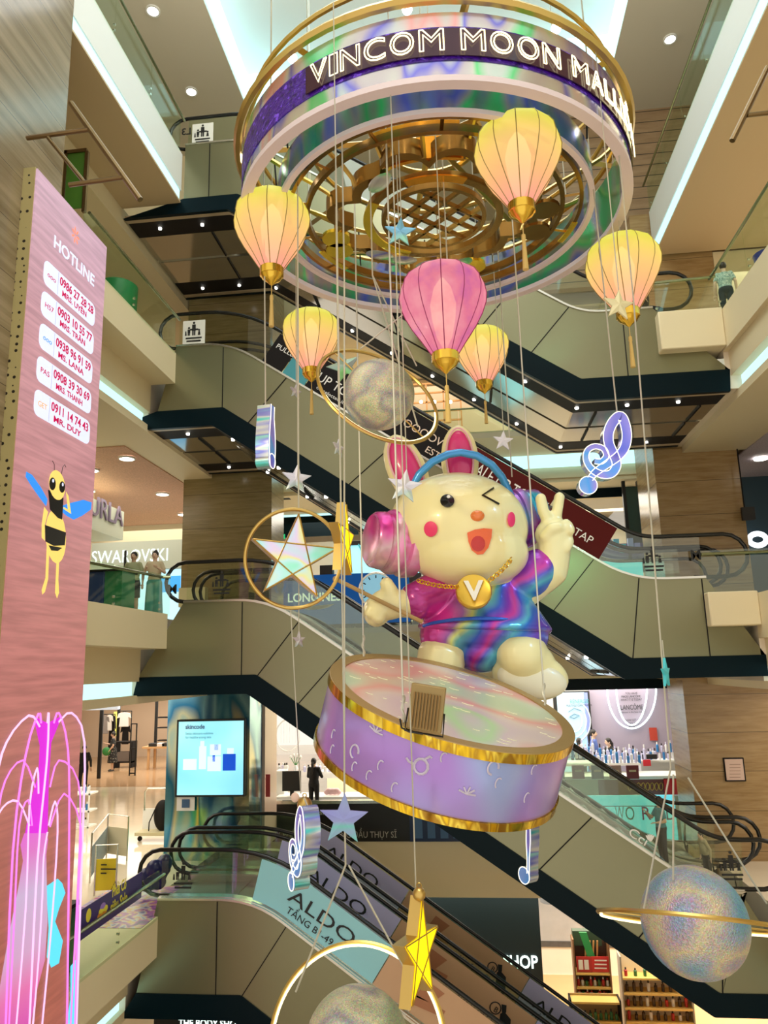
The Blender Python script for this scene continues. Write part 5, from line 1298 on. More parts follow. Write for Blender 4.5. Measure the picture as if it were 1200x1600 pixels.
    tm = topmat or mat('top_cloth', top, .8); g = MB()
    g.ell(u(0, 0, 1.17), (.175*k, .125*k, .29*k), None, 20, 14); g.ell(u(0, .005, .97), (.175*k, .13*k, .13*k), None, 20, 12); g.ell(u(0, 0, 1.37), (.17*k, .085*k, .07*k), None, 16, 10)
    for i, (el, ha) in enumerate(arms):
        s = -1 if i == 0 else 1; sh = u(s*.155, 0, 1.375); e_ = u(*el); w_ = u(*ha)
        g.ell(sh, .068*k)
        if sleeves == 'short': g.tube([sh, sh.lerp(e_, .75)], [.068*k, .062*k], 12)
        elif sleeves == 'long': g.tube([sh, e_], [.066*k, .052*k], 12); g.ell(e_, .052*k); g.tube([e_, e_.lerp(w_, .93)], [.052*k, .038*k], 12)
    if legs == 'dress': g.tube([q(0, .01, 1.0+dz), q(0, .01, .75+dz), q(0, .01, .36)], [.165*k, .19*k, .23*k], 20)
    remeshed(obj('top' if legs != 'dress' else 'dress', g, tm, t, local=True, merge=False), .016*k, 3)
    if legs != 'dress':
        g = MB(); g.ell(q(0, .01, hipz+.03), (.18*k, .135*k, .14*k), None, 18, 12)
        for hp_, kn, an in ft:
            if legs == 'shorts': g.tube([hp_, hp_.lerp(kn, .95)], [.105*k, .095*k], 14)
            elif legs == 'wide': g.tube([hp_, kn, an], [.11*k, .115*k, .135*k], 14)
            else: g.tube([hp_, kn], [.10*k, .07*k], 14); g.ell(kn, .07*k); g.tube([kn, an], [.07*k, .058*k], 14)
        remeshed(obj('trousers' if legs != 'shorts' else 'shorts', g, mat('leg_cloth', bottom, .8), t, local=True, merge=False), .016*k, 3)
    for hp_, kn, an in ft: obj('shoe', MB().ell(an + q(0, -.06, -.05), (.048*k, .13*k, .04*k), None, 12, 8), mat('shoe_cloth', (.6, .6, .58) if legs == 'wide' else (.03, .03, .03), .6), t, local=True)
    return t, hands
def flat_on(px, Y, zf, py=None): p = P(px, 1000, Y=Y); return V(p.x, Y, zf)

def pan(name, x0, y0, x1, y1, Y, m, parent=None, th=.04, **k):
    """upright panel whose front covers the given part of the picture at distance Y"""
    a = P(x0, (y0+y1)/2, Y=Y).x; b = P(x1, (y0+y1)/2, Y=Y).x; zt = P((x0+x1)/2, y0, Y=Y).z; zb = P((x0+x1)/2, y1, Y=Y).z
    return obj(name, MB().box(a, b, Y, Y+th, zb, zt), m, parent, **k)
def ptxt(name, s, x0, y1, x1, hpx, Y, m, parent=None, align='LEFT', **k):
    a = P(x0, y1, Y=Y); b = P(x1, y1, Y=Y)
    return text(name, s, V(a.x, Y-.012, a.z), (1, 0, 0), (0, 0, 1), hpx*Y/1171*1.0, m, parent, .006, width=b.x-a.x, **k)

# ---------------- middle level, left: shops behind the glass
GWALL = mat('grey_shopfront', (.62, .60, .52), .5); LBLUE = glow('pale_blue_lightbox', (.50, .80, .95), .9); CYLIT = glow('cyan_lit', (.35, .80, .85), .8)
ORD = 'first second third fourth fifth sixth seventh eighth ninth tenth eleventh twelfth thirteenth fourteenth fifteenth sixteenth seventeenth eighteenth nineteenth twentieth'.split() + ['twenty-'+w_ for w_ in 'first second third fourth fifth sixth'.split()]
COLN = {'bottle_blue': 'blue', 'bottle_white': 'white', 'bottle_dark': 'dark brown', 'bottle_green': 'green', 'bottle_red': 'red', 'bottle_lilac': 'lilac'}
for i, (x, y) in enumerate(((-11.0, 28.0), (-13.8, 27.0), (-10.4, 24.5), (-12.6, 23.5), (-11.2, 21.0), (-9.6, 20.0))):
    t = thing('ceiling_light', 'round ceiling light over the middle left walkway, %s one counted from the back' % ORD[(3, 2, 1, 0, 0, 4)[i] if False else i], 'ceiling light', (x, y, 6.1), 'round ceiling lights over the middle left walkway')
    obj('diffuser', MB().lathe([(.20, 0), (.20, .05)], Matrix.Translation(V(x, y, 6.06)), 20), WARML, t); obj('trim_ring', MB().lathe([(.20, -.01), (.24, -.01), (.24, .05), (.20, .05)], Matrix.Translation(V(x, y, 6.06)), 20, caps=False), WHITE, t)
struct('ceiling', MB().box(-15.5, -9.2, 19.0, 34, 6.12, 6.16), TILEC, 'speckled brown ceiling panel over the middle left walkway')
struct('ceiling', MB().box(8.6, 15.5, 16.5, 34, 6.12, 6.16), mat('speckled_violet_ceiling', (.55, .48, .55), .7, noise=.5, nscale=25), 'speckled ceiling panel over the middle right walkway')
for i, (x, y) in enumerate(((9.6, 19.5), (10.8, 21.5), (9.4, 24.0))):
    t = thing('ceiling_light', 'round ceiling light over the middle right walkway, %s one from the front' % ORD[i], 'ceiling light', (x, y, 6.1), 'round ceiling lights over the middle right walkway')
    obj('diffuser', MB().lathe([(.20, 0), (.20, .05)], Matrix.Translation(V(x, y, 6.06)), 20), WARML, t)
t = thing('shop_sign', 'cream shop fascia with large dark letters, left of the walkway', 'shop sign', P(170, 850, X=-11.5))
a = P(120, 760, X=-11.5); b = P(194, 800, X=-11.5)
obj('fascia', MB().box(-12.6, -11.5, a.y-4, b.y, P(194, 845, X=-11.5).z, b.z+.0), mat('fascia_cream', (.72, .80, .66), .5), t)
text('lettering', 'FURLA', V(-11.49, P(190, 825, X=-11.5).y, P(190, 823, X=-11.5).z), (0, 1, 0), (0, 0, 1), .68, mat('violet_letter', (.25, .20, .30), .4, .5), t, .05, align='RIGHT')
struct('wall_left', MB().box(-13.5, -12.6, 10, b.y, 1.4, 6.1), CREAM, 'cream shop wall at the middle left walkway')
pan('wall_back', 110, 790, 300, 860, 30.0, mat('warm_cream', (.90, .80, .55), .6), kind='structure')
t = thing('jewellery_shopfront', 'grey shopfront with white letters and blue display window', 'shop front', P(230, 965, Y=28))
pan('fascia', 120, 846, 300, 890, 28.0, mat('fascia_grey', (.50, .56, .48), .5), t, .3)
ptxt('lettering', 'SWAROVSKI', 143, 881, 262, 22, 27.99, glow('letter_white', (.85, .95, .92), .9), t)
pan('display_window', 160, 891, 300, 990, 28.1, LBLUE, t); pan('blue_shape', 250, 900, 282, 925, 28.0, glow('blue_print', (.05, .35, .75), .9), t, .02); pan('frame', 192, 860, 195, 970, 27.9, DARK, t)
t = thing('planter_box', 'dark blue glossy cabinet behind the middle left glass', 'cabinet', (-9.0, 16.9, 1.4))
obj('cabinet_body', MB().box(-10.2, -8.55, 16.9, 17.7, 1.4, 2.38), mat('navy_gloss', (.01, .035, .16), .2), t, bevel=.02)
obj('cabinet_top', MB().box(-10.25, -8.1, 16.85, 17.75, 2.38, 2.42), DARK, t); obj('end_panel', MB().box(-8.55, -8.12, 16.95, 17.65, 1.4, 2.38), mat('green_panel', (.02, .20, .08), .3), t, label='green end panel')
pM = flat_on(204, 18.8, 1.4)
person('man in olive t-shirt and dark shorts behind the middle left glass', pM, 1.72, .1, 1, (.34, .36, .20), (.02, .02, .03), 'shorts')
person('woman in beige top and wide teal trousers behind the middle left glass', flat_on(238, 18.8, 1.4), 1.72, .15, 0, (.62, .50, .32), (.10, .34, .30), 'wide', arms=[((-.26, .0, 1.15), (-.16, -.22, 1.22)), ((.25, .02, 1.14), (.12, -.24, 1.24))], hair='bun')
t = thing('display_stand', 'pale yellow display stand behind the middle left landing', 'stand', flat_on(300, 22.0, 1.4))
pan('stand_panel', 279, 918, 320, 948, 22.0, mat('pale_yellow', (.70, .64, .35), .5), t, .3)

# ---------------- middle level, centre
t = thing('wall_banner', 'dark blue watch advert board with winged logo on the back balustrade', 'advert board', P(500, 975, Y=26.2))
pan('board', 415, 897, 640, 975, 26.2, glow('board_blue', (.003, .055, .20), .9), t, .05)  # glow added to lift the brightness of the board
ptxt('lettering', 'LONGINES', 450, 941, 533, 14, 26.19, glow('board_white', (.8, .85, .8), .8), t, bold=.02)
q = MB(); c = P(491, 949, Y=26.17)
for s in (-1, 1): q.prism([c+V(0, 0, .05), c+V(s*.75, 0, .10), c+V(s*.5, 0, -.02), c+V(s*.2, 0, -.08), c+V(0, 0, -.08)], (0, -.01, 0))
obj('winged_logo', q, INK, t)
c = P(588, 922, Y=26.16); wf = obj('watch_dial', MB().lathe([(0, 0), (.62, 0), (.62, .03)], Matrix.Translation(c) @ Matrix.Rotation(PI/2, 4, 'X'), 32), glow('dial', (.25, .50, .62), .8), t)
obj('dial_ring', MB().tube([c+V(.60*math.cos(k*PI/16), -.03, .60*math.sin(k*PI/16)) for k in range(32)], .05, 5, True), STEEL, wf)
for k in range(12): a_ = k*PI/6; obj('hour_mark', MB().tube([c+V(.42*math.cos(a_), -.04, .42*math.sin(a_)), c+V(.52*math.cos(a_), -.04, .52*math.sin(a_))], .02, 4), BLK, wf)
t = thing('light_box', 'large pale cyan light box with curved lines on the middle level', 'light box', P(600, 975, Y=32))
pan('box_base', 535, 897, 660, 990, 32, DARK, t); pan('lit_panel', 535, 850, 660, 897, 32, glow('cyan_box', (.30, .78, .88), .95), t); pan('box_frame', 535, 843, 660, 850, 31.9, DARK, t)
for sx in (560, 580, 600): obj('curved_line', MB().tube([P(sx, 850, Y=31.9), P(sx+8, 868, Y=31.9), P(sx+24, 885, Y=31.9), P(sx+45, 896, Y=31.9)], .03, 4), mat('line_teal', (.05, .4, .5), .4), t)
t = thing('hanging_monitor', 'black monitor hanging above the middle walkway beside the stone column', 'monitor', P(430, 775, Y=27))
pan('casing', 414, 755, 452, 779, 27, BLK, t, .3); obj('mount', MB().tube([P(433, 756, Y=27.1), V(P(433, 756, Y=27.1).x, 27.1, 6.35)], .04, 6), DARK, t)
pan('trim_7', 428, 806, 560, 838, 30, BLACKM, kind='structure'); pan('trim_7', 400, 790, 660, 806, 30.2, COVE, kind='structure'); pan('wall_back', 395, 838, 1010, 975, 33, mat('shop_wall', (.80, .74, .62), .6), kind='structure')
t = thing('exit_sign', 'small green exit sign by the stone column', 'exit sign', P(440, 845, Y=29.8)); obj('hanger', MB().tube([P(438, 836, Y=29.85), V(P(438, 836, Y=29.85).x, 29.85, 6.35)], .02, 5), DARK, t); pan('sign_face', 430, 835, 445, 842, 29.8, glow('exit_green', (.0, .45, .15), .8), t); ptxt('lettering', 'EXIT', 431, 841, 444, 4, 29.78, INK, t)
t = thing('black_stand', 'low black stand beside the cyan light box', 'stand', P(509, 975, Y=30)); pan('stand_body', 500, 883, 520, 988, 30, DARK, t, .4)
# right centre of middle level
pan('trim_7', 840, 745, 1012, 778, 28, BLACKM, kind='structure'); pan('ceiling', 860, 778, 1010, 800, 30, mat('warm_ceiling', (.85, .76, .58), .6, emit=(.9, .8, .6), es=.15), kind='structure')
t = thing('black_door_frame', 'tall black framed glass door on the middle level', 'door', P(990, 975, Y=27))
pan('frame', 978, 748, 983, 900, 27, BLK, t, .15); pan('frame', 1002, 735, 1022, 900, 27, BLK, t, .3); pan('door_glass', 983, 760, 1002, 895, 27.05, mat('dark_glass', (.05, .09, .08), .1), t)
t = thing('display_counter', 'bright cyan display counter behind the middle right landing', 'counter', P(965, 975, Y=25))
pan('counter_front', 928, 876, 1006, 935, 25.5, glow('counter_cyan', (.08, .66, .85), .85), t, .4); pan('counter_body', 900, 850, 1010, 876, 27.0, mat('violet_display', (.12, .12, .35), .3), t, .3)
rr = random.Random(3)
for k in range(9): obj('display_item', MB().box(*(lambda p: (p.x, p.x+.18, p.y, p.y+.15, p.z, p.z+.3))(P(905+k*11, 870-rr.random()*22, Y=26.8))), mat('item', (rr.random()*.5, .3+rr.random()*.3, .6+rr.random()*.3), .4), t)
# far right of middle level
t = thing('lit_ring_sign', 'white glowing ring letter on the black shopfront at the right edge', 'shop sign', P(1184, 843, Y=26))
c = P(1184, 843, Y=26); obj('glowing_ring', MB().tube([c+V(.27*math.cos(k*PI/16), 0, .20*math.sin(k*PI/16)) for k in range(32)], .09, 8, True), glow('ring_white', (.9, .97, 1), 1.6), t)
struct('wall_right', MB().box(8.4, 14, 26.6, 27, 1.4, 6.2), mat('navy_wall', (.02, .06, .09), .4), 'dark navy shopfront at the right of the middle level')
t = thing('hanging_monitor', 'black monitor hanging at the right edge of the middle level', 'monitor', P(1170, 800, Y=23.2)); pan('casing', 1160, 792, 1180, 812, 22.6, BLK, t, .12); obj('mount', MB().tube([P(1163, 793, Y=22.7), V(P(1163, 793, Y=22.7).x, 22.7, 6.1)], .02, 6), DARK, t)
# ---------------- upper levels
struct('wall_back', MB().box(8.36, 21, 23.0, 23.2, 8.3, 12.75), CREAM, 'cream wall of the upper right gallery')
t = thing('wooden_lattice', 'orange wooden lattice screen with small lamps on the third level', 'lattice', P(675, 660, Y=30))
x0 = P(640, 630, Y=30).x; x1 = P(720, 630, Y=30).x; z0 = 8.3; z1 = P(670, 600, Y=30).z; WOOD = mat('orange_wood', (.62, .30, .10), .5)
for k in range(9): obj('slat', MB().box(x0, x1, 30, 30.08, z0+(z1-z0)*k/8, z0+(z1-z0)*k/8+.06), WOOD, t)
for k in range(4): obj('post', MB().box(x0+(x1-x0)*k/3-.03, x0+(x1-x0)*k/3+.03, 30, 30.1, z0, z1), WOOD, t)
for px in (658, 679, 704): obj('lamp', MB().ell(P(px, 628, Y=29.8), .07), WARML, t)
struct('wall_back', MB().box(-6, 6, 31, 31.3, 8.3, 12.2), mat('warm_back', (.60, .50, .35), .6), 'warm wall behind the third level back walkway')
t = thing('green_bin', 'tall green planter behind the third level left glass', 'planter', (-8.4, 16.6, 8.3))
obj('planter_body', MB().lathe([(.40, 0), (.46, .2), (.48, 1.15), (.42, 1.2)], Matrix.Translation(V(-8.3, 16.4, 8.3)), 20), mat('planter_green', (.02, .22, .07), .3), t)
PAT = holo('patterned_shirt', [(.3, (.08, .20, .20)), (.45, (.55, .66, .58)), (.5, (.10, .25, .25)), (.6, (.62, .70, .62)), (.7, (.2, .3, .3))], (1, 1, 1), 9, .7, 0, .8, film=0)
person('person in patterned shirt seen from behind, upper right gallery', V(6.95, 18.55, 8.3), 1.66, 2.9, 0, bottom=(.01, .02, .03), topmat=PAT, hair='short')
person('person in black stepping off the upper right escalator', V(5.15, 19.4, 8.62), 1.6, 1.2, 1, (.01, .01, .01), (.01, .01, .01))
t = thing('blue_bin', 'blue plastic bin beside the person in patterned shirt', 'bin', (7.4, 16.9, 8.3))
obj('bin_body', MB().lathe([(.26, 0), (.34, .85), (.36, .9)], Matrix.Translation(V(7.4, 16.9, 8.3)), 16), mat('bin_blue', (.01, .03, .28), .3), t)
t = thing('plant', 'dark green leafy potted plant at the right edge, upper gallery', 'plant', (8.2, 14.2, 8.3))
q = MB(); rr = random.Random(2)
for k in range(60): c = V(8.2+rr.gauss(0, .25), 14.2+rr.gauss(0, .25), 10.1+rr.gauss(0, .35)); q.ell(c, (.10, .03, .05), Matrix.Rotation(rr.random()*3, 3, 'Z') @ Matrix.Rotation(rr.random(), 3, 'Y'), 6, 4)
obj('leaves', q, mat('leaf_green', (.02, .10, .03), .5), t); obj('stem', MB().tube([V(8.2, 14.2, 8.6), V(8.2, 14.2, 10.2)], .03, 5), DARK, t); obj('pot', MB().lathe([(.2, 0), (.28, .4)], Matrix.Translation(V(8.2, 14.2, 8.3)), 14), WHITE, t)
t = thing('glass_door', 'bronze framed green glass panel high beside the stone column', 'glass panel', P(115, 330, Y=14.5))
YG = 14.5
pan('frame', 98, 235, 102, 325, YG, BRONZE, t, .08); pan('frame', 130, 236, 135, 330, YG, BRONZE, t, .08); pan('frame', 98, 233, 135, 238, YG, BRONZE, t, .08); pan('green_glass', 102, 238, 130, 325, YG+.03, mat('deep_green_glass', (.08, .22, .03), .15), t)

# ---------------- lower level, left: clothes shop
YC = 33
MAHO = mat('shop_cream', (.72, .58, .44), .6)
pan('wall_back', 60, 1070, 270, 1186, 50, MAHO, kind='structure')
struct('floor', MB().box(-34, -9.5, 37.2, 50, -5.5, -5.49), mat('amber_floor', (.55, .36, .20), .08), 'amber polished floor of the clothes shop')
t = thing('shop_fascia', 'white lit fascia over the clothes shop', 'fascia', P(170, 1100, Y=38)); pan('fascia_panel', 60, 1096, 184, 1110, 38, mat('fascia_lit', (.8, .85, .9), .5, emit=(.7, .85, 1), es=.5), t, .3)
for i, (xa, xb, ya, yb, lab) in enumerate(((154, 159, 1088, 1218, 'left'), (182, 186, 1088, 1192, 'middle'), (241, 245, 1088, 1195, 'right'))):
    t = thing('shop_post', 'slim black post of the clothes shop, %s one' % lab, 'post', P(xa, yb, Y=40 if xa < 160 else 47)); pan('post', xa, ya, xb, yb, 40 if xa < 160 else 47, BLK, t, .1)
def garment(lab, px, py, w, hgt, Y, m):
    c = P(px, py, Y=Y); s = Y/1171; t = thing('garment', lab, 'garment', c)
    W_ = w*s; H_ = hgt*s
    obj('cloth', MB().prism([c+V(-W_*.5, 0, -H_), c+V(-W_*.42, 0, -H_*.35), c+V(-W_*.75, 0, -H_*.42), c+V(-W_*.6, 0, -H_*.08), c+V(-W_*.15, 0, 0), c+V(W_*.15, 0, 0), c+V(W_*.6, 0, -H_*.08), c+V(W_*.75, 0, -H_*.42), c+V(W_*.42, 0, -H_*.35), c+V(W_*.5, 0, -H_)], (0, .10, 0)), m, t, bevel=.02)
    obj('hanger', MB().tube([c+V(-W_*.3, .05, -.04), c+V(0, .05, .06), c+V(W_*.3, .05, -.04)], .012, 4), BLK, t)
garment('grey jacket on the clothes shop rail', 164, 1118, 12, 28, 46, mat('jacket_grey', (.25, .22, .20), .8))
garment('white shirt on the left clothes rail', 171, 1117, 8, 24, 46, mat('shirt_white', (.70, .68, .62), .8))
garment('long black coat hanging beside the yellow panel', 175, 1117, 9, 52, 46.3, DARK)
garment('white blouse hanging on the middle clothes rail', 194, 1113, 16, 22, 46, mat('blouse_white', (.80, .78, .74), .8))
garment('dark skirt hanging under the white blouse', 196, 1132, 11, 30, 46.3, DARK)
for (xa, xb, y_, lab) in ((158, 180, 1116, 'left'), (186, 206, 1111, 'middle')):
    t = thing('clothes_rail', 'black hanging rail in the clothes shop, %s one' % lab, 'rail', P(xa, y_, Y=46)); obj('rail_bar', MB().tube([P(xa, y_, Y=46.05), P(xb, y_, Y=46.05)], .03, 5), BLK, t); obj('rail_post', MB().tube([P(xb, y_, Y=46.05), V(P(xb, y_, Y=46.05).x, 46.05, -5.49)], .03, 5), BLK, t)
t = thing('yellow_panel', 'narrow lit yellow panel in the clothes shop', 'panel', P(180, 1150, Y=47)); pan('lit_panel', 177, 1112, 182, 1150, 47, glow('yellow_lit', (.85, .75, .15), .8), t)
DOT = holo('dotted_dress', [(.35, (.01, .01, .01)), (.62, (.01, .01, .01)), (.66, (.6, .6, .5)), (.7, (.02, .02, .02))], (1, 1, 1), 14, .7, 0, .2, film=0)
pw = flat_on(184, 43.0, -5.49)
person('woman in spotted black dress with green bag inside the clothes shop', pw, 2.15, -1.2, 1, topmat=DOT, legs='dress', hair='bun', arms=[((-.22, -.08, 1.12), (-.18, -.32, 1.2)), ((.24, .03, 1.12), (.22, -.1, .95))])
t = thing('green_bag', 'green shoulder bag carried by the woman in the spotted dress', 'bag', pw+V(-.2, -.2, .9)); obj('bag_body', MB().ell(pw+V(-.28, -.2, 1.10), (.26, .12, .24), None, 14, 10), mat('bag_green', (.03, .22, .05), .6), t); obj('bag_strap', MB().tube([pw+V(-.3, -.16, 1.0), pw+V(-.15, -.1, 1.4), pw+V(-.1, -.1, 1.0)], .012, 4), DARK, t)
t = thing('steel_frame', 'narrow black upright frame standing on the clothes shop floor', 'frame', flat_on(214, 41, -5.5))
c = flat_on(214, 41, -5.5)
for dx in (-.14, .18): obj('upright', MB().box(c.x+dx-.03, c.x+dx+.03, 41, 41.05, -5.49, -2.75), BLK, t)
for z in (-2.8, -4.1, -5.4): obj('crossbar', MB().box(c.x-.14, c.x+.18, 41, 41.05, z, z+.06), BLK, t)
t = thing('wooden_table', 'light wooden display table in the clothes shop', 'table', flat_on(255, 43.5, -5.49))
c = flat_on(250, 43.5, -5.49); WD = mat('light_wood', (.62, .38, .18), .5)
obj('table_top', MB().box(c.x-.75, c.x+1.3, 43.2, 44.4, -4.32, -4.22), WD, t)
for dx in (-.45, .95):
    for dy in (43.3, 44.2): obj('leg', MB().box(c.x+dx, c.x+dx+.12, dy, dy+.12, -5.49, -4.32), WD, t)
for k, (dx, col) in enumerate(((-.4, (.02, .02, .02)), (.1, (.75, .7, .65)), (.4, (.03, .03, .03)))):
    tag(obj('folded_clothes', MB().box(c.x+dx, c.x+dx+.45, 43.3, 43.75, -4.22, -4.04), mat('fold', col, .8), bevel=.02), ['black folded clothes at the left end of the wooden table', 'white box in the middle of the wooden table', 'black folded clothes beside the white box on the wooden table'][k], 'clothes' if k != 1 else 'box')
t = thing('wall_shelves', 'dark wall shelves with folded clothes behind the wooden table', 'shelf', flat_on(256, 48, -5.49))
for k, y_ in enumerate((1120, 1136, 1156)): pan('shelf_board', 246, y_, 268, y_+2, 48, BLK, t, .35)
t = thing('display_rack', 'black clothes table with folded jeans behind the woman in the spotted dress', 'table', flat_on(201, 44.3, -5.49)); c = flat_on(202, 44.3, -5.49)
obj('rack_top', MB().box(c.x-.6, c.x+.5, 44.2, 44.9, -4.1, -4.0), DARK, t); obj('rack_shelf', MB().box(c.x-.6, c.x+.5, 44.2, 44.9, -5.2, -5.12), DARK, t)
for dx in (-.6, .44): obj('leg', MB().box(c.x+dx, c.x+dx+.06, 44.2, 44.9, -5.49, -4.1), DARK, t)
obj('folded_stack', MB().box(c.x-.45, c.x+.3, 44.25, 44.8, -5.12, -4.6), mat('jeans', (.16, .13, .11), .8), t)
person('person in dark jacket at the edge of the pink screen, lower level', flat_on(141, 36, -5.5), 2.1, .5, 1, (.01, .01, .012), (.01, .01, .012), sleeves='long')
# white shelf with small products
t = thing('product_shelf', 'white wheeled shelf unit with small blue bottles beside the screen', 'shelf unit', flat_on(145, 26, -5.5)); c = flat_on(143, 25.5, -5.5)
for z in (-4.0, -4.55, -5.05): obj('shelf_board', MB().box(c.x-.6, c.x+.32, 25.3, 25.9, z, z+.05), WHT, t)
for dx in (-.58, .28): obj('upright', MB().box(c.x+dx, c.x+dx+.04, 25.3, 25.34, -5.5, -3.7), WHT, t)
BOT = {}
def bottle(lab, c, r, h, m, capm, group, first=None):
    key = (m.name, capm.name)
    if key not in BOT:
        t = thing('bottle', lab, 'bottle', c, group)
        t.scale = (r, r, h)
        obj('bottle_body', MB().lathe([(.9, 0), (1, .04), (1, .68), (.5, .76)], None, 10), m, t, local=True); obj('cap', MB().lathe([(.5, .76), (.5, 1), (.3, 1.0)], None, 8), capm, t, local=True)
        BOT[key] = t
    else:
        t = copy_tree(BOT[key]); t.location = c; t.scale = (r, r, h); t['label'] = lab; t['group'] = group
    return t
BBL = mat('bottle_blue', (.03, .20, .50), .3); BWH = mat('bottle_white', (.82, .82, .85), .3); BDK = mat('bottle_dark', (.06, .03, .02), .25); BGR = mat('bottle_green', (.03, .16, .05), .25); BRD = mat('bottle_red', (.50, .03, .03), .3); BLI = mat('bottle_lilac', (.62, .60, .85), .25)
for i, (dx, z, m_) in enumerate(((-.1, -3.95, BWH), (.05, -3.95, BBL), (.18, -3.95, BWH), (.15, -4.5, BBL), (.12, -5.0, BWH))):
    bottle(['white bottle at the left end of the top shelf, white unit beside the screen', 'blue bottle in the middle of the top shelf, white unit beside the screen', 'white bottle at the right end of the top shelf, white unit beside the screen', 'blue bottle on the middle shelf of the white unit beside the screen', 'white bottle on the lowest shelf of the white unit beside the screen'][i], V(c.x+dx, 25.5, z), .05, .26, m_, BLK if m_ is BWH else BWH, 'bottles on the white shelf unit')
# barriers, bench, bags, banner
def barrier(lab, a, b, z, h, sheet=None, m=None):
    t = thing('barrier', lab, 'barrier', (a[0], a[1], z)); A = V(*a, z); B = V(*b, z)
    obj('barrier_frame', MB().tube([A, A+V(0, 0, h), B+V(0, 0, h), B], .025, 6), STEEL, t)
    obj('barrier_sheet', MB().prism([A+V(0, 0, .12), B+V(0, 0, .12), B+V(0, 0, h*.72), A+V(0, 0, h*.72)], (0, .02, 0)), m or mat('sheet_cream', (.66, .60, .42), .5), t)
    return t, A, B
g1 = P(140, 1380, Z=-5.5); g2 = P(166, 1340, Z=-5.5); g3 = P(198, 1345, Z=-5.5)
barrier('steel barrier with a blue-grey sheet beside the yellow notice', (g1.x, g1.y), (g2.x, g2.y), -5.5, 1.25, m=mat('sheet_grey', (.40, .48, .55), .5))
barrier('steel barrier with a cream sheet behind the yellow notice', (g2.x, g2.y), (g3.x, g3.y), -5.5, 1.25)
YEL = mat('notice_yellow', (.88, .72, .03), .5)
h1 = P(147, 1400, Z=-5.5); h2 = P(178, 1400, Z=-5.5)
t, A, B = barrier('folding yellow warning notice in a steel frame', (h1.x, h1.y), (h2.x, h1.y+.1), -5.5, 1.2, m=YEL)
for k in range(3): obj('printed_line', MB().box(A.x+.15, A.x+.30+.25*(k == 1), A.y-.012, A.y, -5.5+.72-.1*k, -5.5+.75-.1*k), BLK, t)
obj('warning_triangle', MB().tube([A+V(.45, -.02, .15), A+V(.65, -.02, .15), A+V(.55, -.02, .35)], .012, 4, True), BLK, t)
c = P(244, 1310, Z=-5.5)
t = thing('white_trolley', 'white platform trolley with steel handle beside the mirror column', 'trolley', c)
obj('side_board', MB().box(c.x-.5, c.x+.6, c.y, c.y+.05, -5.2, -4.55), WHT, t); obj('handle', MB().tube([V(c.x-.45, c.y, -4.6), V(c.x-.45, c.y, -4.0), V(c.x-.35, c.y, -3.9), V(c.x+.6, c.y, -3.9)], .03, 6), STEEL, t)
obj('platform', MB().box(c.x-.5, c.x+.8, c.y-.6, c.y, -5.3, -5.2), mat('platform_wood', (.62, .55, .35), .5), t)
for dx in (-.4, .6): obj('wheel', MB().lathe([(.08, -.02), (.08, .02)], Matrix.Translation(V(c.x+dx, c.y-.4, -5.42)) @ Matrix.Rotation(PI/2, 4, 'X'), 12), DARK, t)
t = thing('black_backpack', 'tall black bag standing on the white trolley', 'bag', (c.x+.35, c.y-.3, -5.2)); obj('bag_body', MB().ell(V(c.x+.30, c.y-.25, -4.72), (.30, .2, .5), None, 16, 12), DARK, t); obj('bag_strap', MB().tube([V(c.x+.1, c.y-.4, -4.5), V(c.x-.05, c.y-.5, -4.9), V(c.x-.1, c.y-.4, -5.18)], .02, 5), DARK, t)
g = P(245, 1398, Z=-5.5)
t = thing('navy_sack', 'crumpled navy sack on the floor by the lower escalator', 'sack', g); q = MB(); rr = random.Random(9)
for k in range(14): q.ell(g+V(rr.gauss(0, .16), rr.gauss(0, .12), .25+rr.random()*.55), (.2, .17, .22), Matrix.Rotation(rr.random()*3, 3, 'Y'), 10, 8)
remeshed(obj('sack_body', q, mat('navy_plastic', (.015, .02, .10), .25), t, merge=False), .03, 1)
t = thing('floor_mat', 'violet and orange patterned floor sticker before the lower escalator', 'floor sticker', g); a_ = P(185, 1440, Z=-5.49); b_ = P(290, 1355, Z=-5.49)
obj('sheet', MB().box(-9.6, -7.45, 17.2, 20.4, -5.499, -5.492), holo('violet_floral', [(.35, (.12, .03, .25)), (.47, (.5, .1, .5)), (.52, (.7, .4, .1)), (.58, (.55, .5, .75)), (.7, (.1, .05, .3))], (1, 1, 1), 3, .3, 0, 1, film=0), t)
t = thing('green_bin', 'green waste cabinet behind the purple sale banner', 'bin', (-8.3, 14.4, -5.5))
obj('bin_body', MB().box(-8.6, -7.75, 14.0, 14.9, -5.5, -4.35), mat('bin_green', (.02, .14, .06), .35), t, bevel=.04); obj('bin_lid', MB().box(-8.65, -7.7, 13.95, 14.95, -4.35, -4.28), DARK, t)
tag(obj('dark_cloth', MB().ell(V(-8.15, 14.45, -4.2), (.32, .3, .12), None, 14, 8), mat('dark_blue_cloth', (.02, .04, .08), .6)), 'dark cloth bundle lying on the green waste cabinet', 'cloth')
t = thing('sale_banner', 'dark purple sale banner with yellow lettering on the lower left glass', 'banner', (XL+.03, 15.5, -5.3))
ya = P(122, 1440, X=XL+.04).y; yb = P(221, 1385, X=XL+.04).y; zt_ = P(221, 1362, X=XL+.04).z; zb_ = P(221, 1402, X=XL+.04).z
obj('banner_sheet', MB().box(XL+.03, XL+.045, ya, yb, zb_, zt_), mat('banner_purple', (.04, .015, .16), .4), t)
YLT = mat('banner_yellow', (.85, .75, .05), .5)
text('lettering', 'Phải Có', V(XL+.047, P(172, 1400, X=XL).y, zb_+.40), (0, 1, 0), (0, 0, 1), .22, YLT, t, .003, width=.62, bold=.02)
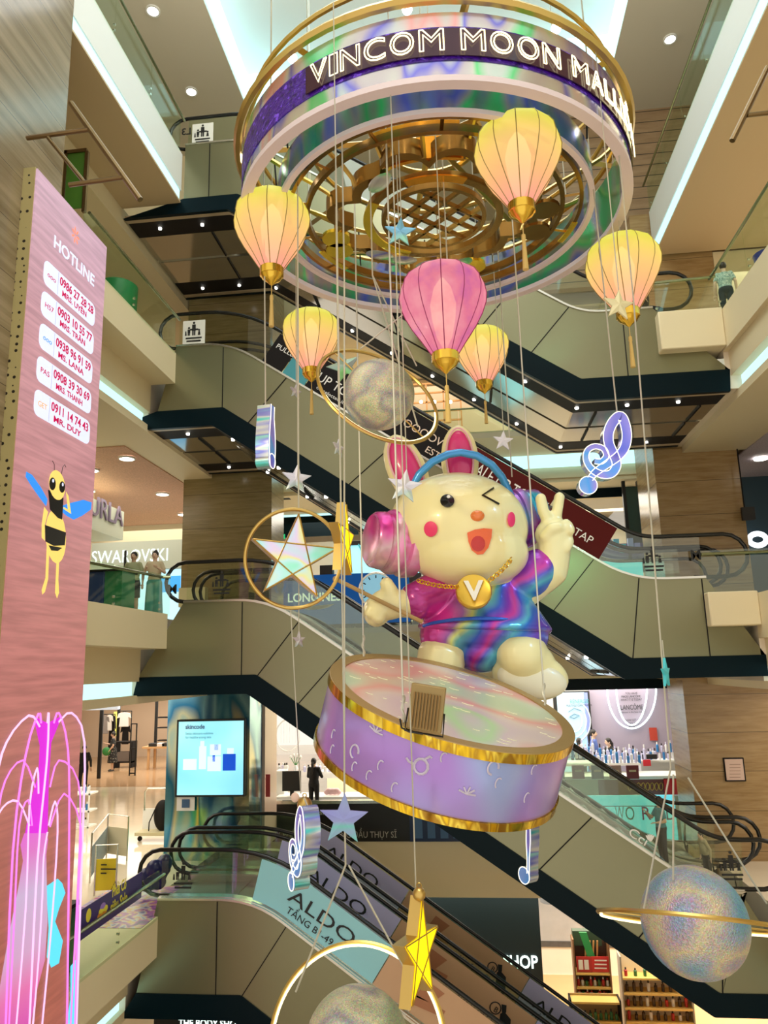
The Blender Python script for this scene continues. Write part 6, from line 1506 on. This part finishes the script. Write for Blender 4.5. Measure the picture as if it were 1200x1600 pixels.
text('lettering', 'siêu Sale', V(XL+.047, P(170, 1400, X=XL).y, zb_+.12), (0, 1, 0), (0, 0, 1), .22, YLT, t, .003, width=.75, bold=.02)
yc_ = P(157, 1420, X=XL).y
for k in range(5): obj('printed_burst', MB().ell(V(XL+.048, yc_+(-.1+.05*k), zb_+.2+.07*(k % 3)), (.003, .12, .07), None, 10, 6), [mat('pr_orange', (.8, .3, .03), .5), YLT, mat('pr_violet', (.35, .2, .6), .5)][k % 3], t)
obj('printed_shield', MB().ell(V(XL+.047, P(135, 1425, X=XL).y, zt_-.18), (.004, .10, .12), None, 12, 8), YLT, t)
# ---------------- bright advert screen on the mirror column
t = thing('advert_screen', 'bright cyan skincare advert screen on the mirror column', 'screen', P(330, 1242, Y=22.85))
pan('casing', 275, 1124, 383, 1245, 22.85, BLK, t, .12); pan('lit_face', 278, 1127, 380, 1242, 22.83, None or holo('cyan_screen', [(.3, (.15, .55, .85)), (.5, (.30, .78, .88)), (.7, (.5, .88, .90))], (.4, .4, .4), 1, .4, 0, 0, emit=.85, film=0), t, .02)
ptxt('lettering', 'skincode', 290, 1139, 320, 7, 22.82, mat('navy_ink', (.08, .05, .25), .5), t, bold=.02)
ptxt('lettering', 'Swiss skincare solution', 290, 1148, 333, 4, 22.82, mat('grey_ink', (.2, .4, .5), .5), t); ptxt('lettering', 'for healthy young skin', 290, 1154, 330, 4, 22.82, mat('grey_ink', (.2, .4, .5), .5), t)
PWH = glow('print_white', (.75, .93, .95), .8); PBL = glow('print_blue', (.0, .07, .55), .9)
for (xa, ya_, xb, yb_, m_) in ((311, 1166, 322, 1202, PWH), (313, 1158, 319, 1166, PWH), (286, 1186, 307, 1203, PWH), (328, 1163, 345, 1180, PWH), (324, 1182, 345, 1205, PWH), (348, 1178, 368, 1204, PBL), (355, 1169, 365, 1178, PWH), (335, 1163, 341, 1172, PBL), (332, 1180, 336, 1190, PBL)): pan('printed_product', xa, ya_, xb, yb_, 22.815, m_, t, .01)
t = thing('wall_notice', 'small white pictogram notice under the cyan advert screen', 'notice', P(290, 1267, Y=22.9)); pan('notice_sheet', 276, 1245, 304, 1267, 22.9, WHT, t, .02); pan('printed_sign', 284, 1249, 296, 1262, 22.88, mat('sign_navy', (.05, .12, .25), .5), t, .01)

# ---------------- lower level centre: skincare kiosk
YK = 26.3
struct('wall_back', MB().box(-6.0, 2.2, 31.5, 31.8, -5.5, -.6), mat('kiosk_wall', (.85, .78, .58), .6), 'bright cream wall behind the kiosk')
t = thing('skincare_counter', 'long black counter front with skincare lettering in white', 'counter', P(550, 1310, Y=YK))
pan('black_panel', 397, 1256, 640, 1315, YK, mat('kiosk_black', (.012, .010, .010), .3), t, .08); pan('top_edge', 345, 1251, 745, 1256, YK, STEEL, t, .2)
pan('product_poster', 640, 1262, 745, 1315, YK-.02, mat('poster_navy', (.01, .03, .10), .3), t, .06)
for k in range(4): pan('printed_bottle', 648+k*20, 1278+k % 2*6, 660+k*20, 1310, YK-.03, mat('pr_blue', (.06, .16, .35), .4), t, .01)
ptxt('lettering', 'skincode', 499, 1273, 545, 8, YK-.01, mat('ink_grey', (.35, .40, .36), .5), t, bold=.02)
ptxt('lettering', 'MỸ PHẨM DA LIỄU HÀNG ĐẦU THỤY SĨ', 424, 1309, 620, 9, YK-.01, mat('ink_silver', (.50, .47, .42), .5), t)
t = thing('kiosk_counter', 'white kiosk counter with shelves behind the black front', 'counter', P(480, 1260, Y=28))
pan('counter_top', 430, 1245, 620, 1250, 27.6, WHT, t, 1.0); pan('counter_side', 430, 1205, 444, 1250, 28.2, WHT, t, .6); pan('counter_back', 500, 1205, 560, 1216, 29.2, WHT, t, .8); pan('counter_body', 430, 1250, 640, 1262, 27.5, WHT, t, 1.0)
t = thing('computer_monitor', 'black computer monitor on the kiosk counter', 'monitor', P(457, 1240, Y=27.8)); pan('display', 441, 1205, 470, 1236, 27.8, BLK, t, .05); pan('stand', 453, 1236, 459, 1246, 27.85, BLK, t, .1)
struct('trim_8', MB().box(-7.0, -3.4, 27.2, 30.8, -5.5, -5.0), WHITE, 'white platform behind the skincare counter')
person('woman in black with tied dark hair standing at the kiosk, from behind', flat_on(489, 27.4, -5.0), 1.85, 2.95, 0, (.01, .01, .012), (.01, .01, .012), sleeves='long', seated=False, hair='tail', arms=[((-.24, -.1, 1.12), (-.14, -.33, 1.08)), ((.24, -.1, 1.12), (.14, -.33, 1.08))])
t = thing('vase', 'white tulips in a small vase on the kiosk counter', 'flowers', P(462, 1205, Y=28.8)); c = P(462, 1206, Y=28.8)
obj('vase_body', MB().lathe([(.06, 0), (.09, .12), (.05, .25)], Matrix.Translation(c), 12), BWH, t)
for k in range(4): a_ = -.6+.4*k; obj('stem', MB().tube([c+V(0, 0, .2), c+V(math.sin(a_)*.3, 0, .2+math.cos(a_)*.35)], .014, 4), mat('stem_green', (.05, .25, .05), .5), t); obj('petals', MB().ell(c+V(math.sin(a_)*.34, 0, .2+math.cos(a_)*.40), (.045, .045, .07), None, 8, 6), WHT, t)
rr = random.Random(12)
for k in range(12):
    px = (436, 442, 448, 476, 482, 500, 508, 515, 522, 494, 445, 530)[k]
    bottle('%s cosmetic bottle on the kiosk, %s in line from the left' % ('lilac' if k % 2 else 'white', ORD[sorted((436, 442, 448, 476, 482, 500, 508, 515, 522, 494, 445, 530)).index(px)]), P(px, 1206, Y=29.0), .06, .25+.12*rr.random(), BLI if k % 2 else BWH, BWH if k % 2 else BLK, 'cosmetic bottles on the kiosk')
t = thing('pink_tissue', 'pink tissue bundle on the kiosk counter', 'tissue', P(518, 1240, Y=27.9)); q = MB()
for k in range(7): q.ell(P(511+k*3, 1238-3*(k % 2), Y=27.9), (.12, .1, .09), None, 8, 6)
remeshed(obj('paper', q, mat('tissue_pink', (.85, .55, .58), .7), t, merge=False), .03, 1)
t = thing('round_wall_sign', 'large thin ring sign with vertical lines on the kiosk wall', 'wall sign', P(450, 1150, Y=31.3)); c = P(450, 1149, Y=31.3)
obj('ring', MB().tube([c+V(.50*math.cos(k*PI/20), 0, .62*math.sin(k*PI/20)) for k in range(40)], .03, 6, True), GREYW, t)
for k in range(6): obj('line', MB().box(c.x-.3+k*.12, c.x-.29+k*.12, 31.3, 31.32, c.z-.3, c.z+.5), GREYW, t)
t = thing('red_notice', 'narrow red notice on the pink stone pillar', 'notice', P(419, 1235, Y=24.4)); pan('red_sheet', 415, 1210, 422, 1245, 24.4, mat('sheet_red', (.6, .05, .05), .5), t, .02)

# ---------------- lower level right: beauty counter
YB2 = 31.0
struct('trim_8', MB().box(2.2, 6.0, 28.6, 30.95, -5.5, -4.8), WHITE, 'white platform behind the beauty counter')
WL = mat('beauty_wall', (.36, .31, .41), .6)
struct('wall_back', MB().box(P(926, 1150, Y=YB2).x, 8.5, YB2, YB2+.3, -5.5, -.7), WL, 'pale lilac wall of the beauty counter')
pan('wall_back', 700, 1085, 926, 1240, YB2+.3, GREYW, kind='structure')
pan('trim_7', 700, 1058, 1062, 1079, 27.4, BLACKM, kind='structure')
t = thing('face_poster', 'tall bright poster with a pale blue face in a black frame', 'poster', P(897, 1200, Y=30.7))
pan('frame', 869, 1080, 927, 1240, 30.75, BLK, t, .1); pan('poster_sheet', 874, 1082, 918, 1215, 30.7, glow('poster_ice', (.45, .66, .80), .75), t, .05); pan('poster_edge', 918, 1082, 924, 1240, 30.7, glow('poster_blue_edge', (.25, .30, .62), .8), t, .03)
ptxt('lettering', 'RÉNERGIE', 891, 1099, 920, 6, 30.68, mat('teal_ink', (.1, .4, .35), .5), t); ptxt('lettering', 'MULTI-GLYCAN TENSOR', 885, 1104, 925, 3, 30.68, BLK, t)
PG = mat('print_greyblue', (.22, .38, .50), .5)
obj('printed_eye', MB().tube([P(890, 1120, Y=30.66), P(897, 1115, Y=30.66), P(905, 1118, Y=30.66), P(897, 1122, Y=30.66)], .03, 4, True), PG, t)
obj('printed_eyebrow', MB().tube([P(888, 1112, Y=30.66), P(897, 1106, Y=30.66), P(908, 1110, Y=30.66)], .025, 4), PG, t)
for r_ in (16, 24, 32): obj('printed_swirl', MB().tube([P(897+r_*.8*math.cos(a_/8), 1128+r_*math.sin(a_/8), Y=30.67) for a_ in range(-8, 18)], .02, 4), mat('swirl_white', (.8, .9, .95), .5), t)
t = thing('neon_ring_sign', 'two nested glowing neon ovals with black lettering on the lilac wall', 'neon sign', P(987, 1090, Y=30.9))
for rx, ry, cy in ((38, 60, 1078), (24, 60, 1073)):
    obj('neon_oval', MB().tube([P(987+rx*math.cos(k*PI/24), cy+ry*math.sin(k*PI/24), Y=30.85) for k in range(-4, 29)], .035, 6), glow('neon_pale', (.80, 1, .98), 1.7), t)
for s, y_, x0_, x1_, hh in (('YOU HAVE', 1085, 977, 996, 4), ('MADE LANCÔME', 1090, 971, 1001, 4), ('WHAT IT IS TODAY', 1095, 970, 1003, 4), ('LANCÔME', 1109, 970, 1005, 9), ('happiness is the best beauty', 1114, 968, 1008, 3), ('NOW LET US', 1129-2, 977, 1000, 4), ('MAKE YOU', 1132, 979, 999, 4), ('HAPPY', 1137, 983, 996, 4)):
    ptxt('lettering', s, x0_, y_, x1_, hh*.8, 30.95, BLK, t)
t = thing('red_poster', 'small red poster at the right of the lilac wall', 'poster', P(1021, 1157, Y=30.9)); pan('sheet', 1015, 1137, 1027, 1157, 30.9, mat('poster_brick', (.45, .05, .03), .5), t, .03)
# counters
t = thing('beauty_counter', 'long white beauty counter with a patterned maroon front', 'counter', flat_on(980, 27.5, -5.5))
pan('counter_top', 868, 1213, 1078, 1218, 27.3, WHT, t, 1.2); pan('counter_front', 880, 1218, 1075, 1242, 27.4, mat('maroon_front', (.22, .06, .05), .4), t, .2)
pan('front_panel', 885, 1219, 935, 1242, 27.35, mat('cream_front', (.62, .60, .48), .4), t, .04); pan('red_box', 1038, 1216, 1064, 1241, 27.3, mat('red_front', (.55, .02, .03), .4), t, .1)
for k in range(8): obj('gold_scroll', MB().tube([P(984+k*7+3*math.cos(a_*PI/4), 1229+6*math.sin(a_*PI/4), Y=27.33) for a_ in range(8)], .015, 4, True), GOLDB, t)
rr = random.Random(8)
for k, (px, m_) in enumerate(((872, BLI), (903, None), (933, BBL), (961, None), (988, BDK))):
    t2 = thing('display_card', ['grey display card at the left end of the beauty counter', 'maroon display card second from the left on the beauty counter', 'dark blue display card on the beauty counter', 'rose brown display card on the beauty counter', 'dark red display card near the middle of the beauty counter'][k], 'display card', P(px, 1217, Y=27.2))
    pan('card', px-9, 1196, px+10, 1217, 27.2, mat('card%d' % k, [(.35, .35, .40), (.25, .04, .07), (.04, .08, .12), (.45, .25, .22), (.20, .03, .04)][k], .3), t2, .06); pan('card_print', px-5, 1203, px+6, 1206, 27.18, mat('card_ink', (.6, .45, .3), .5), t2, .01)
for k in range(46):
    px = 872+k*2.9; 
    if px > 1000: px = 1005+(k-44)*3
    row = k % 2
    bottle('%s perfume bottle, %s from left in the %s row on the beauty counter' % (('lilac', 'white', 'blue')[k % 3], ORD[k//2], 'back' if row else 'front'), P(px, 1193-row*6-(8 if px < 930 else 0), Y=28.3+row*.4), .05, .30+.25*rr.random(), (BLI, BWH, BBL)[k % 3], (BWH, BLI, BLK)[(k*7) % 3], 'perfume bottles on the beauty counter')
t = thing('bottle_rack', 'white tiered bottle rack at the back of the beauty counter', 'rack', P(1010, 1200, Y=28.2)); pan('rack_shelf', 868, 1193, 1000, 1197, 28.2, WHT, t, 1.0)
pan('rack_shelf', 1002, 1188, 1078, 1191, 29.2, WHT, t, .6); pan('rack_body', 1002, 1191, 1078, 1213, 29.4, GREYW, t, .4); pan('black_slot', 1004, 1179, 1027, 1186, 29.1, BLK, t, .1)
for k in range(22):
    bottle('%s bottle, %s from left on the right tier of the beauty counter' % (('lilac', 'blue', 'white')[k % 3], ORD[k]), P(1004+k*3.4, 1187-(12 if k % 2 and k > 6 else 0), Y=29.4), .045, .28+.15*rr.random(), (BLI, BBL, BWH)[k % 3], (BLK, BWH, BLI)[k % 3], 'bottles on the upper tier of the beauty counter')
t = thing('red_card', 'small bright red card on the beauty counter', 'card', P(1011, 1200, Y=28.9)); pan('card', 1005, 1187, 1017, 1197, 28.9, mat('card_red', (.7, .02, .04), .4), t, .03)
person('man with short black hair and black shirt at the beauty counter, from behind', flat_on(893, 29.4, -4.8), 2.0, 2.6, 1, (.012, .012, .02), sleeves='long')
person('woman in blue dress with tied hair standing before the face poster', flat_on(915, 30.3, -4.8), 2.22, 1.2, 0, (.10, .16, .45), legs='dress', hair='tail')
person('woman in black with long ponytail reaching over the beauty counter', flat_on(943, 29.5, -4.8), 2.0, -1.2, 0, (.01, .01, .012), sleeves='long', hair='tail', lean=.2, arms=[((-.22, -.22, 1.2), (-.16, -.48, 1.3)), ((.22, -.22, 1.2), (.16, -.48, 1.25))])
t = thing('advert_hoarding', 'bright cyan hoarding with large coloured letters under the beauty counter', 'hoarding', P(1000, 1312, Y=26.35))
pan('lit_panel', 880, 1243, 1057, 1318, 26.35, glow('hoarding_cyan', (.14, .66, .78), .85), t, .08); pan('lit_panel', 1057, 1243, 1082, 1318, 26.36, mat('hoarding_grey', (.35, .55, .60), .4), t, .06)
for ch_, x_, m_ in (('W', 962, (.15, .60, .60)), ('O', 978, (.10, .50, .50)), ('R', 1004, (.35, .05, .40)), ('L', 1025, (.15, .25, .60)), ('D', 1042, (.20, .12, .50))): ptxt('lettering', ch_, x_, 1281, x_+14, 19, 26.34, mat('lt'+ch_, m_, .4), t, bold=.0)
t = thing('framed_notice', 'small framed pink notice on the brown stone column', 'notice', P(1148, 1220, Y=22.95))
pan('frame', 1132, 1184, 1164, 1221, 22.95, DARK, t, .04); pan('sheet', 1134, 1186, 1162, 1219, 22.93, mat('sheet_pink', (.72, .52, .44), .5), t, .02)
for k in range(5): pan('printed_line', 1140, 1194+k*5, 1157, 1195+k*5, 22.925, mat('ln', (.4, .25, .2), .5), t, .005)
# escalator riders
tpc = BANKS['C']['top']
xr = P(1036, 1320, Y=19.1).x
person('man in teal shirt riding the escalator and holding a cup', V(xr, 19.15, zat(tpc, xr)-.12), 1.5, -1.35, 1, (.05, .22, .26), (.03, .03, .04), sleeves='short', arms=[((-.24, -.12, 1.15), (-.12, -.32, 1.32)), ((.24, .02, 1.12), (.2, -.2, 1.1))])
xc = P(1108, 1340, Y=19.2).x
person('person in beige coat lower down the same escalator', V(xc-.05, 19.2, zat(tpc, xc)-.12), 1.12, -1.2, 0, (.42, .36, .22), (.05, .05, .05), sleeves='long', lean=.25)

# ---------------- basement shop
ZB = -12.2
struct('wall_back', MB().box(-8, 1.98, 29.0, 29.3, ZB, -7.4), mat('shop_dark', (.004, .012, .014), .4), 'dark shopfront wall in the basement')
t = thing('shop_letters', 'white glowing shop lettering on the dark basement wall', 'shop sign', P(788, 1515, Y=28.95))
ptxt('lettering', 'SHOP', 787, 1512, 841, 17, 28.95, glow('letters_mint', (.8, 1, .95), 1.6), t, bold=.02); ptxt('lettering', 'THE BODY', 660, 1512, 772, 17, 28.95, glow('letters_mint', (.8, 1, .95), 1.6), t, bold=.02)
t = thing('shop_letters', 'white glowing lettering at the bottom edge, left of centre', 'shop sign', P(325, 1604, Y=24.5)); pan('backing', 240, 1572, 400, 1640, 24.6, BLK, t, .1)
ptxt('lettering', 'THE BODY SHOP', 279, 1604, 376, 11, 24.58, glow('letters_mint', (.8, 1, .95), 1.6), t, bold=.02)
struct('wall_back', MB().box(1.0, 16, 33.5, 33.8, ZB, -7.4), mat('marble_wall', (.80, .74, .62), .5, noise=.1, nscale=1), 'pale wall of the basement shop')
struct('floor', MB().box(2.0, 16, 24, 33.4, ZB, ZB+.01), mat('orange_floor', (.72, .45, .22), .25), 'orange wooden floor of the basement shop')
struct('trim_7', MB().lathe([(.38, -8.6), (.38, -7.4)], Matrix.Translation(V(2.5, 30.2, 0)), 20), mat('round_pillar', (.20, .20, .20), .4), 'grey round pillar stub of the basement ceiling')
pan('trim_7', 840, 1400, 1100, 1472, 33.45, mat('grey_marble', (.42, .42, .42), .3, noise=.15, nscale=2), kind='structure'); pan('trim_7', 840, 1472, 1100, 1481, 33.42, mat('dark_marble', (.08, .08, .08), .3, noise=.4, nscale=6), kind='structure')
def shelf_unit(lab, x0_, x1_, ys, Y, side, dep=.55, back=None):
    t = thing('product_shelf', lab, 'shelf unit', V((P(x0_, ys[-1], Y=Y).x+P(x1_, ys[-1], Y=Y).x)/2, Y, ZB))
    xa = P(x0_, ys[1], Y=Y).x; xb = P(x1_, ys[1], Y=Y).x; zt = P(x0_, ys[0], Y=Y).z
    obj('upright', MB().box(xa-.05, xa, Y, Y+dep, ZB, zt), side, t); obj('upright', MB().box(xb, xb+.05, Y, Y+dep, ZB, zt), side, t)
    zs = []
    for y_ in ys[1:]:
        z = P((x0_+x1_)/2, y_, Y=Y).z; zs.append(z); obj('shelf_board', MB().box(xa, xb, Y, Y+dep, z-.06, z), mat('shelf_wood', (.80, .55, .16), .4), t)
    if back: obj('back_panel', MB().box(xa, xb, Y+dep, Y+dep+.03, ZB, zt), back, t)
    return t, xa, xb, zs
u2, xa, xb, zs = shelf_unit('right hand wooden shelf unit with dark bottles in the basement shop', 973, 1078, [1495, 1529, 1553, 1576, 1598, 1625], 28.6, mat('shelf_grey', (.35, .33, .28), .5), back=mat('back_cream', (.82, .70, .50), .5))
rr = random.Random(4)
for i, z in enumerate(zs[:4]):
    n_ = (7, 9, 10, 9)[i]
    for k in range(n_):
        x = xa+.15+(xb-xa-.3)*k/(n_-1)
        if i == 0 and k > 4: continue
        m_ = (BGR, BDK, BDK, BDK)[i] if k % 3 else (BRD if i != 1 else BDK)
        if k % 4 == 3: m_ = BWH
        bottle('%s bottle, %s from the left on the %s shelf, right wooden unit' % (COLN[m_.name], ORD[k], ('top', 'second', 'third', 'fourth')[i]), V(x, 28.8, z), .055, .22+.16*rr.random(), m_, BLK if m_ is not BWH else BLK, 'bottles on the right hand wooden shelf unit')
u1, xa, xb, zs = shelf_unit('tall dark shelf unit with red sale cards in the basement shop', 900, 953, [1468, 1521, 1543, 1561, 1575, 1640], 28.2, mat('shelf_dark', (.25, .12, .05), .5), .5, mat('back_dark', (.10, .05, .03), .5))
pan('sale_card', 901, 1495, 925, 1519, 28.25, BRD, u1, .03); pan('sale_card', 925, 1495, 952, 1519, 28.25, mat('sale_red', (.62, .03, .03), .4), u1, .03)
for k in range(3): pan('printed_line', 929, 1500+6*k, 948, 1502+6*k, 28.22, INK, u1, .01)
for k in range(2): pan('printed_box', 904+k*9, 1500, 911+k*9, 1515, 28.22, INK, u1, .01)
for i, z in enumerate(zs[1:4]):
    for k in range(8): bottle('%s small pot, %s from the left on the %s shelf of the tall dark unit' % (('red', 'white', 'green')[(k+i) % 3], ORD[k], ('second', 'third', 'fourth')[i]), V(xa+.08+(xb-xa-.16)*k/7, 28.35, z), .045, .18+.10*rr.random(), (BRD, BWH, BGR)[(k+i) % 3], (BWH, BRD, BLK)[(k+i) % 3], 'small pots on the tall dark shelf unit')
t = thing('stacked_crates', 'green and wooden crates stacked on the tall dark shelf unit', 'crates', P(925, 1470, Y=28.4))
pan('crate_back', 895, 1455, 940, 1478, 28.5, mat('crate_dark', (.03, .06, .03), .5), t, .3)
obj('leaning_board', MB().obox(P(918, 1478, Y=28.3), V(.25, 0, .0), V(0, .05, 0), V(-.25, 0, .85)), mat('board_green', (.03, .30, .08), .4), t)
for k in range(4): obj('crate_slat', MB().obox(P(915+k*6, 1485, Y=28.35), V(.05, 0, 0), V(0, .04, 0), V(.06, 0, .6)), WOOD, t)
u3, xa, xb, zs = shelf_unit('low dark shelf with green bottles at the bottom of the basement shop', 893, 968, [1562, 1566, 1596, 1640], 27.2, DARK, .5, mat('back_wood', (.55, .38, .18), .5))
for k in range(9): bottle('green bottle on the low dark shelf, %s from the left' % ORD[k], V(xa+.1+(xb-xa-.2)*k/8, 27.35, zs[1]), .05, .22+.10*rr.random(), BGR, BLK, 'green bottles on the low dark shelf')
# ---------------- ceiling lights of the atrium
for k, (px, py) in enumerate(((239, 17), (299, 143), (1047, 61))):
    c = P(px, py, Z=18.98); t = thing('downlight', ['round downlight nearest the top edge, left of the tray', 'round downlight above the left landing notice', 'round downlight right of the ceiling tray'][k], 'ceiling light', c)
    obj('lamp_disc', MB().lathe([(.16, -.02), (.16, .02)], Matrix.Translation(c), 20), WARML, t); obj('bezel', MB().lathe([(.16, -.03), (.21, -.03), (.21, .02), (.16, .02)], Matrix.Translation(c), 20, caps=False), WHITE, t)
